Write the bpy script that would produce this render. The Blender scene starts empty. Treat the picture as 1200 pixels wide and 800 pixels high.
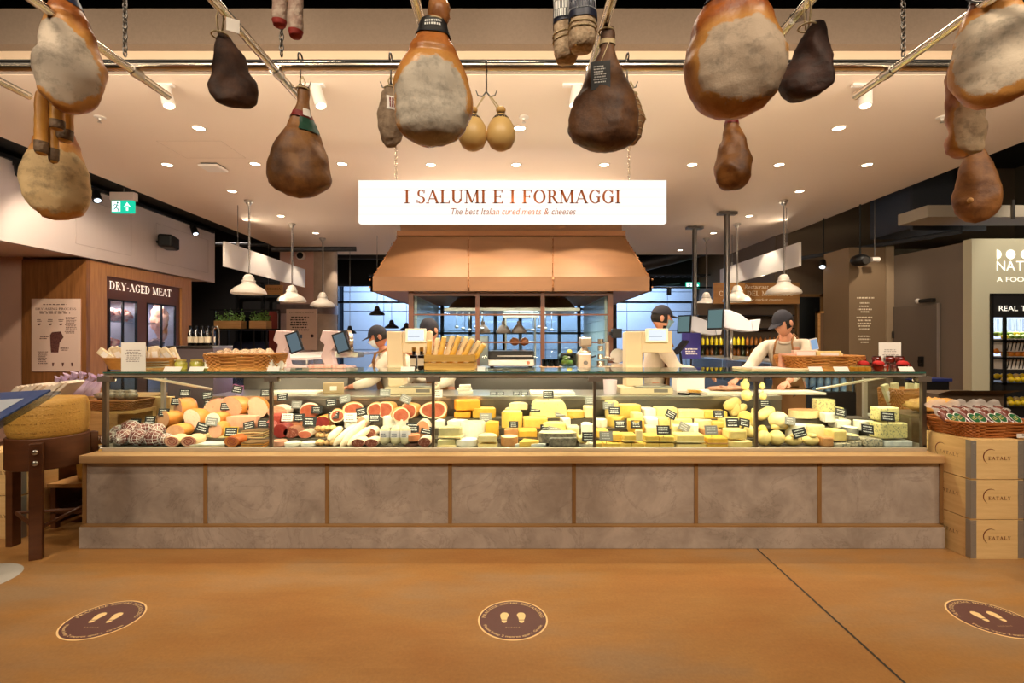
import bpy, math, random
from mathutils import Vector, Matrix, noise
random.seed(7)
F = 570.0
PI = math.pi
SC = bpy.context.scene
COL = SC.collection
rnd = random.uniform

def PX(x, y, Y):
    return Vector(((x - 600) * Y / F, Y, 1.5 - (y - 400) * Y / F))

def lin(c):
    c = c / 255.0
    return c / 12.92 if c <= 0.04045 else ((c + 0.055) / 1.055) ** 2.4

def rgb(r, g, b):
    return (lin(r), lin(g), lin(b), 1.0)

MATS = {}
def pm(name, col, rough=0.5, metal=0.0, col2=None, nscale=8.0, nstr=0.5, stretch=(1, 1, 1), bump=0.0, bscale=40.0,
       spec=0.5, emis=None, estr=0.0, alpha=1.0, coat=0.0, detail=4.0, sss=0.0, trans=0.0, edge=(0.35, 0.65)):
    if name in MATS:
        return MATS[name]
    m = bpy.data.materials.new(name)
    m.use_nodes = True
    nt = m.node_tree
    b = nt.nodes['Principled BSDF']
    c = rgb(*col)
    b.inputs['Base Color'].default_value = c
    b.inputs['Roughness'].default_value = rough
    b.inputs['Metallic'].default_value = metal
    b.inputs['Specular IOR Level'].default_value = spec
    b.inputs['Coat Weight'].default_value = coat
    b.inputs['Transmission Weight'].default_value = trans
    if sss:
        b.inputs['Subsurface Weight'].default_value = sss
        b.inputs['Subsurface Radius'].default_value = (0.01, 0.006, 0.003)
    if alpha < 1:
        b.inputs['Alpha'].default_value = alpha
    if emis:
        b.inputs['Emission Color'].default_value = rgb(*emis)
        b.inputs['Emission Strength'].default_value = estr
    if col2 is not None or bump:
        tc = nt.nodes.new('ShaderNodeTexCoord')
        mp = nt.nodes.new('ShaderNodeMapping')
        mp.inputs['Scale'].default_value = stretch
        nt.links.new(tc.outputs['Object'], mp.inputs['Vector'])
    if col2 is not None:
        n = nt.nodes.new('ShaderNodeTexNoise')
        n.inputs['Scale'].default_value = nscale
        n.inputs['Detail'].default_value = detail
        n.inputs['Roughness'].default_value = 0.6
        nt.links.new(mp.outputs['Vector'], n.inputs['Vector'])
        r = nt.nodes.new('ShaderNodeValToRGB')
        r.color_ramp.elements[0].position = edge[0]
        r.color_ramp.elements[1].position = edge[1]
        r.color_ramp.elements[0].color = c
        c2 = rgb(*col2)
        r.color_ramp.elements[1].color = tuple(c[i] * (1 - nstr) + c2[i] * nstr for i in range(3)) + (1,)
        nt.links.new(n.outputs['Fac'], r.inputs['Fac'])
        nt.links.new(r.outputs['Color'], b.inputs['Base Color'])
    if bump:
        n2 = nt.nodes.new('ShaderNodeTexNoise')
        n2.inputs['Scale'].default_value = bscale
        n2.inputs['Detail'].default_value = 3
        nt.links.new(mp.outputs['Vector'], n2.inputs['Vector'])
        bp = nt.nodes.new('ShaderNodeBump')
        bp.inputs['Strength'].default_value = bump
        bp.inputs['Distance'].default_value = 0.01
        nt.links.new(n2.outputs['Fac'], bp.inputs['Height'])
        nt.links.new(bp.outputs['Normal'], b.inputs['Normal'])
    MATS[name] = m
    return m

def wood(name, c1, c2, scale=3.0, axis='x', rough=0.45):
    st = {'x': (0.6, 9, 9), 'y': (9, 0.6, 9), 'z': (9, 9, 0.6)}[axis]
    return pm(name, c1, rough, col2=c2, nscale=scale, nstr=1.0, stretch=st, detail=6, bump=0.08, bscale=12, edge=(0.3, 0.7))

def emit(name, col, s):
    if name in MATS: return MATS[name]
    m = bpy.data.materials.new(name); m.use_nodes = True
    nt = m.node_tree; nt.nodes.clear()
    o = nt.nodes.new('ShaderNodeOutputMaterial'); e = nt.nodes.new('ShaderNodeEmission')
    e.inputs[0].default_value = rgb(*col); e.inputs[1].default_value = s
    nt.links.new(e.outputs[0], o.inputs[0]); MATS[name] = m
    return m

def glassm(name, tint=(245, 250, 248), refl=1.0, rough=0.0):
    """thin architectural pane: clear transmission plus fresnel reflection"""
    if name in MATS: return MATS[name]
    m = bpy.data.materials.new(name); m.use_nodes = True
    nt = m.node_tree; nt.nodes.clear()
    o = nt.nodes.new('ShaderNodeOutputMaterial'); t = nt.nodes.new('ShaderNodeBsdfTransparent')
    g = nt.nodes.new('ShaderNodeBsdfGlossy'); mx = nt.nodes.new('ShaderNodeMixShader')
    fr = nt.nodes.new('ShaderNodeFresnel'); fr.inputs[0].default_value = 1.45
    mu = nt.nodes.new('ShaderNodeMath'); mu.operation = 'MULTIPLY'; mu.inputs[1].default_value = refl
    t.inputs[0].default_value = rgb(*tint); g.inputs['Roughness'].default_value = rough
    ge = nt.nodes.new('ShaderNodeNewGeometry'); iv = nt.nodes.new('ShaderNodeMath'); iv.operation = 'SUBTRACT'; iv.inputs[0].default_value = refl; nt.links.new(ge.outputs['Backfacing'], iv.inputs[1]); iv.use_clamp = True; nt.links.new(iv.outputs[0], mu.inputs[1])
    nt.links.new(fr.outputs[0], mu.inputs[0]); nt.links.new(mu.outputs[0], mx.inputs[0])
    nt.links.new(t.outputs[0], mx.inputs[1]); nt.links.new(g.outputs[0], mx.inputs[2])
    nt.links.new(mx.outputs[0], o.inputs[0]); MATS[name] = m
    return m

class MB:
    def __init__(s):
        s.v = []; s.f = []; s.m = []
    def add(s, vs, fs, mi=0):
        o = len(s.v)
        s.v += [Vector(v) for v in vs]
        s.f += [tuple(i + o for i in f) for f in fs]
        s.m += [mi] * len(fs)
        return s
    def box(s, x0, x1, y0, y1, z0, z1, mi=0):
        return s.add([(x0, y0, z0), (x1, y0, z0), (x1, y1, z0), (x0, y1, z0), (x0, y0, z1), (x1, y0, z1), (x1, y1, z1), (x0, y1, z1)],
                     [(0, 3, 2, 1), (4, 5, 6, 7), (0, 1, 5, 4), (1, 2, 6, 5), (2, 3, 7, 6), (3, 0, 4, 7)], mi)
    def cyl(s, p0, p1, r0, r1=None, n=16, caps=True, mi=0):
        if r1 is None: r1 = r0
        p0 = Vector(p0); p1 = Vector(p1); d = (p1 - p0).normalized()
        a = d.orthogonal().normalized(); b = d.cross(a)
        vs = []
        for p, r in ((p0, r0), (p1, r1)):
            for i in range(n):
                t = 2 * PI * i / n
                vs.append(p + a * math.cos(t) * r + b * math.sin(t) * r)
        fs = [(i, (i + 1) % n, n + (i + 1) % n, n + i) for i in range(n)]
        if caps: fs += [tuple(range(n - 1, -1, -1)), tuple(range(n, 2 * n))]
        return s.add(vs, fs, mi)
    def tube(s, pts, r, n=8, closed=False, mi=0):
        pts = [Vector(p) for p in pts]; k = len(pts)
        rs = r if isinstance(r, (list, tuple)) else [r] * k
        vs = []; a = None
        for i, p in enumerate(pts):
            if closed: d = pts[(i + 1) % k] - pts[i - 1]
            else: d = pts[min(i + 1, k - 1)] - pts[max(i - 1, 0)]
            d = d.normalized() if d.length > 1e-9 else Vector((0, 0, 1))
            if a is None: a = d.orthogonal().normalized()
            else:
                a = a - d * a.dot(d)
                a = a.normalized() if a.length > 1e-6 else d.orthogonal().normalized()
            b = d.cross(a)
            for j in range(n):
                t = 2 * PI * j / n
                vs.append(p + (a * math.cos(t) + b * math.sin(t)) * rs[i])
        fs = []
        for i in range(k if closed else k - 1):
            for j in range(n):
                i2 = (i + 1) % k
                fs.append((i * n + j, i * n + (j + 1) % n, i2 * n + (j + 1) % n, i2 * n + j))
        if not closed: fs += [tuple(range(n - 1, -1, -1)), tuple(range((k - 1) * n, k * n))]
        return s.add(vs, fs, mi)
    def lathe(s, prof, n=24, c=(0, 0, 0), sx=1, sy=1, mi=0, caps=True):
        vs = []; fs = []; k = len(prof)
        for r, z in prof:
            for j in range(n):
                t = 2 * PI * j / n
                vs.append((c[0] + r * math.cos(t) * sx, c[1] + r * math.sin(t) * sy, c[2] + z))
        for i in range(k - 1):
            for j in range(n):
                fs.append((i * n + j, i * n + (j + 1) % n, (i + 1) * n + (j + 1) % n, (i + 1) * n + j))
        if caps and prof[0][0] > 1e-5: fs.append(tuple(range(n - 1, -1, -1)))
        if caps and prof[-1][0] > 1e-5: fs.append(tuple(range((k - 1) * n, k * n)))
        return s.add(vs, fs, mi)
    def sphere(s, c, r, nu=16, nv=10, mi=0, bumpy=0.0, bs=8.0):
        if not isinstance(r, (tuple, list)): r = (r, r, r)
        vs = []; fs = []
        for i in range(nv + 1):
            ph = PI * i / nv
            for j in range(nu):
                t = 2 * PI * j / nu
                d = Vector((math.sin(ph) * math.cos(t), math.sin(ph) * math.sin(t), -math.cos(ph)))
                k = 1 + (bumpy * noise.noise(d * bs * 0.4 + Vector(c) * 31) if bumpy else 0)
                vs.append((c[0] + d.x * r[0] * k, c[1] + d.y * r[1] * k, c[2] + d.z * r[2] * k))
        for i in range(nv):
            for j in range(nu):
                fs.append((i * nu + j, i * nu + (j + 1) % nu, (i + 1) * nu + (j + 1) % nu, (i + 1) * nu + j))
        return s.add(vs, fs, mi)
    def grid(s, fn, nu, nv, cu=False, mi=0):
        vs = [fn(i / nu, j / nv) for j in range(nv + 1) for i in range(nu if cu else nu + 1)]
        w = nu if cu else nu + 1
        fs = []
        for j in range(nv):
            for i in range(nu):
                i2 = (i + 1) % w if cu else i + 1
                fs.append((j * w + i, j * w + i2, (j + 1) * w + i2, (j + 1) * w + i))
        return s.add(vs, fs, mi)
    def prism(s, poly, y0, y1, mi=0):
        """polygon in XZ extruded along Y"""
        n = len(poly)
        vs = [(x, y0, z) for x, z in poly] + [(x, y1, z) for x, z in poly]
        fs = [tuple(range(n)), tuple(range(2 * n - 1, n - 1, -1))] + [(i, i + n, (i + 1) % n + n, (i + 1) % n) for i in range(n)]
        return s.add(vs, fs, mi)
    def slab(s, poly, z0, z1, mi=0):
        """polygon in XY extruded along Z"""
        n = len(poly)
        vs = [(x, y, z0) for x, y in poly] + [(x, y, z1) for x, y in poly]
        fs = [tuple(range(n - 1, -1, -1)), tuple(range(n, 2 * n))] + [(i, (i + 1) % n, (i + 1) % n + n, i + n) for i in range(n)]
        return s.add(vs, fs, mi)
    def quad(s, a, b, c, d, mi=0):
        return s.add([a, b, c, d], [(0, 1, 2, 3)], mi)
    def xf(s, M, start=0):
        for i in range(start, len(s.v)): s.v[i] = M @ s.v[i]
        return s
    def jit(s, amt, sc=10.0, seed=0.0):
        o = Vector((seed, seed * 2, seed * 3))
        for i, v in enumerate(s.v):
            s.v[i] = v + noise.noise_vector(v * sc + o) * amt
        return s
    def build(s, name, mat, parent=None, smooth=None, bevel=0.0, seg=2, kind=None, local=False):
        me = bpy.data.meshes.new(name)
        vs = s.v
        if parent is None:
            if vs:
                lo = [min(v[i] for v in vs) for i in range(3)]; hi = [max(v[i] for v in vs) for i in range(3)]
                o = Vector(((lo[0] + hi[0]) / 2, (lo[1] + hi[1]) / 2, lo[2]))
            else: o = Vector((0, 0, 0))
            if local: o = Vector((0, 0, 0))
            vs = [v - o for v in vs]
        elif not local:
            inv = WM(parent).inverted()
            vs = [inv @ v for v in vs]
        me.from_pydata([tuple(v) for v in vs], [], s.f)
        for mm in (mat if isinstance(mat, (list, tuple)) else [mat]): me.materials.append(mm)
        for p, k in zip(me.polygons, s.m): p.material_index = k
        if smooth:
            for p in me.polygons: p.use_smooth = True
            if smooth != True:
                try: me.set_sharp_from_angle(angle=math.radians(smooth))
                except Exception: pass
        me.update()
        ob = bpy.data.objects.new(name, me); COL.objects.link(ob)
        if parent is None: ob.location = o
        else: ob.parent = parent
        if bevel:
            bm = ob.modifiers.new('bevel', 'BEVEL'); bm.width = bevel; bm.segments = seg; bm.limit_method = 'ANGLE'
        if kind: ob['kind'] = kind
        return ob

def WM(o):
    M = Matrix.LocRotScale(o.location, o.rotation_euler, o.scale)
    return WM(o.parent) @ M if o.parent else M

def tag(o, label, cat, group=None, kind=None):
    o['label'] = label; o['category'] = cat
    if group: o['group'] = group
    if kind: o['kind'] = kind
    return o

def thing(name, label, cat, loc=(0, 0, 0), rz=0.0, group=None):
    o = bpy.data.objects.new(name, None); COL.objects.link(o)
    o.empty_display_size = 0.05
    o.location = loc; o.rotation_euler = (0, 0, rz)
    return tag(o, label, cat, group)

def dup(root, loc=None, rz=None, label=None, group=None, scale=None, rot=None):
    r = root.copy(); COL.objects.link(r)
    if loc is not None: r.location = loc
    if rz is not None: r.rotation_euler = (0, 0, rz)
    if rot is not None: r.rotation_euler = rot
    if scale is not None: r.scale = scale
    if label: r['label'] = label
    if group: r['group'] = group
    for ch in list(root.children):
        c = ch.copy(); COL.objects.link(c); c.parent = r
        for g in list(ch.children):
            d = g.copy(); COL.objects.link(d); d.parent = c
    return r

def struct(name, mb, m, parent=None, **k):
    o = mb.build(name, m, parent, **k)
    if parent is None: o['kind'] = 'structure'
    return o

_G = {}
def glyph(ch):
    if ch in _G: return _G[ch]
    if ch == ' ':
        _G[ch] = ([], [], 0.3); return _G[ch]
    cu = bpy.data.curves.new('g', 'FONT'); cu.body = ch; cu.size = 1.0; cu.resolution_u = 3
    ob = bpy.data.objects.new('g', cu)
    me = bpy.data.meshes.new_from_object(ob)
    vs = [(v.co.x, v.co.y) for v in me.vertices]; fs = [tuple(p.vertices) for p in me.polygons]
    bpy.data.objects.remove(ob); bpy.data.curves.remove(cu); bpy.data.meshes.remove(me)
    mx = max([v[0] for v in vs] or [0]); mn = min([v[0] for v in vs] or [0])
    vs = [(x - mn, y) for x, y in vs]
    _G[ch] = (vs, fs, mx - mn + 0.075)
    return _G[ch]

def _serif(ch):
    """cap-height 1 roman capitals from strokes and hairlines"""
    V = []; Fc = []
    TH, TN = 0.155, 0.07
    def q(a, b, c, d):
        o = len(V); V.extend([a, b, c, d]); Fc.append((o, o + 1, o + 2, o + 3))
    def st(x0, y0, x1, y1, w):
        q((x0 - w / 2, y0), (x0 + w / 2, y0), (x1 + w / 2, y1), (x1 - w / 2, y1))
    def hb(x0, x1, y, w=TN):
        q((x0, y - w / 2), (x1, y - w / 2), (x1, y + w / 2), (x0, y + w / 2))
    def sf(x, y, L=0.17):
        hb(x - L, x + L, y + (TN / 2 if y < 0.5 else -TN / 2))
    def arc(cx, cy, rx, ry, a0, a1, n=16, wt=TH, wn=TN):
        for i in range(n):
            t0 = math.radians(a0 + (a1 - a0) * i / n); t1 = math.radians(a0 + (a1 - a0) * (i + 1) / n)
            P = []
            for t in (t0, t1):
                w = wn + (wt - wn) * abs(math.cos(t)) ** 1.3
                P.append(((cx + (rx - w / 2 + 0.0) * math.cos(t) + 0, cy + (ry - w / 2) * math.sin(t)), w, t))
            def off(p, w, t, s): return (p[0] + s * w / 2 * math.cos(t), p[1] + s * w / 2 * math.sin(t))
            q(off(*P[0], -1), off(*P[0], 1), off(*P[1], 1), off(*P[1], -1))
    if ch == 'I': st(.17, 0, .17, 1, TH); sf(.17, 0); sf(.17, 1); w = .34
    elif ch == 'L': st(.17, 0, .17, 1, TH); sf(.17, 0); sf(.17, 1); hb(.1, .62, TN / 2); st(.60, 0, .63, .24, TN); w = .66
    elif ch in 'EF':
        st(.17, 0, .17, 1, TH); sf(.17, 0); sf(.17, 1); hb(.1, .62, 1 - TN / 2); st(.6, .8, .62, 1, TN); hb(.2, .5, .52); st(.5, .42, .5, .62, TN)
        if ch == 'E': hb(.1, .64, TN / 2); st(.62, 0, .66, .22, TN)
        w = .68
    elif ch == 'A': st(.06, 0, .40, 1, TN); st(.72, 0, .38, 1, TH); hb(.18, .6, .34); sf(.06, 0, .11); sf(.72, 0, .13); w = .82
    elif ch == 'M': st(.14, 0, .16, 1, TN); st(.16, 1, .50, .05, TH); st(.84, 1, .50, .05, TN); st(.86, 0, .84, 1, TH); sf(.14, 0, .13); sf(.86, 0, .16); sf(.10, 1, .1); sf(.9, 1, .1); w = 1.02
    elif ch == 'N': st(.14, 0, .14, 1, TN); st(.14, 1, .76, 0, TH); st(.76, 0, .76, 1, TN); sf(.14, 0, .13); sf(.76, 1, .13); sf(.08, 1, .08); w = .9
    elif ch == 'U': st(.17, .32, .17, 1, TH); st(.68, .32, .68, 1, TN); sf(.17, 1, .15); sf(.68, 1, .13); arc(.415, .34, .31, .34, 180, 360); w = .84
    elif ch == 'O': arc(.42, .5, .40, .51, 0, 360, 28); w = .86
    elif ch in 'CG':
        arc(.42, .5, .40, .51, 48, 312, 22); st(.68, .70, .70, .95, TN)
        if ch == 'G': st(.66, .08, .66, .44, TH); sf(.64, .44, .14)
        else: st(.68, .06, .70, .28, TN)
        w = .82
    elif ch == 'S':
        arc(.30, .74, .24, .27, 40, 270, 14, TH * .9); arc(.30, .26, .27, .27, -140, 90, 14, TH * .9); st(.5, .74, .52, .96, TN); st(.06, .04, .05, .27, TN); w = .62
    elif ch == 'D': st(.17, 0, .17, 1, TH); sf(.12, 0, .12); sf(.12, 1, .12); hb(.15, .36, 1 - TN / 2); hb(.15, .36, TN / 2); arc(.34, .5, .44, .5, -90, 90, 16); w = .84
    elif ch in 'RP':
        st(.17, 0, .17, 1, TH); sf(.17, 0, .15); sf(.12, 1, .12); hb(.15, .36, 1 - TN / 2); hb(.15, .36, .5); arc(.34, .74, .24, .26, -90, 90, 12)
        if ch == 'R': st(.66, 0, .38, .5, TH); sf(.70, 0, .09)
        w = .74
    elif ch == 'T': st(.36, 0, .36, 1, TH); sf(.36, 0); hb(.02, .70, 1 - TN / 2); st(.03, .78, .03, 1, TN); st(.69, .78, .69, 1, TN); w = .72
    elif ch == 'Y': st(.40, 0, .40, .45, TH); st(.40, .42, .10, 1, TH); st(.40, .42, .70, 1, TN); sf(.40, 0); sf(.1, 1, .11); sf(.70, 1, .11); w = .78
    elif ch == '-': hb(.05, .35, .42, .07); w = .4
    elif ch == ' ': w = .34
    else: return None
    return V, Fc, w + .06

def text(mb, s, o, h, ux=(1, 0, 0), uy=(0, 0, 1), font='sans', align='c', sp=0.0, shear=0.0, width=None, mi=0):
    """h = cap height"""
    ux = Vector(ux).normalized(); uy = Vector(uy).normalized(); o = Vector(o)
    out = []; x = 0.0
    for ch in s:
        g = _serif(ch) if font == 'serif' else None
        if g is None:
            v, f, w = glyph(ch); k = 1 / 0.70
            g = ([(a * k, b * k) for a, b in v], f, w * k)
        out.append((g, x)); x += g[2] + sp
    x -= sp
    kx = h if width is None else width / max(x, 1e-6)
    sx = {'c': -x / 2, 'l': 0, 'r': -x}[align]
    for (v, f, w), xo in out:
        mb.add([o + ux * ((a + xo + sx) * kx + b * h * shear) + uy * (b * h) for a, b in v], f, mi)
    return mb

def text_arc(mb, s, c, R, h, a0, a1, z, inside=False, font='sans'):
    """letters set round a circle lying on the floor; a0..a1 degrees from +X"""
    gs = []
    for ch in s:
        g = _serif(ch) if font == 'serif' else None
        if g is None:
            v, f, w = glyph(ch); g = ([(a / .7, b / .7) for a, b in v], f, w / .7)
        gs.append(g)
    tot = sum(g[2] for g in gs); x = 0
    for v, f, w in gs:
        t = math.radians(a0 + (a1 - a0) * (x + w / 2) / tot)
        sgn = 1 if a1 < a0 else -1
        rad = Vector((math.cos(t), math.sin(t), 0)) * sgn
        tan = Vector((rad.y, -rad.x, 0))
        k = abs(math.radians(a1 - a0)) * R / tot
        base = Vector((c[0] + math.cos(t) * R, c[1] + math.sin(t) * R, z))
        mb.add([base + tan * ((a - w / 2) * k) + rad * (b * h) for a, b in v], f)
        x += w
    return mb

def scrawl(mb, o, ux, uy, w, h, rows=3, mi=0, thick=0.5, seed=None):
    """illegible lines of handwriting or fine print as short dashes"""
    R = random.Random(seed if seed is not None else int((o[0] * 991 + o[2] * 733 + w * 5000)))
    ux = Vector(ux).normalized(); uy = Vector(uy).normalized(); o = Vector(o)
    for r in range(rows):
        y = h * (1 - (r + 0.5) / rows); t = h / rows * thick * 0.5
        x = w * R.uniform(0, .12)
        end = w * R.uniform(.75, 1)
        while x < end:
            l = w * R.uniform(.05, .16); l = min(l, end - x)
            dy = R.uniform(-.2, .2) * t
            a = o + ux * x + uy * (y - t + dy); b = o + ux * (x + l) + uy * (y - t - dy)
            mb.quad(a, b, b + uy * 2 * t, a + uy * 2 * t, mi)
            x += l + w * R.uniform(.02, .05)
    return mb
cam = bpy.data.cameras.new('camera'); cam.sensor_width = 36; cam.lens = 36 * F / 1200; cam.clip_start = 0.05; cam.clip_end = 100
co = bpy.data.objects.new('camera', cam); COL.objects.link(co)
co.location = (0, 0, 1.5); co.rotation_euler = (PI / 2, 0, 0); SC.camera = co
w = bpy.data.worlds.new('world'); SC.world = w; w.use_nodes = True
w.node_tree.nodes['Background'].inputs[0].default_value = (0.5, 0.6, 0.8, 1)
w.node_tree.nodes['Background'].inputs[1].default_value = 0.05

def set_view():
    v = SC.view_settings
    v.view_transform = 'Standard'; v.look = 'None'; v.exposure = EXPOSURE; v.gamma = 1.0
    v.use_curve_mapping = False

EXPOSURE = 0.27
WARM = (1.0, 0.83, 0.63); NEUT = (1.0, 0.87, 0.70); COOL = (0.72, 0.86, 1.0)
def lamp(kind, loc, energy, color=WARM, target=None, size=0.1, size_y=None, angle=60, blend=0.6, name='light'):
    l = bpy.data.lights.new(name, kind); l.energy = energy; l.color = color
    if kind == 'AREA':
        l.size = size
        if size_y: l.shape = 'RECTANGLE'; l.size_y = size_y
    elif kind == 'SPOT':
        l.shadow_soft_size = size; l.spot_size = math.radians(angle); l.spot_blend = blend
    else: l.shadow_soft_size = size
    o = bpy.data.objects.new(name, l); COL.objects.link(o); o.location = loc
    if target is not None:
        o.rotation_euler = (Vector(target) - Vector(loc)).to_track_quat('-Z', 'Y').to_euler()
    return o

M_ceil = pm('ceiling_paint', (226, 208, 190), 0.8)
M_white = pm('white_paint', (225, 218, 210), 0.6)
M_dark = pm('black_void_paint', (22, 21, 21), 0.8)
M_black = pm('black_metal', (20, 19, 19), 0.45, 0.3)
M_steel = pm('brushed_steel', (196, 190, 182), 0.28, 1.0)
M_steeld = pm('dark_steel', (120, 115, 110), 0.35, 1.0)
M_chrome = pm('rail_steel', (225, 215, 200), 0.22, 1.0)
M_oak = wood('oak', (176, 122, 66), (142, 92, 46), 4, 'x')
M_oakz = wood('oak_upright', (146, 96, 52), (112, 70, 34), 4, 'z')
M_oakl = wood('oak_light', (205, 160, 100), (180, 132, 78), 4, 'x')
M_glass = glassm('clear_glass')
M_paper = pm('white_card', (236, 228, 218), 0.7)
M_ink = pm('dark_ink', (70, 55, 50), 0.8)
M_tagb = pm('chalk_black', (26, 26, 27), 0.6)
M_chalk = pm('chalk_white', (235, 235, 230), 0.7)
M_rope = pm('twine', (200, 180, 140), 0.9)
M_cap = pm('navy_cloth', (38, 36, 44), 0.9)

def floor_mat():
    m = bpy.data.materials.new('polished_concrete'); m.use_nodes = True
    nt = m.node_tree; b = nt.nodes['Principled BSDF']
    tc = nt.nodes.new('ShaderNodeTexCoord')
    def ns(sc, det, stretch=(1, 1, 1), rough=.6):
        mp = nt.nodes.new('ShaderNodeMapping'); mp.inputs['Scale'].default_value = stretch
        n = nt.nodes.new('ShaderNodeTexNoise'); n.inputs['Scale'].default_value = sc; n.inputs['Detail'].default_value = det
        n.inputs['Roughness'].default_value = rough
        nt.links.new(tc.outputs['Object'], mp.inputs[0]); nt.links.new(mp.outputs[0], n.inputs['Vector']); return n
    n1 = ns(0.9, 5, (0.6, 1.4, 1)); n2 = ns(60, 3); n3 = ns(4.0, 6, (0.5, 1.6, 1), .7)
    r = nt.nodes.new('ShaderNodeValToRGB'); e = r.color_ramp.elements
    e[0].position = .36; e[0].color = rgb(182, 124, 64); e[1].position = .66; e[1].color = rgb(176, 142, 104)
    k = e.new(.5); k.color = rgb(188, 136, 76)
    nt.links.new(n1.outputs[0], r.inputs[0])
    mx = nt.nodes.new('ShaderNodeMix'); mx.data_type = 'RGBA'; mx.blend_type = 'MULTIPLY'; mx.inputs[0].default_value = .55
    r3 = nt.nodes.new('ShaderNodeValToRGB'); r3.color_ramp.elements[0].position = .3; r3.color_ramp.elements[0].color = (.72, .66, .6, 1)
    r3.color_ramp.elements[1].position = .7; r3.color_ramp.elements[1].color = (1, 1, 1, 1)
    nt.links.new(n3.outputs[0], r3.inputs[0])
    nt.links.new(r.outputs[0], mx.inputs[6]); nt.links.new(r3.outputs[0], mx.inputs[7])
    mx2 = nt.nodes.new('ShaderNodeMix'); mx2.data_type = 'RGBA'; mx2.blend_type = 'MULTIPLY'; mx2.inputs[0].default_value = .35
    nt.links.new(mx.outputs[2], mx2.inputs[6]); nt.links.new(n2.outputs[0], mx2.inputs[7])
    nt.links.new(mx2.outputs[2], b.inputs['Base Color'])
    b.inputs['Roughness'].default_value = .42; b.inputs['Specular IOR Level'].default_value = .35
    bp = nt.nodes.new('ShaderNodeBump'); bp.inputs['Strength'].default_value = .03
    nt.links.new(n2.outputs[0], bp.inputs['Height']); nt.links.new(bp.outputs[0], b.inputs['Normal'])
    return m
struct('floor', MB().box(-9.5, 9.5, -4, 17, -0.1, 0), floor_mat(), local=1)
ja = Vector((1.77, 3.52, 0)); jb = Vector((1.70, 1.0, 0))
j0 = PX(887, 643, 3.52); j1 = PX(1060, 800, 570 * 1.5 / 400)
d = (j1 - j0).normalized(); n_ = Vector((d.y, -d.x, 0)) * 0.006
A = Vector((j0.x, j0.y, 0)) + d * -.02; B = Vector((j1.x, j1.y, 0)) + d * 2.5
mb = MB().add([A - n_, A + n_, B + n_, B - n_], [(0, 1, 2, 3)]); [setattr(v, 'z', 0.0015) for v in mb.v]
struct('trim_1', mb, pm('joint_filler', (52, 46, 40), .7))

CX0, CX1, CY0, CY1, CZ = -5.0, 5.12, 3.65, 11.2, 3.5
struct('ceiling', MB().box(CX0, CX1, CY0, CY1, CZ, CZ + .1), M_ceil)
mb = MB().box(CX0, CX1, CY0 - .02, CY0 + .03, CZ + .005, CZ + .05)
struct('trim_2', mb, pm('raft_edge', (150, 134, 122), .7))
mb = MB().box(-9.3, 9.3, CY0 - .06, CY0 + .06, CZ + .052, CZ + .20)
struct('trim_3', mb, pm('cove_paint', (206, 182, 154), .7))
mb = MB().box(-9.3, 9.3, CY0 - .15, CY0 - .065, CZ + .14, CZ + .395)
struct('trim_4', mb, pm('bulkhead_paint', (124, 106, 90), .8, col2=(112, 96, 80), nscale=60))
struct('ceiling_void', MB().box(-9.5, 9.5, -4, 17, 4.7, 4.8), M_dark)
struct('wall_left', MB().box(-9.5, -9.3, -4, 17, 0, 4.7), pm('side_wall', (150, 120, 100), .8))
struct('wall_right', MB().box(9.3, 9.5, -4, 17, 0, 4.7), pm('side_wall_right', (95, 84, 70), .8))
struct('wall_front', MB().box(-9.5, 9.5, -4.2, -4, 0, 4.7), pm('wall_behind', (150, 130, 112), .8))
struct('wall_side', MB().box(-9.3, -6.46, 6.42, 6.6, 0, 2.62), pm('pink_plaster', (204, 168, 148), .8, col2=(196, 158, 138), nscale=3))
struct('wall_soffit', MB().box(-9.3, -5.64, 4.6, 9.1, 2.62, 2.66), pm('soffit_paint', (216, 188, 168), .8))
mb = MB().box(-5.64, -5.56, 3.7, 9.1, 2.60, 3.56)
struct('wall_bulkhead', mb, pm('bulkhead_white', (196, 182, 176), .75))
for k, (y0, y1) in enumerate(((6.2, 7.1), (7.6, 8.9))):   # flush access hatches
    mb = MB()
    for a in (y0, y1): mb.box(-5.5595, -5.556, a - .004, a + .004, 2.75, 3.35)
    for z in (2.75, 3.35): mb.box(-5.5595, -5.556, y0, y1, z - .004, z + .004)
    struct('trim_%d' % (5 + k), mb, pm('seam_grey', (182, 168, 162), .8))
mb = MB().box(-5.56, -5.02, 3.7, 11.2, 3.62, 3.70)
struct('ceiling_gap', mb, M_dark)

def downlight_template():
    t = thing('ceiling_downlight', '', 'ceiling light', (0, 0, 0))
    MB().lathe([(.052, -.004), (.066, -.006), (.068, 0), (.052, 0)], 24, caps=False).build('trim_ring', pm('downlight_trim', (205, 190, 172), .5), t, smooth=40, local=1)
    MB().lathe([(.0, -.002), (.051, -.002)], 24).build('lens', emit('lamp_glow', (255, 232, 200), 9.0), t, local=1)
    return t
DL = [(233, 150), (609, 150), (983, 150),
      (196, 193), (299, 192), (401, 192), (505, 193), (605, 193), (708, 193), (811, 193), (913, 193), (1016, 193),
      (272, 224), (937, 224), (329, 253), (878, 253), (370, 273), (836, 273), (407, 293), (797, 293)]
dlt = downlight_template(); first = True
names_row = {150: 'front row', 193: 'second row', 192: 'second row', 224: 'third row', 253: 'fourth row', 273: 'fifth row', 293: 'rear row'}
cnt = {}
ORD = ['leftmost', 'second from left', 'third from left', 'fourth from left', 'fifth from left', 'sixth from left', 'seventh from left', 'eighth from left', 'rightmost']
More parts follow.
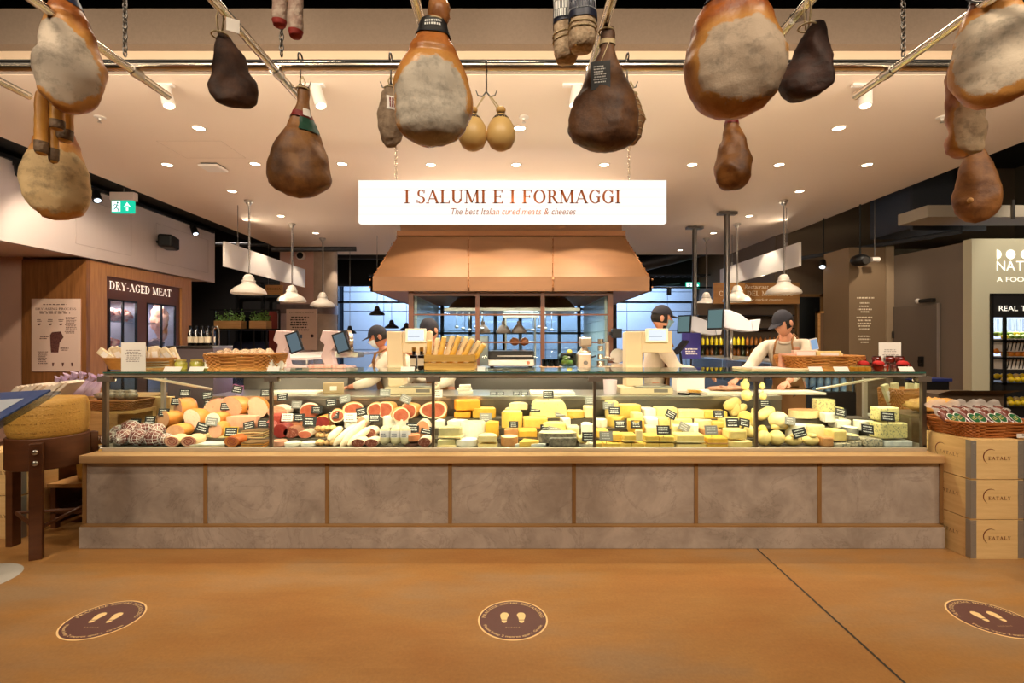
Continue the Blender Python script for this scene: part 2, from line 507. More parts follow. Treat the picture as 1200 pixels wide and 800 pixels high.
for (x, y) in DL:
    Y = F * 2.0 / (400 - y); X = (x - 600) * Y / F
    row = names_row[y]; i = cnt.get(row, 0); cnt[row] = i + 1
    tot = sum(1 for a in DL if names_row[a[1]] == row)
    o_ = 'rightmost' if i == tot - 1 else ORD[i]
    if tot == 2: o_ = ['left', 'right'][i]
    lab = 'round recessed downlight glowing in the ceiling, %s in the %s of downlights' % (o_, row)
    o = dlt if first else dup(dlt); first = False
    o.location = (X, Y, CZ - .0005); o['label'] = lab; o['group'] = 'recessed downlights in the white ceiling'
for (x, y, nm) in ((117, 137, 'left'), (614, 137, 'middle'), (1104, 137, 'right')):
    Y = F * 2.0 / (400 - y); X = (x - 600) * Y / F
    t = thing('ceiling_sprinkler', 'small white sprinkler head under the front of the ceiling, %s one of three' % nm, 'sprinkler', (X, Y, CZ), 0, 'sprinkler heads')
    MB().lathe([(.045, 0), (.045, -.006), (.012, -.012), (.010, -.03)], 20).build('rose', M_white, t, smooth=40, local=1)
    MB().lathe([(.006, -.03), (.006, -.045), (.018, -.047), (.018, -.05)], 16).build('deflector', M_steel, t, local=1)
p = PX(250, 194, F * 2 / 206)
t = thing('ceiling_sensor', 'flat white square sensor box on the ceiling above the left bulkhead', 'sensor', (p.x, p.y, CZ))
MB().box(-.11, .11, -.11, .11, -.045, -.015).build('cover', M_white, t, bevel=.01, local=1)
MB().box(-.09, .09, -.09, .09, -.015, 0).build('base', M_black, t, local=1)
mb = MB()
for a in ((-3.55, 4.85, -2.9, 4.853), (-3.55, 5.3, -2.9, 5.303), (-3.55, 4.85, -3.547, 5.3), (-2.903, 4.85, -2.9, 5.3)):
    mb.box(a[0], a[2], a[1], a[3], CZ - .002, CZ + .001)
struct('trim_7', mb, pm('hatch_seam', (196, 176, 158), .8))

HZ = 2.80
FR = thing('hanging_rail_frame', 'steel tube frame hung on chains above the counter, carrying the hams', 'rail', (0, 2.3, HZ))
mb = MB().tube([(-4.2, 2.3, HZ), (4.2, 2.3, HZ)], .022, 14)
mb.build('cross_rail', M_chrome, FR, smooth=40)
MB().box(-4.2, 4.2, 2.32, 2.36, HZ + .015, HZ + .045).build('cross_bar', M_black, FR)
MB().tube([(-4.2, 1.5, HZ), (4.2, 1.5, HZ)], .022, 14).build('cross_rail', M_chrome, FR, smooth=40)
TX = [-2.5, -1.78, -1.11, -.36, .37, 1.11, 1.78, 2.5]
for X in TX:
    MB().tube([(X, .4, HZ - .03), (X, 2.52, HZ - .03)], .019, 12).build('arm', M_chrome, FR, smooth=40)
    MB().tube([(X, 2.27, HZ - .03), (X, 2.33, HZ - .03)], .023, 12).build('collar', M_steel, FR, smooth=40)
def chain(mb, p0, p1, link=.035, r=.0035):
    p0 = Vector(p0); p1 = Vector(p1); n = max(1, int((p1 - p0).length / (link * .72)))
    for i in range(n):
        c = p0.lerp(p1, (i + .5) / n); a = Vector((1, 0, 0)) if i % 2 else Vector((0, 1, 0))
        pts = []
        for k in range(8):
            t = 2 * PI * k / 8
            pts.append(c + a * math.cos(t) * link * .28 + Vector((0, 0, 1)) * math.sin(t) * link * .5)
        mb.tube(pts, r, 5, closed=1)
    return mb
for X, w_ in ((-1.83, 'left'), (-1.09, 'inner left'), (1.85, 'right')):
    o = chain(MB(), (X, 2.3, HZ + .05), (X, 2.3, 4.69)).build('rail_chain', M_steeld, None, smooth=1)
    tag(o, 'thin steel chain rising from the hanging rail, %s one' % w_, 'chain', 'rail chains')

for i, (x, y, wrd) in enumerate(((193, 106, 'far left'), (370, 108, 'left centre'), (676, 106, 'right centre'), (1015, 106, 'far right'))):
    Y = 3.78; p = PX(x, 92, Y)
    t = thing('ceiling_spotlight', 'white cylindrical spotlight on a bracket at the ceiling front edge, %s one' % wrd, 'spotlight', (p.x, Y, CZ), 0, 'spotlights at the ceiling front edge')
    MB().box(-.11, .07, -.02, .02, -.02, 0).build('bracket', M_white, t, bevel=.003, local=1)
    s_ = .35 if i < 3 else -.15
    a = Vector((.0, 0, -.03)); b = a + Vector((s_ * .14 if i < 2 else -.02, -.02, -.15))
    mb = MB().cyl((0, 0, -.02), (0, 0, -.05), .008)
    mb.cyl(a, b, .042, .045, 20); mb.build('lamp_body', M_white, t, smooth=40, local=1)
    MB().cyl(b, b + (b - a).normalized() * .002, .036, .036, 20).build('lens', emit('spot_glow', (255, 226, 190), 6), t, local=1)

trk = MB().box(-5.54, -5.50, 4.6, 9.0, 3.50, 3.54).build('lighting_track', M_black, None)
tag(trk, 'black lighting track running along the gap above the left bulkhead', 'lighting track')
for i, (x, Y, wd) in enumerate(((18, 5.4, 'nearest the camera'), (121, 6.38, 'by the exit sign'), (222, 8.35, 'far end of the track'))):
    p = Vector((-5.47, Y, 3.5))
    t = thing('track_spotlight', 'black spotlight on the left track, %s' % wd, 'spotlight', p, 0, 'black spots on the left track')
    MB().box(-.03, .03, -.05, .05, -.06, .0).build('adapter', M_black, t, bevel=.004, local=1)
    b = Vector((.06, -.03, -.16))
    MB().cyl((0, 0, -.05), b, .05, .055, 18).build('lamp_body', M_black, t, smooth=40, local=1)
    MB().cyl(b, b + Vector((.002, -.001, -.004)), .036, .036, 18).build('lens', emit('track_glow', (225, 240, 255), 3), t, local=1)
t = thing('wall_speaker', 'black box loudspeaker angled out from the left bulkhead', 'loudspeaker', PX(190, 284, 7.65) , .35)
t.location.x = -5.40
MB().box(-.10, .10, -.19, .19, -.10, .10).build('cabinet', M_black, t, bevel=.035, seg=3, local=1)
MB().box(.095, .103, -.16, .16, -.085, .085).build('grille', pm('speaker_mesh', (12, 12, 12), .9), t, bevel=.02, local=1)
MB().cyl((-.16, 0, 0), (-.09, 0, 0), .02).build('bracket', M_black, t, local=1)

M_exit = emit('exit_green', (30, 190, 150), 1.1); M_exitw = emit('exit_white', (225, 255, 250), 1.5)
def runner(mb, o, s, y):
    """running figure pictogram"""
    ox, oz = o
    def P(a, b): return (ox + a * s, y, oz + b * s)
    mb.add([P(.1 + .09 * math.cos(k * PI / 5) , .78 + .09 * math.sin(k * PI / 5)) for k in range(10)], [tuple(range(10))])
    for a, b, c, d in (((.02, .66), (.12, .66), (.02, .36), (-.08, .38)), ((-.06, .40), (.04, .38), (.20, .24), (.12, .18)), ((.12, .22), (.2, .24), (.16, .02), (.08, .02)),
                       ((-.08, .42), (.0, .36), (-.16, .20), (-.22, .26)), ((-.22, .26), (-.18, .20), (-.34, .16), (-.34, .22)), ((.02, .64), (.06, .58), (.26, .50), (.26, .56)),
                       ((.02, .64), (-.02, .58), (-.2, .62), (-.2, .68)), ((-.2, .68), (-.14, .66), (-.2, .5), (-.26, .52))):
        mb.quad(P(*a), P(*b), P(*c), P(*d))
def exit_sign(c, w, h, label, arrow='up', ceiling=True):
    t = thing('exit_sign', label, 'exit sign', c)
    MB().box(-w / 2, w / 2, 0, .05, 0, h).build('light_box', M_exit, t, local=1)
    mb = MB().box(-w * .47, -w * .08, -.004, -.001, h * .08, h * .92); mb.build('door_pictogram', M_exitw, t, local=1)
    mb = MB(); runner(mb, (-w * .25, h * .06), h * .95, -.006); mb.build('running_figure', emit('exit_deep', (10, 120, 95), .6), t, local=1)
    mb = MB(); cx = w * .26
    if arrow == 'up':
        mb.add([(cx - .05 * w, -.005, h * .15), (cx + .05 * w, -.005, h * .15), (cx + .05 * w, -.005, h * .5), (cx - .05 * w, -.005, h * .5)], [(0, 1, 2, 3)])
        mb.add([(cx - .17 * w, -.005, h * .45), (cx, -.005, h * .86), (cx + .17 * w, -.005, h * .45), (cx, -.005, h * .6)], [(0, 3, 1), (3, 2, 1)])
    else:
        mb.add([(cx - .14 * w, -.005, h * .42), (cx + .05 * w, -.005, h * .42), (cx + .05 * w, -.005, h * .58), (cx - .14 * w, -.005, h * .58)], [(0, 1, 2, 3)])
        mb.add([(cx, -.005, h * .2), (cx + .18 * w, -.005, h * .5), (cx, -.005, h * .8)], [(0, 1, 2)])
    mb.build('arrow', M_exitw, t, local=1)
    if ceiling:
        MB().box(-w / 2 - .02, w / 2 + .02, -.01, .07, h + .005, h + .11).build('housing', pm('sign_housing', (190, 176, 168), .6), t, bevel=.004, local=1)
        MB().cyl((0, .03, h + .11), (0, .03, CZ - c[2]), .006).build('rod', M_steeld, t, local=1)
    return t
p = PX(143, 249, 6.3)
exit_sign((p.x, 6.3, p.z), .27, .155, 'green illuminated exit sign with running figure and up arrow, below the left ceiling')

p0 = PX(420, 261, 4.9); p1 = PX(781, 211, 4.9)
SG = thing('illuminated_sign', 'long glowing white sign reading I SALUMI E I FORMAGGI hung over the counter', 'sign', ((p0.x + p1.x) / 2, 4.9, p0.z))
mb = MB(); hh = (p1.z - p0.z)
for k in range(5):
    mb.box(p0.x, p1.x, 4.9, 4.98, p0.z + k * hh / 5 + .0015, p0.z + (k + 1) * hh / 5 - .0015)
mb.build('light_panel', emit('sign_glow', (255, 250, 238), 0.98), SG)
MB().box(p0.x + .002, p1.x - .002, 4.903, 4.975, p0.z + .002, p1.z - .002).build('board_joints', emit('sign_joint', (255, 240, 215), .72), SG)
M_let = pm('copper_letters', (140, 76, 38), .8, spec=.1)
a = PX(601, 238.5, 4.9)
mb = text(MB(), 'I SALUMI E I FORMAGGI', (a.x, 4.894, a.z), 16 * 4.9 / F, font='serif', width=254 * 4.9 / F)
mb.build('headline_lettering', M_let, SG)
a = PX(601, 251.5, 4.9)
mb = text(MB(), 'The best Italian cured meats & cheeses', (a.x, 4.894, a.z), 7.6 * 4.9 / F, shear=.22, width=147 * 4.9 / F)
mb.build('tagline_lettering', M_let, SG)
for x in (464, 737):
    a = PX(x, 211, 4.94)
    chain(MB(), (a.x, 4.94, a.z), (a.x, 4.94, CZ), .045, .005).build('chain', M_chrome, SG, smooth=1)

def blade(X, Y0, Y1, z0, z1, label, th=.03):
    t = thing('hanging_blade_sign', label, 'hanging sign panel', (X, (Y0 + Y1) / 2, z0))
    MB().box(X - th / 2, X + th / 2, Y0, Y1, z0, z1).build('panel', M_white, t, bevel=.002)
    for yy in (Y0 + .35, Y1 - .5):
        MB().cyl((X, yy, z1), (X, yy, CZ), .005, n=6).build('wire', M_steeld, t)
        MB().box(X - .015, X + .015, yy - .01, yy + .01, z1 - .04, z1 + .06).build('clamp', M_steel, t)
blade(-4.03, 6.8, 9.45, 2.55, 2.9, 'blank white rectangular panel hung on wires from the ceiling left of the hood')
blade(4.12, 6.95, 9.6, 2.58, 2.92, 'blank white rectangular panel hung on wires from the ceiling right of the hood')

def pendant(X, Y, label, group, zb=2.18, R=.225, ztop=CZ, mat=None, name='pendant_lamp'):
    mat = mat or pm('white_enamel', (232, 224, 212), .3, coat=.3)
    t = thing(name, label, 'pendant lamp', (X, Y, zb), 0, group); k = R / .225
    pr = [(.223, -.006), (.230, 0), (.228, .02), (.215, .048), (.175, .085), (.125, .112), (.095, .135), (.084, .165), (.092, .172), (.09, .186), (.074, .192), (.070, .225), (.058, .25), (.035, .27), (0, .275)]
    MB().lathe([(r * k, z * k) for r, z in pr], 36, caps=False).build('lamp_shade', mat, t, smooth=50, local=1)
    MB().lathe([(.215 * k, .008), (.14 * k, .06 * k), (.07 * k, .09 * k), (0, .10 * k)], 24, caps=False).build('shade_lining', pm('enamel_inside', (240, 232, 220), .4), t, smooth=1, local=1)
    MB().sphere((0, 0, .07 * k), .032 * k, 14, 8).build('bulb', emit('bulb_glow', (255, 226, 185), 9), t, smooth=1, local=1)
    MB().cyl((0, 0, .26 * k), (0, 0, ztop - zb - .03), .006, n=8).build('cord', M_steeld, t, local=1)
    if ztop == CZ:
        MB().lathe([(.02, -.07), (.035, -.05), (.035, -.03), (.06, -.028), (.06, 0)], 20, (0, 0, ztop - zb)).build('ceiling_rose', M_steel, t, smooth=40, local=1)
        chain(MB(), (.012, 0, .24), (.012, 0, ztop - zb - .07), .03, .003).build('chain', M_steel, t, local=1)
for sgn, side, xs in ((-1, 'left', (-3.74, -3.74, -3.67)), (1, 'right', (3.86, 3.82, 3.76))):
    for X, Y, wd in zip(xs, (6.91, 8.26, 9.42), ('nearest', 'middle', 'farthest')):
        pendant(X, Y, 'white enamel dome pendant lamp, %s of three on the %s side' % (wd, side), 'white pendants on the %s' % side)
for X, Y, z, wd in ((-2.55, 9.2, 2.0, 'highest'), (-2.45, 9.9, 1.77, 'lower middle'), (-2.3, 10.6, 1.74, 'lower right'), (-3.6, 10.8, 1.68, 'far left')):
    pendant(X, Y, 'small black cone pendant lamp before the blue windows, %s of the group' % wd, 'black pendants at the back', z, .14, 4.69, M_black, 'cone_lamp')

M_cop = pm('copper_sheet', (118, 80, 46), .5, .2, col2=(104, 70, 40), nscale=2.2, stretch=(1, 1, 5))
M_copd = pm('copper_edge', (140, 92, 52), .5, .3)
HY = 6.2; lx0, lx1 = PX(434, 0, HY).x, PX(764, 0, HY).x; HB = 8.9
zl0, zl1 = PX(0, 341, HY).z, PX(0, 324, HY).z
TY = 6.6; tx0, tx1 = PX(468, 0, TY).x, PX(730, 0, TY).x; TB = 8.5; zt = PX(0, 275, TY).z
HD = thing('extraction_hood', 'large riveted copper hood over the glazed kitchen behind the counter', 'hood', (0, HY, zl0))
mb = MB(); t_ = .03
mb.box(lx0, lx1, HY, HY + t_, zl0, zl1); mb.box(lx0, lx1, HB - t_, HB, zl0, zl1)
mb.box(lx0, lx0 + t_, HY, HB, zl0, zl1); mb.box(lx1 - t_, lx1, HY, HB, zl0, zl1)
mb.build('lip_band', M_cop, HD)
mb = MB()
lo = [(lx0 + .03, HY + .03), (lx1 - .03, HY + .03), (lx1 - .03, HB - .03), (lx0 + .03, HB - .03)]; hi = [(tx0, TY), (tx1, TY), (tx1, TB), (tx0, TB)]
for dz in (0, -.02):
    mb.add([(x, y, zl1 + dz) for x, y in lo] + [(x, y, zt + dz) for x, y in hi], [(i, (i + 1) % 4, 4 + (i + 1) % 4, 4 + i) for i in range(4)])
mb.build('canopy', M_cop, HD)
MB().box(lx0 + .03, lx1 - .03, HY + .03, HB - .03, zl0 + .005, zl0 + .03).build('underside', pm('copper_under', (150, 96, 58), .5, .3), HD)
MB().box(tx0 - .03, tx1 + .03, TY - .03, TB + .03, zt - .02, zt + .05).build('collar_band', M_copd, HD, bevel=.004)
MB().box(tx0 + .01, tx1 - .01, TY + .02, TB, zt + .05, CZ).build('chimney', M_cop, HD)
for x in (549, 648):
    mb = MB(); a = PX(x, 324, HY); b = PX(x, 275, TY)
    bx = b.x
    q0 = Vector((a.x, HY + .025, zl1)); q1 = Vector((bx, TY - .005, zt))
    mb.tube([q0, q1], .006, 6); mb.box(a.x - .012, a.x + .012, HY - .006, HY + .0, zl0, zl1)
    for k in range(5): mb.sphere(q0.lerp(q1, .12 + k * .19) + Vector((0, -.008, 0)), .011, 8, 6)
    for z in (zl0 + .05, zl1 - .04): mb.sphere((a.x, HY - .008, z), .013, 8, 6)
    mb.build('riveted_seam', M_copd, HD, smooth=1)
for s_, xa, xb in ((-1, lx0 + .03, tx0), (1, lx1 - .03, tx1)):
    mb = MB(); q0 = Vector((xa, HY + .03, zl1)); q1 = Vector((xb, TY, zt)); mb.tube([q0, q1], .008, 6)
    for k in range(8): mb.sphere(q0.lerp(q1, .06 + k * .125) + Vector((s_ * .008, -.006, 0)), .012, 8, 6)
    for z in (zl0 + .05, zl1 - .04): mb.sphere((xa + s_ * .035, HY - .0, z), .014, 8, 6)
    mb.build('riveted_corner', M_copd, HD, smooth=1)

KY = 6.3; kx0, kx1 = PX(479, 0, KY).x, PX(718, 0, KY).x; KB = 8.7; kz = zl0 + .005
M_brn = pm('kitchen_frame_brown', (96, 56, 34), .5)
KW = thing('kitchen_glazing', 'brown framed glass wall of the kitchen under the copper hood', 'window wall', (0, KY, 0))
mb = MB()
for x in (481.5, 559.5, 636, 715.5):
    wdt = .055 if x in (481.5, 715.5) else .045
    xx = PX(x, 0, KY).x; m2 = MB().box(xx - wdt / 2 * 1.2, xx + wdt / 2 * 1.2, KY, KY + .06, .0, kz); m2.build('mullion', M_brn, KW, bevel=.002)
for y, hgt in ((344.5, .04), (368.5, .02), (401, .02)):
    z = PX(0, y, KY).z; MB().box(kx0, kx1, KY + .01, KY + .05, z - hgt / 2, min(z + hgt / 2, kz)).build('transom', M_brn, KW)
MB().box(kx0, kx1, KY, KY + .06, 0, .95).build('lower_panel', M_brn, KW)
for a, b in ((481.5, 559.5), (559.5, 636), (636, 715.5)):
    MB().box(PX(a, 0, KY).x + .03, PX(b, 0, KY).x - .03, KY + .025, KY + .032, .95, kz - .02).build('glass_pane', M_glass, KW)
M_tile = pm('pale_tile', (196, 214, 214), .25, col2=(184, 204, 206), nscale=2)
def tiled(name, axis, pos, a0, a1, z0, z1, mat, th=.05):
    mb = MB(); tw, thh = .3, .15; k = 0; z = z0
    while z < z1 - .01:
        a = a0
        while a < a1 - .01:
            e = min(a + tw, a1) - .004; zz = min(z + thh, z1) - .004
            if axis == 'x': mb.box(pos, pos + th, a, e, z, zz)
            else: mb.box(a, e, pos, pos + th, z, zz)
            a += tw
        z += thh
    return struct(name, mb, mat)
tiled('wall_kitchen_left', 'x', kx0 - .02, KY + .4, KB, 0, kz - .02, M_tile)
tiled('wall_kitchen_right', 'x', kx1 - .03, KY + .4, KB, 0, kz - .02, M_tile)
KBK = thing('kitchen_rear_glazing', 'dark framed rear glass of the kitchen against the blue courtyard', 'window wall', (0, KB, 0))
for X in (-1.25, -.75, -.3, .15, .55, .85, 1.2):
    MB().box(X - .03, X + .03, KB, KB + .05, 0, kz).build('mullion', pm('frame_grey', (60, 60, 64), .4, .4), KBK)
for z in (.95, 1.65, 2.08): MB().box(kx0, kx1, KB, KB + .05, z - .02, z + .02).build('transom', MATS['frame_grey'], KBK)
MB().box(kx0, kx1, KB + .02, KB + .026, 0.02, kz - .02).build('glass_pane', glassm('smoky_glass', (222, 226, 228)), KBK)
t = thing('kitchen_canopy', 'stainless steel extraction canopy inside the glazed kitchen', 'extractor', (0, 7.4, 1.95))
MB().box(-.95, .95, 6.8, 8.2, 1.93, 1.97).build('rim', M_steel, t)
mb = MB().add([(-.9, 6.85, 1.97), (.9, 6.85, 1.97), (.9, 8.15, 1.97), (-.9, 8.15, 1.97), (-.8, 7.1, 2.13), (.8, 7.1, 2.13), (.8, 8.0, 2.13), (-.8, 8.0, 2.13)], [(0, 1, 5, 4), (1, 2, 6, 5), (2, 3, 7, 6), (3, 0, 4, 7)])
mb.build('skirt', M_steel, t)
for X in (-.5, 0, .5): MB().box(X - .18, X + .18, 7.0, 7.9, 1.945, 1.955).build('filter', M_steeld, t)
for (x, z0, z1, nm) in ((-.1, 1.45, 1.9, 'copper'),):
    pass
for X in (-.42, -.12, .1):
    t = thing('heat_lamp', 'brown metal heat lamp hanging over the kitchen pass, %s' % {-.42: 'left one', -.12: 'middle one', .1: 'right one'}[X], 'heat lamp', (X, 7.0, 1.62), 0, 'heat lamps in the kitchen')
    MB().lathe([(.11, 0), (.105, .04), (.06, .10), (.03, .12), (.03, .17), (0, .175)], 20, caps=False).build('lamp_shade', pm('lamp_copper', (96, 66, 46), .45, .4), t, smooth=40, local=1)
    MB().cyl((0, 0, .17), (0, 0, .31), .008, n=8).build('cord', M_black, t, local=1)
t = thing('rotisserie', 'tall chrome rotisserie with roasting chickens seen through the kitchen glass', 'rotisserie', (.12, 7.1, 0))
MB().box(-.25, .25, -.2, .2, 0, .95).build('base_cabinet', M_steeld, t, bevel=.01, local=1)
for x in (-.22, .2): MB().box(x, x + .02, -.18, .18, .95, 1.9).build('post', M_steel, t, local=1)
MB().box(-.25, .25, -.2, .2, 1.84, 1.9).build('top_plate', M_steel, t, local=1)
for k, z in enumerate((1.15, 1.32, 1.5, 1.68)):
    MB().cyl((-.2, 0, z), (.2, 0, z), .006, n=8).build('spit', M_steel, t, local=1)
    if k in (1, 2):
        mb = MB()
        for x in (-.08, .06): mb.sphere((x, 0, z), (.07, .06, .06), 12, 8, bumpy=.2)
        mb.build('chicken', pm('roast_skin', (186, 100, 48), .35, col2=(120, 56, 24), nscale=14), t, smooth=1, local=1)
t = thing('kitchen_worktop', 'stainless worktop with shelf inside the glazed kitchen', 'worktop', (0, 6.75, 0))
MB().box(-1.2, -.2, 6.5, 6.9, .88, .92).build('top', M_steel, t); MB().box(.4, 1.2, 6.5, 6.9, .88, .92).build('top', M_steel, t)
MB().box(-1.2, -.25, 6.52, 6.88, 0, .88).build('cabinet', M_steeld, t); MB().box(.4, 1.2, 6.52, 6.88, 0, .88).build('cabinet', M_steeld, t)
MB().box(-1.15, -.4, 8.2, 8.6, 0, 1.6).build('fridge', M_steel, t, bevel=.01)
for k, X in enumerate((-.95, -.7, -.45, .6, .85)):
    h = .12 + .05 * (k % 3)
    t = thing('cooking_pot', 'steel cooking pot on the kitchen worktop, %s' % ORD[k].replace('rightmost', 'last'), 'pot', (X, 6.68, .92), 0, 'pots in the kitchen')
    MB().lathe([(.0, 0), (.09, 0), (.09, h), (.085, h), (.085, .01), (0, .01)], 20).build('body', M_steel, t, smooth=40, local=1)
    mb = MB(); [mb.tube([(s_ * .09, -.02, h * .8), (s_ * .12, -.02, h * .8), (s_ * .12, .02, h * .8), (s_ * .09, .02, h * .8)], .005, 6) for s_ in (-1, 1)]
    mb.build('handles', M_steeld, t, local=1)
for k in range(9):
    X = -.78 + k * .09 + (0.62 if k > 4 else 0)
    t = thing('hanging_ladle', 'steel utensil hanging from the kitchen canopy, %s' % (ORD[k] if k < 8 else 'rightmost'), 'ladle', (X, 6.86, 1.925), 0, 'utensils under the kitchen canopy')
    mb = MB().tube([(0, 0, 0), (0, 0, -.2 - .02 * (k % 3))], .004, 6); mb.sphere((0, 0, -.22 - .02 * (k % 3)), (.03, .03, .018), 10, 6); mb.build('ladle', M_steel, t, smooth=1, local=1)
KX = -5.6
KT = 2.58
KF = 6.40
K = thing('dry_age_cabinet', 'oak kiosk with glazed meat fridges under white DRY-AGED MEAT lettering', 'meat cabinet', (KX, 7.5, 0))
MB().box(-6.45, KX, KF, KF + .06, 0, KT).build('front_panel', M_oakz, K)
MB().box(KX - .04, KX, KF + .06, KF + .32, 0, KT).build('corner_post', wood('oak_post', (186, 132, 78), (156, 106, 58), 4, 'z'), K)
MB().box(KX - .04, KX, 8.25, 8.5, 0, KT).build('end_post', MATS['oak_post'], K)
MB().box(KX - .04, KX + .001, KF + .3, 8.26, KT - .17, KT).build('header', MATS['oak_post'], K)
M_kb = pm('fridge_surround', (98, 56, 32), .5)
s0, s1 = KF + .32, 8.25
MB().box(KX - .06, KX - .035, s0, s1, 2.10, KT - .17).build('sign_board', M_kb, K)
for a, b in ((s0, s0 + .07), (7.30, 7.50), (8.14, 8.25)): MB().box(KX - .06, KX - .035, a, b, 0, 2.10).build('stile', M_kb, K)
MB().box(KX - .06, KX - .035, s0, s1, 0, .55).build('lower_panel', M_kb, K)
M_fr = pm('fridge_inner', (128, 126, 140), .5)
mb = MB().box(-6.4, -6.36, s0, s1, .5, 2.12); mb.box(-6.4, KX - .06, s0, s1, .5, .55); mb.box(-6.4, KX - .06, s0, s1, 2.11, 2.14)
mb.box(-6.4, KX - .06, s0 - .02, s0, .5, 2.1); mb.box(-6.4, KX - .06, s1, s1 + .02, .5, 2.1); mb.box(-6.4, KX - .06, 7.38, 7.42, .5, 2.1)
mb.build('fridge_liner', M_fr, K)
for y0, y1 in ((s0 + .07, 7.30), (7.50, 8.14)):
    ym = (y0 + y1) / 2
    mb = MB()
    for a in (y0, ym - .015, y1 - .02): mb.box(KX - .05, KX - .025, a, a + .025, .55, 2.10)
    for z in (.55, 2.075): mb.box(KX - .05, KX - .025, y0, y1, z, z + .025)
    d_ = mb.build('door_frame', M_black, K)
    MB().box(KX - .04, KX - .034, y0 + .02, y1 - .02, .57, 2.08).build('door_glass', M_glass, K)
    for z in (1.37, 1.79): 
        mb = MB()
        for k in range(12): mb.cyl((-6.3 + k * .055, y0, z), (-6.3 + k * .055, y1, z), .004, n=6)
        mb.build('wire_shelf', M_steel, K)
mb = text(MB(), 'DRY-AGED MEAT', (KX - .030, 7.42, 2.235), .115, ux=(0, 1, 0), font='serif', width=1.24)
mb.build('cabinet_lettering', pm('letter_white', (250, 240, 228), .5, emis=(255, 240, 220), estr=.5), K)
M_meat = pm('aged_beef', (176, 84, 78), .45, col2=(232, 190, 170), nscale=9, nstr=.9)
M_meatp = pm('pale_side', (218, 150, 122), .45, col2=(240, 205, 180), nscale=7)
for k, (Y, z, sx, wd) in enumerate(((6.88, 1.80, .15, 'near end'), (7.05, 1.80, .15, 'middle'), (7.22, 1.80, .15, 'far end'), (6.86, 1.38, .13, 'lower shelf near end'), (7.0, 1.38, .12, 'lower shelf far end'))):
    o = MB().sphere((-5.80, Y, z + .085), (.13, sx * .62, .085), 20, 12, bumpy=.5, bs=12).build('beef_joint', M_meat, None, smooth=1)
    tag(o, 'red marbled beef joint on the wire shelf of the dry-age fridge, %s' % wd, 'meat', 'beef in the left fridge')
t = thing('hanging_side_of_beef', 'pale side of beef hanging in the right dry-age fridge', 'meat', (-5.78, 7.98, 1.5))
mb = MB().sphere((-5.78, 7.98, 1.86), (.11, .13, .22), 20, 16, bumpy=.5, bs=9); mb.sphere((-5.78, 8.03, 1.66), (.07, .08, .16), 16, 12, bumpy=.4)
mb.build('meat', M_meatp, t, smooth=1); MB().cyl((-5.78, 7.96, 2.04), (-5.78, 7.96, 2.11), .006).build('hook', M_steel, t)
o = MB().sphere((-5.8, 7.9, 1.48), (.12, .13, .075), 20, 12, bumpy=.5).build('beef_joint', pm('dark_beef', (70, 44, 44), .5, col2=(150, 110, 110), nscale=8), None, smooth=1); o.location.z = 1.38
tag(o, 'dark aged beef joint on the shelf below the hanging side', 'meat')
t = thing('slicer_light_bar', 'bright vertical light strip at the end of the right dry-age fridge', 'light', (-6.3, 8.1, .6))
MB().box(-6.33, -6.30, 8.08, 8.12, .6, 2.05).build('tube', emit('fridge_strip', (225, 205, 255), 5), t)
MB().box(-6.34, -6.33, 8.07, 8.13, .6, 2.05).build('channel', M_steel, t)
a = PX(38, 435, KF); b = PX(95, 350, KF)
P_ = thing('poster', 'cream dry-ageing process poster fixed to the oak kiosk front', 'poster', ((a.x + b.x) / 2, KF, a.z))
yy = KF - .012
MB().box(a.x, b.x, yy, KF, a.z, b.z).build('sheet', pm('poster_cream', (214, 186, 168), .7), P_)
W = b.x - a.x; H = b.z - a.z; fy = yy - .001
def Q(u, v): return (a.x + W * u, fy, a.z + H * v)
mb = text(MB(), 'DRY-AGING PROCESS', Q(.5, .845), .028, font='serif', width=W * .84)
scrawl(mb, Q(.22, .91), (1, 0, 0), (0, 0, 1), W * .56, .02, 1, seed=3); scrawl(mb, Q(.14, .79), (1, 0, 0), (0, 0, 1), W * .72, .04, 2, seed=4)
scrawl(mb, Q(.68, .52), (1, 0, 0), (0, 0, 1), W * .26, H * .23, 12, seed=5); scrawl(mb, Q(.16, .44), (1, 0, 0), (0, 0, 1), W * .2, .05, 2, seed=6)
scrawl(mb, Q(.12, .08), (1, 0, 0), (0, 0, 1), W * .22, H * .2, 9, seed=8); scrawl(mb, Q(.58, .28), (1, 0, 0), (0, 0, 1), W * .22, .05, 2, seed=9)
for u in (.15, .38, .6): scrawl(mb, Q(u - .05, .68), (1, 0, 0), (0, 0, 1), W * .12, .04, 2, seed=int(u * 100))
mb.build('printed_text', pm('poster_ink', (92, 62, 54), .8), P_)
mb = MB().add([Q(.42, .54), Q(.60, .55), Q(.66, .47), Q(.58, .40), Q(.55, .26), Q(.40, .26), Q(.39, .36), Q(.38, .50)], [tuple(range(8))])
for u in (.15, .38, .6): mb.add([Q(u - .03, .655), Q(u + .04, .66), Q(u + .03, .64), Q(u - .02, .635)], [(0, 1, 2, 3)])
for u in (.44, .64, .83): mb.add([Q(u - .02, .12), Q(u + .03, .12), Q(u + .01, .07), Q(u - .01, .07)], [(0, 1, 2, 3)])
mb.build('printed_meat_picture', pm('poster_meat', (72, 36, 32), .7, col2=(130, 80, 66), nscale=60), P_)

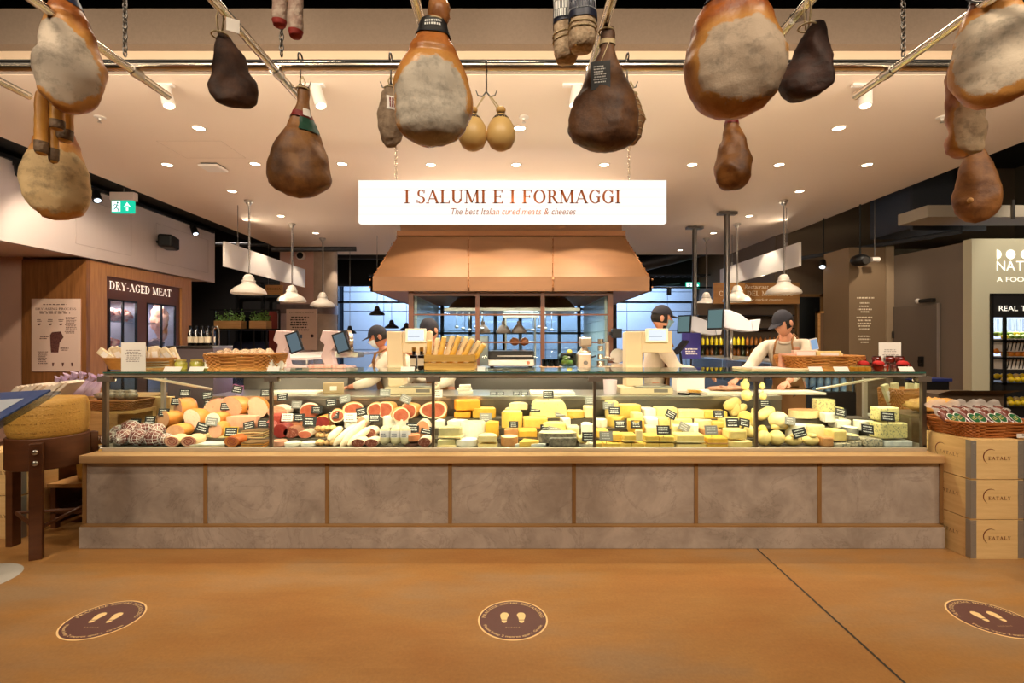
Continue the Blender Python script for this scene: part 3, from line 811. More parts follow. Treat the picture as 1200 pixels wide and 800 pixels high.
c0 = PX(328, 0, 10.4).x; c1 = -4.0
struct('wall_column', MB().box(c0, c1 - .25, 10.4, 11.3, 0, 4.7), pm('pink_column', (196, 160, 146), .8))
mb = MB().cyl((c1 - .25, 10.78, 0), (c1 - .25, 10.78, 4.7), .36, n=40); struct('wall_pillar', mb, pm('plaster_pillar', (170, 150, 132), .75, col2=(150, 132, 116), nscale=8), smooth=40)
M_mar = pm('grey_marble_base', (172, 150, 148), .4, col2=(130, 110, 110), nscale=5)
zb = PX(0, 358, 10.35).z
struct('wall_marble_base', MB().box(c0 - .02, c1 - .25, 10.34, 10.4, 0, zb - .17), M_mar)
struct('trim_8', MB().box(c0 - .03, c1 - .25, 10.33, 10.4, zb - .17, zb + .03), pm('dark_marble_band', (92, 76, 74), .4, col2=(120, 100, 96), nscale=9))
struct('trim_9', MB().cyl((c1 - .25, 10.78, zb - .17), (c1 - .25, 10.78, zb + .03), .37, n=40), MATS['dark_marble_band'], smooth=40)
a = PX(335, 410, 10.3); b = PX(371, 362, 10.3)
t = thing('info_board', 'cream printed notice board fixed to the marble column base on the left', 'sign', ((a.x + b.x) / 2, 10.32, a.z))
MB().box(a.x, b.x, 10.315, 10.34, a.z, b.z).build('board', pm('board_cream', (206, 178, 160), .7), t)
mb = text(MB(), 'LA CARNE E BUONA', ((a.x + b.x) / 2, 10.312, b.z - .09), .03, font='serif', width=(b.x - a.x) * .8)
scrawl(mb, (a.x + .08, 10.312, a.z + .4), (1, 0, 0), (0, 0, 1), .45, .32, 6, seed=11)
mb.build('printed_text', M_ink, t)
MB().box(a.x + .2, a.x + .34, 10.31, 10.315, a.z + .25, a.z + .33).build('printed_picture', pm('print_blue', (70, 84, 110), .6), t)
MB().cyl((b.x - .1, 10.31, a.z + .3), (b.x - .1, 10.315, a.z + .3), .035).build('printed_seal', pm('print_dark', (60, 30, 30), .6), t)
t = thing('security_camera', 'small black dome camera on the pink column above the left pendants', 'camera', PX(351, 299, 10.3))
MB().sphere((0, .03, 0), .07, 16, 10).build('dome', M_black, t, smooth=1, local=1); MB().cyl((.0, .02, 0), (0, .1, 0), .09).build('mount', M_white, t, local=1)

WY = 13.0
wz = PX(0, 333, WY).z
M_facade = pm('courtyard_panel', (196, 204, 214), .5, col2=(176, 188, 204), nscale=1.2)
mb = MB(); x = -5.4
for j in range(9):
    for k in range(6):
        mb.box(-5.4 + j * 1.3, -5.4 + (j + 1) * 1.3 - .02, 15.6, 15.7, k * .62, (k + 1) * .62 - .02)
struct('wall_back_courtyard', mb, M_facade)
struct('wall_back_joint', MB().box(-5.5, 6.4, 15.7, 15.8, 0, 4.2), pm('panel_joint', (70, 84, 108), .7))
for i, (xa, xb) in enumerate(((-4.7, -2.6), (-2.6, -.2), (-.2, 2.75), (2.75, 5.0))):
    mb = MB(); T_ = .05
    mb.box(xa, xa + T_, WY, WY + .1, 0, wz); mb.box(xb - T_, xb, WY, WY + .1, 0, wz)
    for z in (0, wz - .5, wz - T_): mb.box(xa, xb, WY, WY + .1, z, z + T_)
    wn = struct('window_%d' % (i + 1), mb, pm('window_black', (30, 34, 42), .4, .3))
    MB().box(xa + T_, xb - T_, WY + .045, WY + .055, .05, wz - .05).build('window_glass', glassm('blue_glass', (215, 228, 245), .5), wn)
struct('wall_back', MB().box(-9.3, -4.7, WY, WY + .2, 0, 4.7), pm('back_dark', (44, 40, 40), .7))
struct('wall_back_header', MB().box(-4.7, 5.0, WY, WY + .2, wz, 4.7), M_dark)
struct('wall_back_right', MB().box(5.0, 9.3, 9.0, 9.2, 0, 4.7), pm('taupe_wall', (112, 94, 76), .8))
struct('wall_back_return', MB().box(4.98, 5.10, 9.2, WY, 0, 4.7), MATS['taupe_wall'])

t = thing('partition_glazing', 'black framed grey glass partition behind the planters at the left rear', 'partition', (-6.5, 12.3, 0))
mb = MB()
for X in (-7.0, -6.35, -5.3, -4.9): mb.box(X, X + .06, 12.3, 12.36, 0, 3.0)
for z in (2.1, 2.95, 1.15): mb.box(-7.0, -4.84, 12.3, 12.36, z, z + (.14 if z == 2.1 else .05))
mb.build('frame', M_black, t); MB().box(-6.95, -4.9, 12.33, 12.335, 0, 2.1).build('glass', glassm('grey_glass', (150, 165, 180)), t)
t = thing('red_pillar_panel', 'dark red upright panel left of the pink column', 'panel', PX(321, 0, 10.6).to_3d())
t.location = (PX(321, 0, 10.6).x, 10.6, 0)
MB().box(-.11, .11, 0, .1, 0, PX(0, 365, 10.6).z).build('panel', pm('oxblood', (112, 34, 18), .5), t, local=1)
MB().box(-.12, .12, -.01, .11, 0, .1).build('foot', M_black, t, local=1)
fol = pm('herb_leaves', (84, 128, 52), .6, col2=(140, 176, 86), nscale=20)
for i, (xa, xb, Y) in enumerate(((254, 285, 9.8), (295, 315, 9.8))):
    a = PX(xa, 385, Y); b = PX(xb, 376, Y); wd = ('left', 'right')[i]
    t = thing('planter_box', 'light wooden trough planter of green herbs on the rear railing, %s one' % wd, 'planter', ((a.x + b.x) / 2, Y, a.z), 0, 'planters on the rear railing')
    MB().box(a.x, b.x, Y - .1, Y + .12, a.z, b.z).build('trough', M_oakl, t, bevel=.005)
    mb = MB(); R = random.Random(i)
    for k in range(220):
        c = Vector((R.uniform(a.x, b.x), Y + R.uniform(-.1, .1), b.z + abs(R.gauss(0, .08)))); r = R.uniform(.018, .035)
        u = Vector((R.gauss(0, 1), R.gauss(0, 1), R.gauss(0, 1))).normalized(); v = u.orthogonal().normalized()
        mb.add([c - u * r, c - v * r * .5, c + u * r, c + v * r * .5], [(0, 1, 2, 3)])
    mb.build('foliage', fol, t)
t = thing('railing', 'thin black metal railing holding the herb planters', 'railing', (-5.5, 9.85, 0))
mb = MB(); ra = PX(250, 365, 9.8); rb = PX(326, 370, 9.8)
for z in (ra.z + .02, PX(0, 386, 9.8).z - .01): mb.box(ra.x - .1, rb.x, 9.85, 9.88, z, z + .03)
for k in range(6): X = ra.x + (rb.x - ra.x) * k / 5; mb.box(X - .02, X + .01, 9.85, 9.88, 0, ra.z + .03)
mb.build('bars', M_black, t); MB().box(ra.x - .1, rb.x, 9.7, 9.98, PX(0, 386, 9.8).z - .02, PX(0, 386, 9.8).z).build('ledge', M_black, t)
t = thing('banquette', 'navy blue upholstered bench at the left rear', 'bench', (-6.2, 11.2, 0))
MB().box(-6.6, -5.3, 11.1, 11.6, .0, .45).build('seat', pm('navy_velvet', (24, 28, 56), .8), t, bevel=.03, seg=3)
MB().box(-6.6, -5.3, 11.5, 11.7, .3, 1.5).build('backrest', MATS['navy_velvet'], t, bevel=.04, seg=3)
for k, X in enumerate((-5.75, -6.25)):
    t = thing('cafe_chair', 'dark bentwood cafe chair at the left rear, %s one' % ('right', 'left')[k], 'chair', (X, 10.4, 0), .2, 'rear cafe chairs')
    M_c = pm('dark_wood', (62, 36, 22), .5)
    MB().cyl((0, 0, .42), (0, 0, .46), .2, n=24).build('seat', M_c, t, local=1)
    MB().tube([(-.17, .15, .46), (-.19, .18, .95), (-.12, .19, 1.28), (0, .19, 1.36), (.12, .19, 1.28), (.19, .18, .95), (.17, .15, .46)], .014, 8).build('backrest', M_c, t, smooth=1, local=1)
    for sx in (-1, 1):
        for sy in (-1, 1): MB().cyl((sx * .15, sy * .14, 0), (sx * .12, sy * .12, .43), .013).build('leg', M_c, t, local=1)
a = PX(311, 345, 9.9); b = PX(331, 334, 9.9)
t = thing('hanging_wood_sign', 'small oak sign reading CUCINA seen left of the pink column', 'sign', ((a.x + b.x) / 2, 9.9, a.z))
MB().box(a.x, b.x, 9.9, 9.94, a.z, b.z).build('board', M_oakl, t)
text(MB(), 'CUCINA', ((a.x + b.x) / 2, 9.897, a.z + .09), .05, font='serif', width=.28).build('lettering', pm('sign_brown', (110, 70, 34), .6), t)
MB().cyl((a.x + .05, 9.92, b.z), (a.x + .05, 9.92, 4.7), .004, n=6).build('wire', M_steeld, t)

M_duct = pm('galvanised_duct', (64, 64, 68), .45, .7)
M_ductb = pm('painted_duct', (44, 46, 52), .7)
def duct(pts, r, label, mat=M_ductb, cat='duct'):
    o = MB().tube(pts, r, 16).build('ceiling_duct', mat, None, smooth=40); tag(o, label, cat); return o
duct([(-5.5, 12.0, 3.7), (-2.0, 11.9, 3.65), (-1.6, 11.9, 3.4), (2.4, 11.9, 3.4)], .16, 'round metal duct above the windows left of the hood', M_duct)
duct([(2.2, 11.8, 3.5), (2.9, 11.8, 3.3), (4.6, 11.5, 3.7)], .17, 'round metal duct above the windows right of the hood', M_duct)
duct([(5.6, 5.0, 4.0), (5.4, 9.5, 4.0)], .05, 'black pipe beside the ceiling edge on the right', M_ductb, 'pipe')
duct([(4.9, 8.8, 2.95), (5.9, 6.4, 2.95), (5.9, 6.4, 3.9)], .035, 'black bent pipe under the open ceiling at the right', M_ductb, 'pipe')
t = thing('hanging_air_duct', 'rectangular dark air duct running under the open ceiling at the right', 'duct', (7.0, 6.4, 3.2))
MB().box(5.45, 6.35, 6.6, 7.4, 3.05, 3.8).build('duct_box', pm('duct_blue', (50, 54, 62), .6), t)
MB().box(5.40, 6.40, 6.56, 6.6, 3.0, 3.85).build('flange', M_ductb, t)
t = thing('hanging_air_duct', 'long pale duct crossing behind the lowest ham at the right', 'duct', (7.0, 6.0, 3.1))
MB().box(5.0, 9.2, 5.85, 6.3, 3.0, 3.14).build('duct_box', pm('duct_pale', (150, 140, 124), .6), t)
for X in (6.0, 6.7, 7.4): MB().box(X, X + .03, 5.83, 5.85, 2.97, 3.2).build('clamp', M_steeld, t)
for k, (X, Y) in enumerate(((-4.7, 9.5), (-6.3, 10.0), (-5.4, 11.5))):
    duct([(X, Y, 3.3 + .2 * k), (X + 1.5, Y + .5, 3.4 + .2 * k)], .05, 'thin dark pipe under the left rear void, %s' % ('lowest', 'middle', 'highest')[k], M_duct, 'pipe')
for k in range(4):
    mb = MB(); X0 = (-3.6, -2.6, 3.3, 4.2)[k]
    mb.box(X0, X0 + .9, 12.2, 12.24, 3.15, 3.19); mb.box(X0, X0 + .9, 12.5, 12.54, 3.15, 3.19)
    for j in range(6): mb.box(X0 + j * .17, X0 + j * .17 + .02, 12.2, 12.54, 3.14, 3.16)
    o = mb.build('hanging_cable_tray', M_duct, None); tag(o, 'dark ladder cable tray above the rear windows, %s' % ('far left', 'inner left', 'inner right', 'far right')[k], 'cable tray', 'rear cable trays')
t = thing('pipe_grid', 'black pipe frame hanging before the blue windows right of the hood', 'light rail', (3.2, 12, 2.8))
mb = MB().tube([(2.6, 11, 2.72), (5.0, 11, 2.72)], .02, 8); mb.tube([(2.9, 11, 2.72), (2.9, 11, 2.98)], .02, 8); mb.tube([(2.9, 11, 2.74), (4.2, 12.2, 2.95)], .02, 8)
mb.build('pipes', M_black, t, smooth=1)
MB().cyl((3.55, 11, 2.70), (3.55, 11.0, 2.55), .05).build('spot', M_black, t)
p = PX(865, 331, 12.3); exit_sign((PX(812, 333, 12.3).x, 12.3, PX(0, 338, 12.3).z), .34, .16, 'green exit sign with arrow behind the steel posts at the rear', 'right', False)

a = PX(836, 356, 8.6); b = PX(937, 331, 8.6)
t = thing('restaurant_sign', 'wide oak board with white restaurant lettering hung at the right rear', 'sign', ((a.x + b.x) / 2, 8.6, a.z))
MB().box(a.x, b.x, 8.6, 8.65, a.z, b.z).build('board', wood('sign_oak', (172, 122, 62), (150, 100, 48), 3, 'x'), t)
M_lw = pm('letter_cream', (245, 232, 205), .5)
cx = (a.x + b.x) / 2; H = b.z - a.z
text(MB(), 'Restaurant', (cx, 8.596, a.z + H * .70), .075, shear=.22, width=.42).build('top_lettering', M_lw, t)
text(MB(), 'CUCINA DEL MERCATO', (cx, 8.596, a.z + H * .38), .085, font='serif', width=1.33).build('main_lettering', M_lw, t)
text(MB(), 'Inspired by our market counters', (cx, 8.596, a.z + H * .14), .05, shear=.22, width=.95).build('lower_lettering', M_lw, t)
for X in (a.x + .2, b.x - .2): MB().cyl((X, 8.62, b.z), (X, 8.62, 4.7), .005, n=6).build('wire', M_steeld, t)
mb = MB(); a = PX(935, 0, 8.97); b = PX(960, 348, 8.97)
mb.box(a.x - .04, a.x, 8.93, 9.0, 0, b.z); mb.box(b.x, b.x + .05, 8.93, 9.0, 0, b.z + .05); mb.box(a.x - .04, b.x + .05, 8.93, 9.0, b.z, b.z + .05)
dr = struct('door_1', mb, wood('door_case', (150, 110, 66), (128, 92, 52), 4, 'z')); MB().box(a.x, b.x, 8.95, 8.99, 0, b.z).build('door_leaf', pm('door_black', (16, 16, 17), .4), dr)
t = thing('bottle_shelf', 'dark wall shelf of bottles below the restaurant sign', 'shelf', (4.0, 8.7, 0))
MB().box(3.3, 5.0, 8.85, 8.95, 0, 2.2).build('back_panel', pm('shelf_taupe', (100, 82, 66), .7), t)
for z in (1.22, 1.42, 1.72, 1.95): MB().box(3.3, 5.0, 8.6, 8.85, z, z + .02).build('shelf_board', M_black, t)
MB().box(3.5, 4.3, 8.83, 8.85, 1.8, 1.93).build('picture_rail', M_steeld, t)
cols = [((214, 190, 30), 'yellow'), ((160, 96, 30), 'amber'), ((60, 70, 34), 'dark green')]
def bottle(name, body, capc, h=.2, r=.03, label_m=None):
    t = thing(name, '', 'bottle')
    MB().lathe([(0, 0), (r, 0), (r, h * .6), (r * .85, h * .66), (r * .35, h * .76), (r * .33, h * .93), (0, h * .93)], 14).build('glass_body', body, t, smooth=50, local=1)
    MB().cyl((0, 0, h * .9), (0, 0, h), r * .4, n=12).build('cap', capc, t, local=1)
    if label_m: MB().cyl((0, 0, h * .15), (0, 0, h * .5), r * 1.02, n=14, caps=False).build('paper_label', label_m, t, smooth=1, local=1)
    return t
bt = [bottle('shelf_bottle', pm('bottle_' + n.replace(' ', '_'), c, .15, coat=.3), M_black, .16, .028) for c, n in cols]
for bi in range(3): bt[bi].location = (3.42 + .003 * bi, 8.72, 1.24)
n_ = 0; used = [False] * 3
wd3 = ['lower', 'upper']
for j, z in enumerate((1.24, 1.44)):
    for i in range(20):
        ci = (0 if i < 10 else 1) if j == 1 else (1 if i % 3 else 2)
        loc = (3.42 + i * .08, 8.72, z)
        o = bt[ci] if not used[ci] else dup(bt[ci]); used[ci] = True
        o.location = loc; nm = cols[ci][1]
        o['label'] = 'small %s bottle on the %s shelf under the restaurant sign' % (nm, wd3[j]); o['group'] = '%s bottles on the %s rear shelf' % (nm, wd3[j])
a = PX(958, 430, 7.9); b = PX(998, 364.5, 7.9)
t = thing('menu_board', 'brown framed restaurant menu board standing behind the counter at the right', 'sign', ((a.x + b.x) / 2, 7.9, 0))
MB().box(a.x, b.x, 7.9, 7.94, .3, b.z).build('board', pm('board_taupe', (122, 96, 74), .7), t)
mb = MB()
for X in (a.x, b.x - .035): mb.box(X, X + .035, 7.88, 7.95, 0, b.z)
mb.box(a.x, b.x, 7.88, 7.95, b.z - .035, b.z); mb.box(a.x, b.x, 7.88, 7.95, .3, .335); mb.build('frame', M_oakl, t)
cx = (a.x + b.x) / 2
mb = text(MB(), 'CUCINA DEL', (cx, 7.895, b.z - .40), .04, font='serif', width=.33); text(mb, 'MERCATO', (cx, 7.895, b.z - .47), .04, font='serif', width=.26)
scrawl(mb, (a.x + .14, 7.895, b.z - .32), (1, 0, 0), (0, 0, 1), .28, .07, 2, seed=21); mb.build('dark_lettering', pm('board_dark', (40, 28, 22), .7), t)
mb = MB(); scrawl(mb, (a.x + .16, 7.895, b.z - .62), (1, 0, 0), (0, 0, 1), .3, .1, 2, seed=22); mb.build('white_lettering', M_lw, t)
t = thing('phone_screen', 'small tilted tablet screen beside the menu board', 'tablet', PX(955, 410, 4.6)); 
MB().box(-.035, .035, -.01, .0, 0, .11).build('case', M_white, t, local=1); MB().box(-.03, .03, -.012, -.01, .008, .102).build('screen', emit('screen_blue', (160, 190, 225), .7), t, local=1)
MB().cyl((0, -.004, -.10), (0, -.004, 0), .008).build('stand', M_white, t, local=1)
t.rotation_euler = (0, -.2, 0)

CYR = 7.3; a = PX(995, 0, CYR); b = PX(1036, 0, CYR)
zt_ = PX(0, 292, CYR).z
struct('wall_menu_column', MB().box(a.x, b.x + .02, CYR, CYR + .6, 0, zt_ + .03), pm('menu_taupe', (134, 112, 86), .8))
struct('wall_menu_return', MB().box(b.x + .02, 5.72, CYR - .02, CYR + .6, 0, zt_ + .05), pm('menu_edge', (160, 140, 114), .8))
mb = MB(); 
for k, (y, wd) in enumerate(((350, 22), (356, 14), (360, 16), (363.5, 18), (366.5, 12), (373, 22), (376.5, 22), (380, 20), (383, 18), (386.5, 14), (395, 20), (398.5, 16), (402, 14))):
    c = PX(1014, y, CYR - .004); W_ = wd * CYR / F
    scrawl(mb, (c.x - W_ / 2, c.y, c.z), (1, 0, 0), (0, 0, 1), W_, .03, 1, seed=k + 40, thick=.7)
o = mb.build('wall_text', M_lw, None); tag(o, 'centred white fine-print text painted on the beige column', 'wall lettering')
p = PX(990, 351, 8.9); exit_sign((PX(990, 0, 8.9).x, 8.92, PX(0, 349, 8.9).z), .2, .13, 'small green exit sign on the taupe wall beside the beige column', 'right', False)
t = thing('wall_screen', 'tiny lit control panel on the wall left of the small exit sign', 'control panel', PX(979, 355, 8.97)); MB().box(-.07, .07, -.03, .02, 0, .1).build('housing', M_black, t, local=1)
MB().box(-.01, .06, -.032, -.03, .01, .09).build('screen', emit('panel_blue', (150, 160, 220), .8), t, local=1)
for (x, y, nm) in ((1008, 305, 'black'), ):
    p = PX(x, y, 7.1)
    t = thing('ceiling_speaker', 'black oval loudspeaker hanging above the beige column', 'loudspeaker', p)
    MB().sphere((0, 0, 0), (.13, .12, .09), 20, 12).build('cabinet', M_black, t, smooth=1, local=1); MB().cyl((0, 0, .05), (0, 0, 1.1), .012).build('rod', M_black, t, local=1)
    MB().cyl((.0, -.11, -.02), (0, -.125, -.02), .05).build('cone', M_steeld, t, local=1)
p = PX(1025, 304, 7.1); t = thing('security_camera', 'small white bullet camera beside the hanging loudspeaker at the right', 'camera', p)
MB().cyl((-.05, 0, 0), (.06, 0, 0), .035).build('body', M_white, t, smooth=40, local=1); MB().cyl((0, .0, 0), (0, .0, .9), .008).build('mount', M_steeld, t, local=1)
p = PX(965, 306, 7.9); t = thing('track_spotlight', 'black spotlight glowing under the right rear ceiling', 'spotlight', p)
MB().cyl((0, 0, 0), (-.05, -.05, -.1), .05).build('lamp_body', M_black, t, smooth=40, local=1); MB().cyl((-.05, -.05, -.1), (-.052, -.052, -.104), .04).build('lens', MATS['track_glow'], t, local=1)
MB().cyl((0, 0, 0), (0, 0, 1.5), .01).build('stem', M_black, t, local=1)

SX = 5.72
M_gw = pm('grey_panel_wall', (122, 110, 98), .7)
ws = struct('wall_right_panel', MB().add([(SX, 6.06, 0), (SX, 7.32, 0), (SX, 7.32, 2.78), (SX, 6.06, 2.75), (SX + .15, 6.06, 0), (SX + .15, 7.32, 0), (SX + .15, 7.32, 2.78), (SX + .15, 6.06, 2.75)],
      [(0, 1, 2, 3), (7, 6, 5, 4), (0, 3, 7, 4), (1, 5, 6, 2), (3, 2, 6, 7), (0, 4, 5, 1)]), M_gw)
dz = PX(0, 355, 6.5).z
mb = MB().box(SX - .03, SX - .002, 6.48, 7.26, 0, dz); d2 = struct('door_2', mb, pm('grey_door', (108, 97, 87), .55), bevel=.003)
MB().box(SX - .045, SX - .03, 6.47, 6.50, 0, dz).build('door_edge', pm('edge_light', (170, 160, 148), .4, .5), d2)
mb = MB().box(SX - .045, SX - .03, 6.72, 6.80, 1.15, 1.29); mb.cyl((SX - .06, 6.76, 1.22), (SX - .045, 6.76, 1.22), .03); mb.build('door_handle', M_black, d2)
for z in (1.55, .6): MB().cyl((SX - .04, 7.25, z), (SX - .04, 7.25, z + .1), .012).build('hinge', M_black, d2)
t = thing('door_closer', 'white and black closer lamp on top of the grey door', 'lamp', (SX - .08, 6.6, dz + .02))
MB().sphere((0, .16, .03), .035, 12, 8).build('globe', M_white, t, smooth=1, local=1); MB().box(-.03, .03, -.1, .12, 0, .05).build('body', M_black, t, bevel=.01, local=1)

FY = 6.05
zf = PX(0, 280, FY).z
M_fc = pm('facade_sage', (196, 192, 166), .7)
xa = PX(1137, 0, FY).x; xo = PX(1158, 0, FY).x; zo = PX(0, 344, FY).z
struct('wall_store_left', MB().box(xa, xo, FY - .02, FY + .1, 0, zf), M_fc)
struct('wall_store_head', MB().box(xo, 9.3, FY - .02, FY + .1, zo, zf), M_fc)
mb = MB(); fy = FY - .026
for k, x in enumerate((1168, 1184.5, 1202)):
    c = PX(x, 298, fy); r = 5.6 * FY / F
    a0, a1 = ((-90, 90) if k == 0 else (0, 360))
    mb.add([(c.x + r * math.cos(math.radians(a0 + (a1 - a0) * i / 24)), fy, c.z + r * math.sin(math.radians(a0 + (a1 - a0) * i / 24))) for i in range(25)], [tuple(range(25))])
a = PX(1168, 317, fy); text(mb, 'NAT', (a.x, fy, a.z), 11.5 * FY / F, align='l', width=33 * FY / F)
a = PX(1168, 330, fy); text(mb, 'A FOOD', (a.x, fy, a.z), 5.5 * FY / F, align='l', width=40 * FY / F)
o = mb.build('store_lettering', pm('sign_white', (255, 252, 240), .5, emis=(255, 250, 235), estr=.7), None)
tag(o, 'white circles and lettering of the shop fascia on the sage wall at far right', 'shop sign')
mb = MB().box(xo, xo + .03, FY - .04, FY + .12, 0, zo); mb.box(xo, 9.0, FY - .04, FY + .12, zo - .03, zo)
struct('door_3', mb, M_black)
MB().box(xo + .03, 9.0, FY - .038, FY - .01, PX(0, 372, FY).z, zo - .03).build('header_panel', pm('header_black', (26, 25, 25), .5), bpy.data.objects['door_3'])
a = PX(1166, 364.5, FY); text(MB(), 'REAL TR', (a.x, FY - .05, a.z), 6 * FY / F, align='l', width=38 * FY / F).build('door_lettering', MATS['sign_white'], bpy.data.objects['door_3'])
struct('wall_store_inside', MB().box(xo - .05, 9.2, 7.9, 8.0, 0, 3.0), pm('store_inside', (70, 62, 54), .8))
M_fridge = emit('cooler_glow', (205, 222, 255), 1.3)
t = thing('drinks_cooler', 'bright blue-white chiller cabinet at the back of the shop on the right', 'fridge', (6.8, 7.8, 0))
MB().box(6.7, 8.6, 7.75, 7.88, 0, 2.2).build('cabinet', M_black, t); MB().box(6.75, 8.5, 7.74, 7.75, 1.2, 2.05).build('lit_back', M_fridge, t)
for k in range(14):
    o = MB().cyl((6.8 + k * .1, 7.68, 1.62), (6.8 + k * .1, 7.68, 1.86), .03, .03, 10).build('cooler_bottle', pm('cool_bottle', (150, 170, 190), .3), None, smooth=40)
    tag(o, 'pale bottle against the lit back of the shop chiller', 'bottle', 'bottles in the shop chiller')
MB().box(6.75, 8.5, 7.62, 7.74, 1.6, 1.62).build('shelf', M_steeld, t)
t = thing('produce_stand', 'black metal produce stand with fruit shelves inside the shop on the right', 'display stand', (6.9, 6.6, 0))
zs = [PX(0, y, 6.5).z for y in (398, 418, 447, 474)]
for z in zs + [.45]: MB().box(6.38, 8.2, 6.3, 6.75, z - .03, z).build('shelf', M_black, t)
for X in (6.38, 7.2, 8.15):
    for Y in (6.3, 6.72): MB().box(X, X + .03, Y, Y + .03, 0, zs[0] + .35).build('post', M_black, t)
R = random.Random(5)
fruit_c = [((240, 205, 40), 'yellow'), ((235, 140, 40), 'orange'), ((120, 150, 60), 'green'), ((225, 190, 120), 'pale')]
lv = ['top', 'second', 'third', 'bottom']
ft = []
for c, nm in fruit_c:
    o = MB().sphere((0, 0, .035), (.04, .036, .036), 12, 8, bumpy=.1).build('fruit', pm('fruit_' + nm, c, .4), None, smooth=1); ft.append([o, False])
for j, z in enumerate(zs):
    ci = [2, 1, 0, 0][j]
    for i in range(12):
        for r_ in range(2):
            c_ = ci if (i + r_) % 4 else (0 if j == 0 else 3)
            o, u = ft[c_]
            if u: o = dup(o)
            ft[c_][1] = True
            o.location = (6.46 + i * .085, 6.38 + r_ * .1, z + r_ * .04); nm = fruit_c[c_][1]
            tag(o, '%s fruit on the %s shelf of the shop produce stand' % (nm, lv[j]), 'fruit', '%s fruit on the %s shelf' % (nm, lv[j]))
for k, (x, y) in enumerate(((1186, 412), (1186, 433))):
    a = PX(x, y, 6.28); t = thing('produce_crate', 'white crate with black brush-stroke print in the shop, %s one' % ('upper', 'lower')[k], 'crate', (a.x + .2, 6.35, a.z), 0, 'striped crates in the shop')
    MB().box(-.2, .3, 0, .2, 0, .17).build('box', M_paper, t, local=1); mb = MB()
    for j in range(9): mb.quad((-.2 + .05 * j, -.002, .01), (-.185 + .05 * j, -.002, .01), (-.15 + .05 * j, -.002, .16), (-.17 + .05 * j, -.002, .16))
    mb.build('print', M_tagb, t, local=1)
def marble():
    m = bpy.data.materials.new('grey_marble'); m.use_nodes = True; nt = m.node_tree; b = nt.nodes['Principled BSDF']
    tc = nt.nodes.new('ShaderNodeTexCoord')
    def nz(sc, det, dist):
        n = nt.nodes.new('ShaderNodeTexNoise'); n.inputs['Scale'].default_value = sc; n.inputs['Detail'].default_value = det
        n.inputs['Distortion'].default_value = dist; n.inputs['Roughness'].default_value = .65; nt.links.new(tc.outputs['Object'], n.inputs['Vector']); return n
    a = nz(4.2, 12, .5); r = nt.nodes.new('ShaderNodeValToRGB'); e = r.color_ramp.elements
    e[0].position = .32; e[0].color = rgb(146, 133, 122); e[1].position = .68; e[1].color = rgb(184, 170, 158)
    nt.links.new(a.outputs[0], r.inputs[0])
    v = nz(2.6, 14, .8); r2 = nt.nodes.new('ShaderNodeValToRGB'); e = r2.color_ramp.elements
    e[0].position = .485; e[0].color = (1, 1, 1, 1); e[1].position = .515; e[1].color = (1, 1, 1, 1); k = e.new(.5); k.color = (.55, .53, .52, 1)
    nt.links.new(v.outputs[0], r2.inputs[0])
    mx = nt.nodes.new('ShaderNodeMix'); mx.data_type = 'RGBA'; mx.blend_type = 'MULTIPLY'; mx.inputs[0].default_value = .45
    nt.links.new(r.outputs[0], mx.inputs[6]); nt.links.new(r2.outputs[0], mx.inputs[7]); nt.links.new(mx.outputs[2], b.inputs['Base Color'])
    b.inputs['Roughness'].default_value = .32
    return m
M_marb = marble()
PL = 3.52; PF = 3.57; X0, X1 = -3.137, 3.137
zp = PX(0, 618, PL).z; zw = PX(0, 613, PF).z; zl = PX(0, 541, PF).z; zl2 = .672; CB = 4.85
CT = thing('deli_counter', 'long deli counter base of grey marble panels with oak battens', 'counter', (0, PL, 0))
MB().box(X0, X1, PL, PL + .03, 0, zp).build('plinth_front', M_marb, CT, bevel=.004)
for x, s_ in ((X0, 1), (X1, -1)): MB().box(min(x, x + s_ * .03), max(x, x + s_ * .03), PL + .03, CB, 0, zp).build('plinth_side', M_marb, CT)
MB().box(X0 + .01, X1 - .01, PL + .005, CB, zp, zw).build('oak_sill', wood('oak_batten', (156, 116, 70), (134, 98, 56), 4, 'x'), CT)
M_bat = wood('oak_batten_upright', (150, 112, 68), (128, 92, 54), 4, 'z')
bx = [PX(x, 0, PF).x for x in (99.5, 241, 383.5, 527.5, 672.5, 815.5, 960, 1102.5)]
for X in bx: MB().box(X - .014, X + .014, PF - .006, PF + .02, zw, zl).build('batten', M_bat, CT)
for i in range(7): MB().box(bx[i] + .014, bx[i + 1] - .014, PF, PF + .02, zw, zl).build('marble_panel', M_marb, CT)
for X, s_ in ((bx[0], 1), (bx[-1], -1)): MB().box(min(X - s_ * .014, X + s_ * .01), max(X - s_ * .014, X + s_ * .01), PF + .02, CB, zw, zl).build('side_panel', M_marb, CT)
MB().box(X0 - .005, X1 + .005, PL + .005, 3.70, zl, zl2).build('oak_ledge', wood('oak_ledge', (190, 152, 106), (170, 132, 88), 4, 'x'), CT, bevel=.003)
MB().box(bx[0], bx[-1], 3.60, CB, .10, .60).build('carcass', M_steeld, CT)

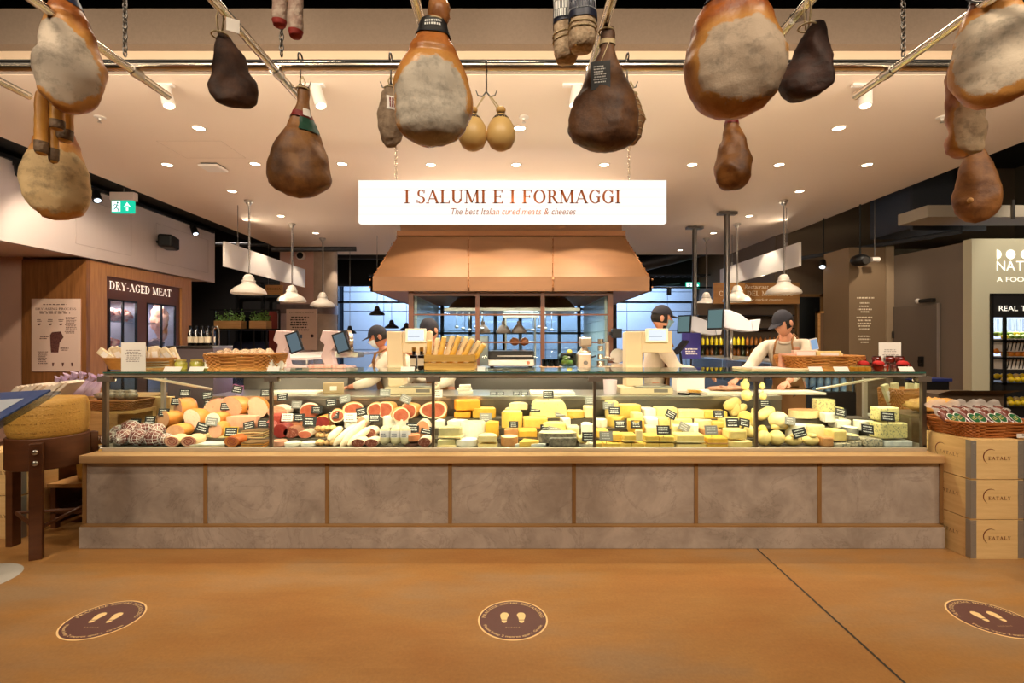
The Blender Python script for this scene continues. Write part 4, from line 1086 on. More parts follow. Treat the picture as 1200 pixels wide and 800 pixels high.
GY = 3.67; GX0, GX1 = PX(121, 0, GY).x, PX(1085, 0, GY).x
GT = 1.272; GB = 4.30; WKF = 4.36; WKZ = 1.012
GC = thing('display_case', 'long glass fronted deli display case standing on the marble counter', 'display case', (0, GY, zl2))
M_al = pm('case_aluminium', (206, 196, 178), .35, .6)
M_ald = pm('case_post_dark', (112, 100, 86), .35, .7)
MB().box(GX0, GX1, GY - .012, GY + .03, zl2, .70).build('bottom_rail', M_al, GC, bevel=.003)
pxs = [122, 317, 507.5, 697, 887, 1083.5]
gx = [PX(x, 0, GY).x for x in pxs]
for i, X in enumerate(gx):
    w_ = .016 if i in (0, 5) else .011
    MB().box(X - w_, X + w_, GY, GY + .03, .70, GT - .03).build('post', M_ald, GC, bevel=.002)
    MB().box(X - .05, X + .05, GY - .004, GY + .05, GT - .075, GT - .035).build('post_bracket', pm('bracket_grey', (120, 108, 96), .4, .4), GC)
MB().box(GX0, GX1, GY + .0, GY + .03, GT - .036, GT - .013).build('top_rail', M_al, GC)
for i in range(5):
    MB().box(gx[i] + .013, gx[i + 1] - .013, GY + .008, GY + .014, .70, GT - .037).build('front_pane', M_glass, GC)
    MB().box(gx[i] + .002, gx[i + 1] - .002, GY - .012, GB, GT - .012, GT).build('top_pane', glassm('top_glass', (226, 240, 232)), GC)
    MB().box(gx[i] + .002, gx[i + 1] - .002, GY - .0145, GY - .012, GT - .012, GT).build('pane_edge', pm('glass_edge_green', (60, 96, 84), .15), GC)
for X, s_ in ((GX0, 1), (GX1, -1)):
    MB().box(min(X, X + s_ * .006), max(X, X + s_ * .006), GY + .03, GB, .70, GT - .014).build('side_pane', M_glass, GC)
    MB().box(min(X, X + s_ * .03), max(X, X + s_ * .03), GB - .03, GB, .70, GT - .013).build('rear_post', M_al, GC)
    mb = MB().tube([(X + s_ * .03, GY + .2, GT - .03), (X + s_ * .40, GB + .05, WKZ + .06)], .012, 8); mb.build('brace', M_al, GC)
    MB().box(min(X, X + s_ * .02), max(X, X + s_ * .02), GY, GB, .672, .72).build('side_rail', M_al, GC)
MB().box(GX0 + .02, GX1 - .02, GY + .035, GY + .06, GT - .05, GT - .03).build('light_strip', M_al, GC)
STEPS = [(3.70, 3.88, .69), (3.88, 4.04, .725), (4.04, 4.19, .775), (4.19, WKF, .835)]
M_deck = pm('deck_dark', (92, 82, 70), .5, .2)
mb = MB()
for y0, y1, z in STEPS: mb.box(GX0 + .02, GX1 - .02, y0, y1, .66, z)
mb.build('stepped_deck', M_deck, GC)
ROWY = [3.80, 3.96, 4.115, 4.265]; ROWZ = [.69, .725, .775, .835]
WT = thing('worktop', 'stainless steel worktop running behind the glass case', 'worktop', (0, WKF, 0))
MB().box(-2.75, 2.42, WKF, 4.92, WKZ - .035, WKZ).build('top', M_steel, WT, bevel=.003)
MB().box(-2.75, 2.42, WKF + .01, WKF + .03, .66, WKZ - .035).build('front_panel', M_steeld, WT)
MB().box(-2.75, 2.42, 4.86, 4.9, 0, WKZ - .035).build('rear_panel', M_steel, WT)

M_st1 = pm('sticker_plum', (104, 66, 60), .5, col2=(92, 58, 54), nscale=200); M_st2 = pm('sticker_cream', (250, 212, 150), .5)
def sole(mb, cx, cy, s, m, z):
    """one shoe print: sole and heel"""
    out = [(-.30, .10), (-.40, .45), (-.46, .80), (-.42, 1.15), (-.25, 1.38), (0, 1.45), (.25, 1.38), (.42, 1.12), (.44, .82), (.30, .50), (.24, .10)]
    P = [(cx + m * x * s, cy + y * s, z) for x, y in out]
    if m < 0: P.reverse()
    mb.add(P, [tuple(range(len(P)))])
    hl = [(-.30, .0), (-.27, -.30), (-.12, -.45), (.05, -.46), (.20, -.33), (.25, .0)]
    P = [(cx + m * x * s, cy + y * s, z) for x, y in hl]
    if m > 0: P.reverse()
    mb.add(P, [tuple(range(len(P)))])
for i, (x, y, wd) in enumerate(((121.5, 725.5, 'at the left'), (601, 725.5, 'in the middle'), (1161, 724, 'at the right'))):
    Y = F * 1.5 / (y - 400) ; X = (x - 600) * Y / F; R_ = .188
    t = thing('floor_sticker', 'round plum social-distancing sticker with cream footprints, stuck on the floor %s' % wd, 'floor sticker', (X, Y, 0), 0, 'social distancing stickers')
    MB().cyl((0, 0, 0), (0, 0, .001), R_, n=64).build('border', M_st2, t, local=1)
    MB().cyl((0, 0, .001), (0, 0, .0018), R_ * .955, n=64).build('disc', M_st1, t, local=1)
    for s_ in (1, -1): mb = MB(); sole(mb, -.045 * s_, -.012, .052, s_, .0024); mb.build('footprint', M_st2, t, local=1)
    mb = MB(); text_arc(mb, 'PRACTISE SOCIAL DISTANCING', (0, 0), R_ * .80, .018, 176, 4, .0024, font='serif')
    text_arc(mb, 'Please keep 2 metres apart. Grazie', (0, 0), R_ * .88, .016, 200, 340, .0024)
    text(mb, 'EATALY', (0, -.082, .0024), .009, (1, 0, 0), (0, 1, 0), font='serif', sp=.7)
    mb.build('lettering', M_st2, t, local=1)
t = MB().cyl((-3.40, 3.05, 0), (-3.40, 3.05, .0012), .24, n=48).build('floor_decal', pm('decal_grey', (186, 180, 170), .5), None)
tag(t, 'plain pale grey round decal at the left edge of the floor', 'floor sticker')

M_pine = pm('pine_board', (234, 198, 138), .55, col2=(210, 168, 106), nscale=3, stretch=(1.2, 1.2, 12), detail=6)
M_brand = pm('burnt_brand', (112, 40, 22), .7)
def crate(cx, cy, z, W_, D_, H_, label, group, rz=0.0, side=True):
    t = thing('wooden_crate', label, 'crate', (cx, cy, z), rz, group)
    mb = MB(); T_ = .018; g = .004
    mb.box(-W_ / 2, W_ / 2, -D_ / 2, -D_ / 2 + T_, g, H_ - g); mb.box(-W_ / 2, W_ / 2, D_ / 2 - T_, D_ / 2, g, H_ - g)
    mb.box(-W_ / 2, -W_ / 2 + T_, -D_ / 2 + T_, D_ / 2 - T_, g, H_ - g); mb.box(W_ / 2 - T_, W_ / 2, -D_ / 2 + T_, D_ / 2 - T_, g, H_ - g)
    mb.box(-W_ / 2, W_ / 2, -D_ / 2, D_ / 2, 0, g); mb.build('boards', M_pine, t, local=1)
    MB().box(-W_ / 2 + T_, W_ / 2 - T_, -D_ / 2 + T_, D_ / 2 - T_, H_ - .016, H_).build('lid', M_pine, t, local=1)
    for sx in (-1, 1):
        mb = MB(); e = .003
        mb.box(sx * W_ / 2 - (0 if sx < 0 else .036), sx * W_ / 2 + (.036 if sx < 0 else 0), -D_ / 2 - e, -D_ / 2, .006, H_ - .006)
        mb.box(min(sx * W_ / 2, sx * (W_ / 2 + e)), max(sx * W_ / 2, sx * (W_ / 2 + e)), -D_ / 2 - e, -D_ / 2 + .036, .006, H_ - .006)
        for k in range(4): mb.sphere((sx * (W_ / 2 - .018), -D_ / 2 - e, .03 + k * (H_ - .06) / 3), .004, 6, 4)
        mb.build('metal_corner', pm('zinc_corner', (160, 152, 142), .5, .5), t, local=1)
    def brand(o, ux):
        o = Vector(o); ux = Vector(ux); mb = MB(); R_ = .052
        for k in range(22):
            a0 = math.radians(55 + 190 * k / 22); a1 = math.radians(55 + 190 * (k + 1) / 22)
            w0 = .006 * math.sin(PI * k / 22) + .001; w1 = .006 * math.sin(PI * (k + 1) / 22) + .001
            def pt(a, r): return o + ux * (-.045 + math.cos(a) * r) + Vector((0, 0, .02 + math.sin(a) * r))
            mb.quad(pt(a0, R_ - w0), pt(a0, R_), pt(a1, R_), pt(a1, R_ - w1))
        text(mb, 'EATALY', o + ux * .018 + Vector((0, 0, -.004)), .023, ux, font='serif', sp=.22, width=.155)
        return mb
    brand((.0, -D_ / 2 - .0015, H_ * .5), (1, 0, 0)).build('front_brand_mark', M_brand, t, local=1)
    if side: brand((-W_ / 2 - .0015, -.0, H_ * .5), (0, -1, 0)).build('side_brand_mark', M_brand, t, local=1)
    return t
CW, CD, CHh = .36, .37, .274
for k, wd in enumerate(('bottom', 'middle', 'top')):
    crate(3.165 + CW / 2, 3.355 + CD / 2, k * .275, CW, CD, CHh, 'branded pine crate at the right end of the counter, %s of the stack' % wd, 'pine crates at the right', side=True)
for k, wd in enumerate(('bottom', 'middle', 'top')):
    crate(3.165 + CW * 1.5 + .012, 3.355 + CD / 2, k * .275, CW, CD, CHh, 'branded pine crate cut by the right frame edge, %s one' % wd, 'pine crates at the right edge', side=True)
for k, wd in enumerate(('bottom', 'top')):
    crate(-3.94, 3.85, k * .33, .42, .30, .328, 'shadowed branded pine crate left of the cheese stand, %s one' % wd, 'pine crates at the left')
def ham_mat(name, skin, skin2, fat=(200, 142, 74), lard=None, lardc=(206, 188, 164), rough=.38, bump=.5):
    """lard = (cx, cz, a, b, tilt) ellipse of the pale cut face on the front, in local metres"""
    m = bpy.data.materials.new(name); m.use_nodes = True; nt = m.node_tree; b = nt.nodes['Principled BSDF']; L = nt.links.new
    tc = nt.nodes.new('ShaderNodeTexCoord')
    def nz(sc, det, mp=None):
        n = nt.nodes.new('ShaderNodeTexNoise'); n.inputs['Scale'].default_value = sc; n.inputs['Detail'].default_value = det; n.inputs['Roughness'].default_value = .65
        L((mp or tc).outputs['Object' if mp is None else 0], n.inputs['Vector']); return n
    n1 = nz(13, 9); r = nt.nodes.new('ShaderNodeValToRGB'); e = r.color_ramp.elements
    e[0].position = .38; e[0].color = rgb(*skin); e[1].position = .64; e[1].color = rgb(*skin2)
    L(n1.outputs[0], r.inputs[0]); out = r.outputs[0]
    nb = nz(30, 8)
    if lard:
        cx, cz, a, bb, tilt = lard
        mp = nt.nodes.new('ShaderNodeMapping'); mp.vector_type = 'TEXTURE'
        mp.inputs['Location'].default_value = (cx, 0, cz); mp.inputs['Rotation'].default_value = (0, tilt, 0); mp.inputs['Scale'].default_value = (a, 1, bb)
        L(tc.outputs['Object'], mp.inputs[0])
        sp = nt.nodes.new('ShaderNodeSeparateXYZ'); L(mp.outputs[0], sp.inputs[0])
        cb = nt.nodes.new('ShaderNodeCombineXYZ'); L(sp.outputs[0], cb.inputs[0]); L(sp.outputs[2], cb.inputs[2])
        ln = nt.nodes.new('ShaderNodeVectorMath'); ln.operation = 'LENGTH'; L(cb.outputs[0], ln.inputs[0])
        n2 = nz(10, 8); ma = nt.nodes.new('ShaderNodeMath'); ma.operation = 'MULTIPLY_ADD'; L(n2.outputs[0], ma.inputs[0]); ma.inputs[1].default_value = .75; L(ln.outputs[1], ma.inputs[2])
        sy = nt.nodes.new('ShaderNodeSeparateXYZ'); L(tc.outputs['Object'], sy.inputs[0])
        gt = nt.nodes.new('ShaderNodeMath'); gt.operation = 'GREATER_THAN'; L(sy.outputs[1], gt.inputs[0]); gt.inputs[1].default_value = 0.01
        ad = nt.nodes.new('ShaderNodeMath'); ad.operation = 'ADD'; L(ma.outputs[0], ad.inputs[0]); L(gt.outputs[0], ad.inputs[1])
        r2 = nt.nodes.new('ShaderNodeValToRGB'); e = r2.color_ramp.elements
        e[0].position = 0.0; e[0].color = (1, 1, 1, 1); e[1].position = 1.0; e[1].color = (0, 0, 0, 1)
        hf = nt.nodes.new('ShaderNodeMath'); hf.operation = 'MULTIPLY'; hf.inputs[1].default_value = .5; L(ad.outputs[0], hf.inputs[0])
        e[0].position = .65; e[1].position = .675
        r3 = nt.nodes.new('ShaderNodeValToRGB'); e = r3.color_ramp.elements; e[0].position = .70; e[0].color = (1, 1, 1, 1); e[1].position = .84; e[1].color = (0, 0, 0, 1)
        L(hf.outputs[0], r2.inputs[0]); L(hf.outputs[0], r3.inputs[0])
        n4 = nz(22, 7); r4 = nt.nodes.new('ShaderNodeValToRGB'); e = r4.color_ramp.elements
        e[0].position = .3; e[0].color = rgb(*[int(c * .76) for c in lardc]); e[1].position = .52; e[1].color = rgb(*lardc)
        L(n4.outputs[0], r4.inputs[0])
        m1 = nt.nodes.new('ShaderNodeMix'); m1.data_type = 'RGBA'; L(r3.outputs[0], m1.inputs[0]); L(out, m1.inputs[6]); m1.inputs[7].default_value = rgb(*fat)
        m2 = nt.nodes.new('ShaderNodeMix'); m2.data_type = 'RGBA'; L(r2.outputs[0], m2.inputs[0]); L(m1.outputs[2], m2.inputs[6]); L(r4.outputs[0], m2.inputs[7])
        out = m2.outputs[2]
        rr = nt.nodes.new('ShaderNodeMapRange'); L(r2.outputs[0], rr.inputs[0]); rr.inputs[3].default_value = rough; rr.inputs[4].default_value = .75
        L(rr.outputs[0], b.inputs['Roughness'])
    else: b.inputs['Roughness'].default_value = rough
    L(out, b.inputs['Base Color'])
    bp = nt.nodes.new('ShaderNodeBump'); bp.inputs['Strength'].default_value = bump; bp.inputs['Distance'].default_value = .006
    L(nb.outputs[0], bp.inputs['Height']); L(bp.outputs[0], b.inputs['Normal'])
    return m

PROFS = {
 'ham':   [(0, .17), (.05, .21), (.11, .185), (.17, .20), (.25, .31), (.36, .50), (.48, .70), (.60, .87), (.72, .98), (.80, 1.0), (.88, .92), (.94, .72), (.98, .42), (1, 0)],
 'big':   [(0, .25), (.05, .30), (.11, .33), (.18, .42), (.28, .60), (.40, .80), (.52, .94), (.64, 1.0), (.76, .98), (.86, .86), (.93, .66), (.98, .36), (1, 0)],
 'speck': [(0, .12), (.04, .26), (.10, .38), (.2, .52), (.35, .68), (.5, .82), (.65, .95), (.76, 1.0), (.86, .94), (.94, .72), (.985, .4), (1, 0)],
 'round': [(0, .2), (.06, .34), (.14, .5), (.25, .68), (.4, .88), (.55, .98), (.68, 1.0), (.8, .93), (.9, .72), (.97, .4), (1, 0)],
 'culatello': [(0, .15), (.06, .4), (.15, .66), (.3, .88), (.5, 1.0), (.7, .97), (.85, .78), (.95, .46), (1, 0)],
 'log': [(0, .6), (.03, .85), (.08, .97), (.5, 1.0), (.92, 1.0), (.97, .82), (1, 0)],
}
def prof(p, t):
    P = PROFS[p]
    for (a, x), (b, y) in zip(P, P[1:]):
        if t <= b:
            u = (t - a) / (b - a); u2 = u * u * (3 - 2 * u) * .35 + u * .65
            if b >= 1: u2 = 1 - math.sqrt(max(0, 1 - u * u)) 
            return x + (y - x) * u2
    return 0
def ham_surf(W_, D_, H_, pf, lean, seed, lump):
    def S(t, th, off=0.0):
        k = prof(pf, t)
        ct, st = math.cos(th), math.sin(th)
        x = W_ / 2 * k * (abs(ct) ** .92) * (1 if ct > 0 else -1) * (1 + .05 * ct)
        y = D_ / 2 * k * (abs(st) ** .92) * (1 if st > 0 else -1)
        if pf in ('ham', 'big') and t < .3:
            y = y * 1.2
        cx = lean * W_ * (math.sin((t - .15) * 2.6) * .5)
        p = Vector((x + cx, y, -t * H_))
        d = noise.noise_vector(p * (9 / max(W_, .1) * .25) + Vector((seed, seed * 1.7, 0)))
        p += d * lump * W_ * min(1, k * 1.5)
        p += noise.noise_vector(p * 28 + Vector((seed, 0, 0))) * .012 * W_ * min(1, k * 2) + noise.noise_vector(p * 60) * .005 * W_
        n = Vector((ct / max(W_, .01), st / max(D_, .01), 0)); n.normalize()
        return p + n * off
    return S
def ham(name, label, cat, px, Y, mat, pf='ham', dfac=.62, lean=0.0, lump=.09, group=None, roll=0.0):
    """px = (x0, x1, ytop, ybottom) photo extents used to size it at depth Y"""
    x0, x1, y0, y1 = px; xc = (x0 + x1) / 2
    cosk = 1 / math.sqrt(1 + ((xc - 600) / F) ** 2)
    W_ = (x1 - x0) * Y * cosk / F; H_ = (y1 - y0) * Y / F
    top = PX(xc, y0, Y)
    t = thing(name, label, cat, top, -math.atan2((xc - 600), F), group)
    t.rotation_euler = (0, roll, t.rotation_euler[2])
    S = ham_surf(W_, W_ * dfac, H_, pf, lean, xc * .37, lump)
    mb = MB().grid(lambda u, v: S(v ** .9 if v < 1 else 1, u * 2 * PI), 56, 44, cu=True)
    n = len(mb.v); mb.f.append(tuple(range(55, -1, -1))); mb.m.append(0)
    mb.build('cured_meat', mat, t, smooth=1, local=1)
    return t, S, W_, H_
def band(t, S, t0, t1, mat, name='paper_band', th0=0, th1=2 * PI, off=.004, trim=None, slant=0.0):
    closed = abs(th1 - th0) > 6.2
    f = lambda u, v: S(max(0.001, t0 + (t1 - t0) * v + slant * math.cos(th0 + (th1 - th0) * u)), th0 + (th1 - th0) * u, off)
    MB().grid(f, 48 if closed else 16, 6, cu=closed).build(name, mat, t, smooth=1, local=1)
def tie(t, top_z, z_rail, at=(0, 0), loops=2, r=.0035, mat=None, nm='twine'):
    mb = MB()
    L_ = z_rail - top_z
    for k in range(loops):
        s_ = -1 if k % 2 else 1
        mb.tube([(at[0] + s_ * .004, at[1], -.02), (at[0] + s_ * .012, at[1], L_ * .5), (at[0], at[1], L_)], r, 6)
    mb.tube([(at[0] + .03 * math.cos(a * PI / 6), at[1] + .03 * math.sin(a * PI / 6), -.012) for a in range(12)], r, 5, closed=1)
    mb.build(nm, mat or M_rope, t, smooth=1, local=1)
def hook(X, Y, z, label):
    t = thing('meat_hook', label, 'hook', (X, Y, z), 0, 'steel hooks on the rail')
    mb = MB().tube([(0, 0, .115 + .0), (0, .0, 0)], .004, 8)
    mb.tube([(0, .026 * math.cos(a), .115 + .026 * math.sin(a) + .0) for a in [k * PI / 8 for k in range(-4, 11)]], .004, 6)
    for s_ in (-1, 1):
        mb.tube([(0, 0, .0), (s_ * .018, 0, -.022), (s_ * .04, 0, -.018), (s_ * .05, 0, .008)], [.004, .004, .0035, .002], 6)
    mb.build('hook', M_steeld, t, smooth=1, local=1); return t

SK = dict(skin=(166, 96, 44), skin2=(112, 60, 26))
SKL = dict(skin=(184, 112, 54), skin2=(142, 80, 38))
BR = dict(skin=(138, 96, 56), skin2=(96, 60, 34))
DK = dict(skin=(78, 46, 26), skin2=(44, 25, 16))
G_h = 'hams hanging above the counter'
def band_scrawl(t, S, t0, t1, th, mat=M_chalk, rows=2, seed=1, wid=.5):
    """printed lines that follow the band"""
    mb = MB(); R = random.Random(seed)
    for r in range(rows):
        tt = t0 + (t1 - t0) * (r + .5) / rows; a = th - wid
        while a < th + wid:
            l = R.uniform(.05, .14); d_ = (t1 - t0) * .16
            mb.add([S(tt + d_, a, .0065), S(tt + d_, a + l, .0065), S(tt - d_, a + l, .0065), S(tt - d_, a, .0065)], [(0, 1, 2, 3)]); a += l + .05
    mb.build('printed_lines', mat, t, local=1)
M_nv = pm('label_navy', (34, 40, 62), .5); M_bk = pm('label_black', (22, 20, 20), .5); M_rd = pm('label_red', (120, 26, 22), .5); M_gn = pm('label_green', (24, 66, 46), .45)
FRONT = -PI / 2

t, S, W_, H_ = ham('hanging_ham', 'large orange ham with grey lard face and navy band, top left corner', 'ham', (33, 119, -22, 131), 1.93,
    ham_mat('ham_skin_a', **SK, lard=(-.015, -.33, .115, .165, -.35), lardc=(196, 180, 160)), 'big', lean=.1)
band(t, S, .06, .17, M_nv, slant=.03); band_scrawl(t, S, .08, .15, FRONT, seed=3); tie(t, t.location.z, HZ)
pv = pm('smoked_rind', (190, 134, 52), .45, col2=(160, 104, 36), nscale=9); pe = pm('wrinkled_end', (104, 80, 54), .7, col2=(70, 50, 34), nscale=60, bump=.5, bscale=80)
for i, (px, wd, Y) in enumerate((((39, 57, 108, 182), 'left long', 2.02), ((56, 69, 112, 192), 'second', 2.06), ((57, 76, 100, 153), 'short front', 1.99), ((65, 86, 104, 167), 'right', 2.08))):
    t, S, W_, H_ = ham('hanging_cheese_log', 'yellow smoked log with dark wrinkled end under the top left ham, %s one' % wd, 'cheese', px, Y, pv, 'log', dfac=1, lump=.06, group='smoked logs at the top left')
    band(t, S, .78, 1.0, pe, 'wrinkled_end', off=.0012)
    MB().cyl((0, 0, -.01), (0, 0, 2.77 - t.location.z), .003).build('twine', M_rope, t, local=1)
MB().box(-.06, .06, 0, .001, -.05, 0)
t, S, W_, H_ = ham('hanging_ham', 'round ham with creamy lard face hanging lower left under the yellow logs', 'ham', (22, 108, 140, 258), 2.28,
    ham_mat('ham_skin_b', **SK, lard=(.0, -.295, .165, .155, 0), lardc=(206, 176, 128)), 'round', dfac=.6, lump=.06)
tie(t, t.location.z, HZ)
t, S, W_, H_ = ham('hanging_speck', 'small dark brown triangular speck on twine at upper left', 'cured meat', (235, 295, 40, 123), 1.88, ham_mat('speck_skin_a', **DK, rough=.7, bump=.7), 'speck', dfac=.45, lean=.25, lump=.09)
tie(t, t.location.z, HZ, at=(-.02, 0), loops=3); MB().box(.0, .045, -.03, -.027, -.0, .05).build('paper_tag', M_paper, t, local=1)
for i, (px, wd) in enumerate((((318, 336, -70, 32), 'left'), ((337, 355, -70, 45), 'right'))):
    t, S, W_, H_ = ham('hanging_salami', 'thin white-bloomed red salami at the top edge left of centre, %s of a pair' % wd, 'salami', px, 1.5,
        pm('bloomed_salami', (190, 168, 150), .85, col2=(120, 62, 50), nscale=42, bump=.6, bscale=70), 'log', dfac=1, lump=.05, group='salami pair at the top left')
    band(t, S, .93, 1.0, pm('salami_tip_red', (160, 50, 40), .7), 'net_end', off=.001)
    MB().cyl((0, 0, -.01), (0, 0, max(.02, HZ - t.location.z)), .003).build('twine', M_rope, t, local=1)
t, S, W_, H_ = ham('hanging_ham', 'brown aged ham with green and black label hooked left of the big sign', 'ham', (317, 392, 102, 233), 2.3,
    ham_mat('ham_skin_c', (150, 102, 52), (104, 64, 32), rough=.55, bump=.5), 'ham', lean=-.12, lump=.07)
band(t, S, .245, .30, M_rd, 'red_band', slant=.015); 
band(t, S, .30, .42, M_gn, 'green_label', th0=FRONT - .1, th1=FRONT + 1.1, off=.007, slant=.0); band_scrawl(t, S, .33, .40, FRONT + .5, rows=3, seed=6, wid=.35)
band(t, S, .22, .29, M_paper, 'round_seal', th0=FRONT + .1, th1=FRONT + .8, off=.009)
tie(t, t.location.z, t.location.z + .05, at=(0, 0)); 
p = PX(352, 90, 2.3); hook(p.x, 2.3, 2.72, 'steel double hook holding the brown ham with the green label')
t, S, W_, H_ = ham('hanging_ham', 'large glossy ham with ash grey lard face and black band, left of centre', 'ham', (460, 552, 22, 171), 1.5,
    ham_mat('ham_skin_d', **SKL, lard=(.0, -.275, .115, .135, .1), lardc=(196, 184, 166), rough=.25), 'big', lean=-.03, lump=.07)
band(t, S, .02, .155, M_bk, slant=.012); band_scrawl(t, S, .05, .11, FRONT, seed=9)
MB().sphere((.022, 0, .02), (.034, .03, .05), 20, 12, bumpy=.3).build('knuckle', ham_mat('knuckle_skin', (176, 120, 70), (140, 84, 42)), t, smooth=1, local=1)
tie(t, t.location.z, HZ, at=(.01, 0))
t, S, W_, H_ = ham('hanging_culatello', 'small grey-brown mottled culatello with white oval label behind the central ham', 'cured meat', (442, 474, 101, 173), 2.3,
    pm('culatello_bloom', (150, 128, 104), .8, col2=(78, 54, 38), nscale=40, bump=.6, bscale=60), 'culatello', dfac=.8)
band(t, S, .22, .45, M_paper, 'oval_label', th0=FRONT - .4, th1=FRONT + .7, off=.003)
band_scrawl(t, S, .25, .42, FRONT + .15, mat=M_rd, rows=3, seed=2, wid=.3)
tie(t, t.location.z, t.location.z + .05); p = PX(458, 90, 2.3); hook(p.x, 2.3, 2.72, 'steel double hook above the small mottled culatello')
for i, (px, wd) in enumerate((((537, 571, 125, 176), 'left'), ((570, 604, 125, 176), 'right'))):
    xc = (px[0] + px[1]) / 2; W_ = 34 * 2.3 / F; top = PX(xc, 125, 2.3)
    t = thing('caciocavallo', 'pear shaped cream cheese tied on a cord beside the central ham, %s of the pair' % wd, 'cheese', top, 0, 'caciocavallo pair')
    H_ = 51 * 2.3 / F; k = W_ / 2
    MB().lathe([(0, -H_), (k * .4, -H_ * .985), (k * .75, -H_ * .91), (k * .97, -H_ * .76), (k, -H_ * .62), (k * .9, -H_ * .46), (k * .62, -H_ * .30), (k * .36, -H_ * .20), (k * .24, -H_ * .17)], 28).build('body', pm('cacio_rind', (214, 178, 112), .45, col2=(196, 150, 84), nscale=7), t, smooth=1, local=1)
    MB().sphere((0, 0, -H_ * .08), (k * .34, k * .34, H_ * .085), 16, 10).build('knob', pm('cacio_knob', (206, 164, 96), .5), t, smooth=1, local=1)
    MB().lathe([(k * .66, -H_ * .315), (k * .5, -H_ * .25), (k * .3, -H_ * .185), (k * .27, -H_ * .17)], 20).build('dark_collar', pm('cacio_collar', (58, 46, 38), .7), t, smooth=1, local=1)
    hx = PX(570, 0, 2.3).x - top.x; hz = 2.66 - top.z
    mb = MB().tube([(0, 0, -H_ * .17), (hx * .8, 0, hz), ], .003, 6); mb.tube([(.008, 0, -H_ * .1), (hx * .8 + .006, 0, hz)], .003, 6); mb.build('cord', M_rope, t, local=1)
p = PX(570, 90, 2.3); hook(p.x, 2.3, 2.68, 'steel double hook holding the pair of pear shaped cheeses')
for i, (px, wd, sd) in enumerate((((648, 678, -80, 75), 'left', 0), ((666, 697, -80, 61), 'right', 1))):
    t, S, W_, H_ = ham('hanging_large_salami', 'thick floury white salami with navy paper sleeve at the top, %s of two' % wd, 'salami', px, 1.5 - .06 * sd,
        pm('floury_salami', (206, 182, 150), .9, col2=(136, 100, 70), nscale=34, bump=.7, bscale=60), 'log', dfac=1, lump=.05, group='thick salamis at the top')
    band(t, S, .30, .72 , M_nv if i == 0 else pm('label_white', (214, 216, 222), .6), 'paper_sleeve', off=.002); 
    if i: band(t, S, .70, .76, M_nv, 'sleeve_trim', off=.003)
    band_scrawl(t, S, .52, .70, FRONT, mat=M_chalk if i == 0 else M_nv, rows=3, seed=i + 20, wid=.9)
    mb = MB(); 
    for v in (.8, .84): mb.tube([S(v, a * PI / 8, .002) for a in range(16)], .002, 5, closed=1)
    mb.build('twine', M_rope, t, local=1)
    MB().cyl((0, 0, -.01), (0, 0, max(.02, HZ - t.location.z)), .003).build('cord', M_rope, t, local=1)
t, S, W_, H_ = ham('hanging_ham', 'dark brown dry ham with black swing tag, right of centre above the sign', 'ham', (668, 753, 34, 178), 1.95,
    ham_mat('ham_skin_e', (112, 74, 42), (70, 42, 24), rough=.6, bump=.6), 'ham', lean=-.10, lump=.07)
band(t, S, .10, .135, M_rope, 'rope_tie', off=.004)
a = S(.44, FRONT - .15, .004); 
MB().box(a.x - .037, a.x + .037, a.y - .012, a.y - .009, a.z - .055, a.z + .055).build('swing_tag', M_bk, t, local=1)
mb = MB(); scrawl(mb, (a.x - .028, a.y - .0125, a.z - .03), (1, 0, 0), (0, 0, 1), .05, .07, 7, seed=4); mb.build('tag_print', M_chalk, t, local=1)
MB().tube([a + Vector((0, -.01, .05)), S(.13, FRONT + .3, .008)], .002, 5).build('tag_string', M_rope, t, local=1)
tie(t, t.location.z, HZ, at=(-.0, 0))
t, S, W_, H_ = ham('hanging_culatello', 'netted culatello half hidden behind the dark tagged ham', 'cured meat', (724, 754, 108, 170), 2.3,
    pm('culatello_bloom2', (150, 112, 74), .8, col2=(90, 58, 34), nscale=40, bump=.6, bscale=60), 'culatello', dfac=.8)
mb = MB()
for k in range(8): mb.tube([S(.08 + .11 * k, a * PI / 8, .002) for a in range(16)], .0018, 5, closed=1)
mb.build('netting', M_rope, t, local=1)
tie(t, t.location.z, t.location.z + .05); p = PX(735, 90, 2.3); hook(p.x, 2.3, 2.72, 'steel double hook right of the dark tagged ham')
t, S, W_, H_ = ham('hanging_ham', 'largest orange ham with pale lard face and navy band, right of centre', 'ham', (795, 913, -40, 139), 1.5,
    ham_mat('ham_skin_f', (186, 104, 40), (128, 64, 26), lard=(.035, -.325, .135, .125, .35), lardc=(196, 174, 150)), 'big', lean=.05, lump=.06)
band(t, S, .10, .28, M_nv, slant=.02); band(t, S, .12, .26, M_chalk, 'round_seal', th0=FRONT - .55, th1=FRONT + .05, off=.008); band(t, S, .135, .245, M_nv, 'seal_centre', th0=FRONT - .49, th1=FRONT - .01, off=.010)
tie(t, t.location.z, HZ)
t, S, W_, H_ = ham('hanging_ham', 'narrow olive-brown ham with red band hanging below the largest ham', 'ham', (834, 880, 118, 223), 2.3,
    ham_mat('ham_skin_g', (150, 96, 40), (100, 58, 26), rough=.5), 'ham', dfac=.8, lean=.05, lump=.09)
band(t, S, .19, .27, M_rd, 'red_band'); tie(t, t.location.z, HZ)
t, S, W_, H_ = ham('hanging_speck', 'dark brown wedge of speck on twine at upper right', 'cured meat', (919, 988, 26, 114), 1.78, ham_mat('speck_skin_b', (70, 38, 24), (38, 20, 14), rough=.65, bump=.7), 'speck', dfac=.5, lean=-.28, lump=.09)
tie(t, t.location.z, HZ - .02, at=(-.02, 0), loops=3)
MB().box(-.075, -.02, -.03, -.028, .0, .04).build('paper_tag', glassm('plastic_tag', (220, 220, 220)), t, local=1)
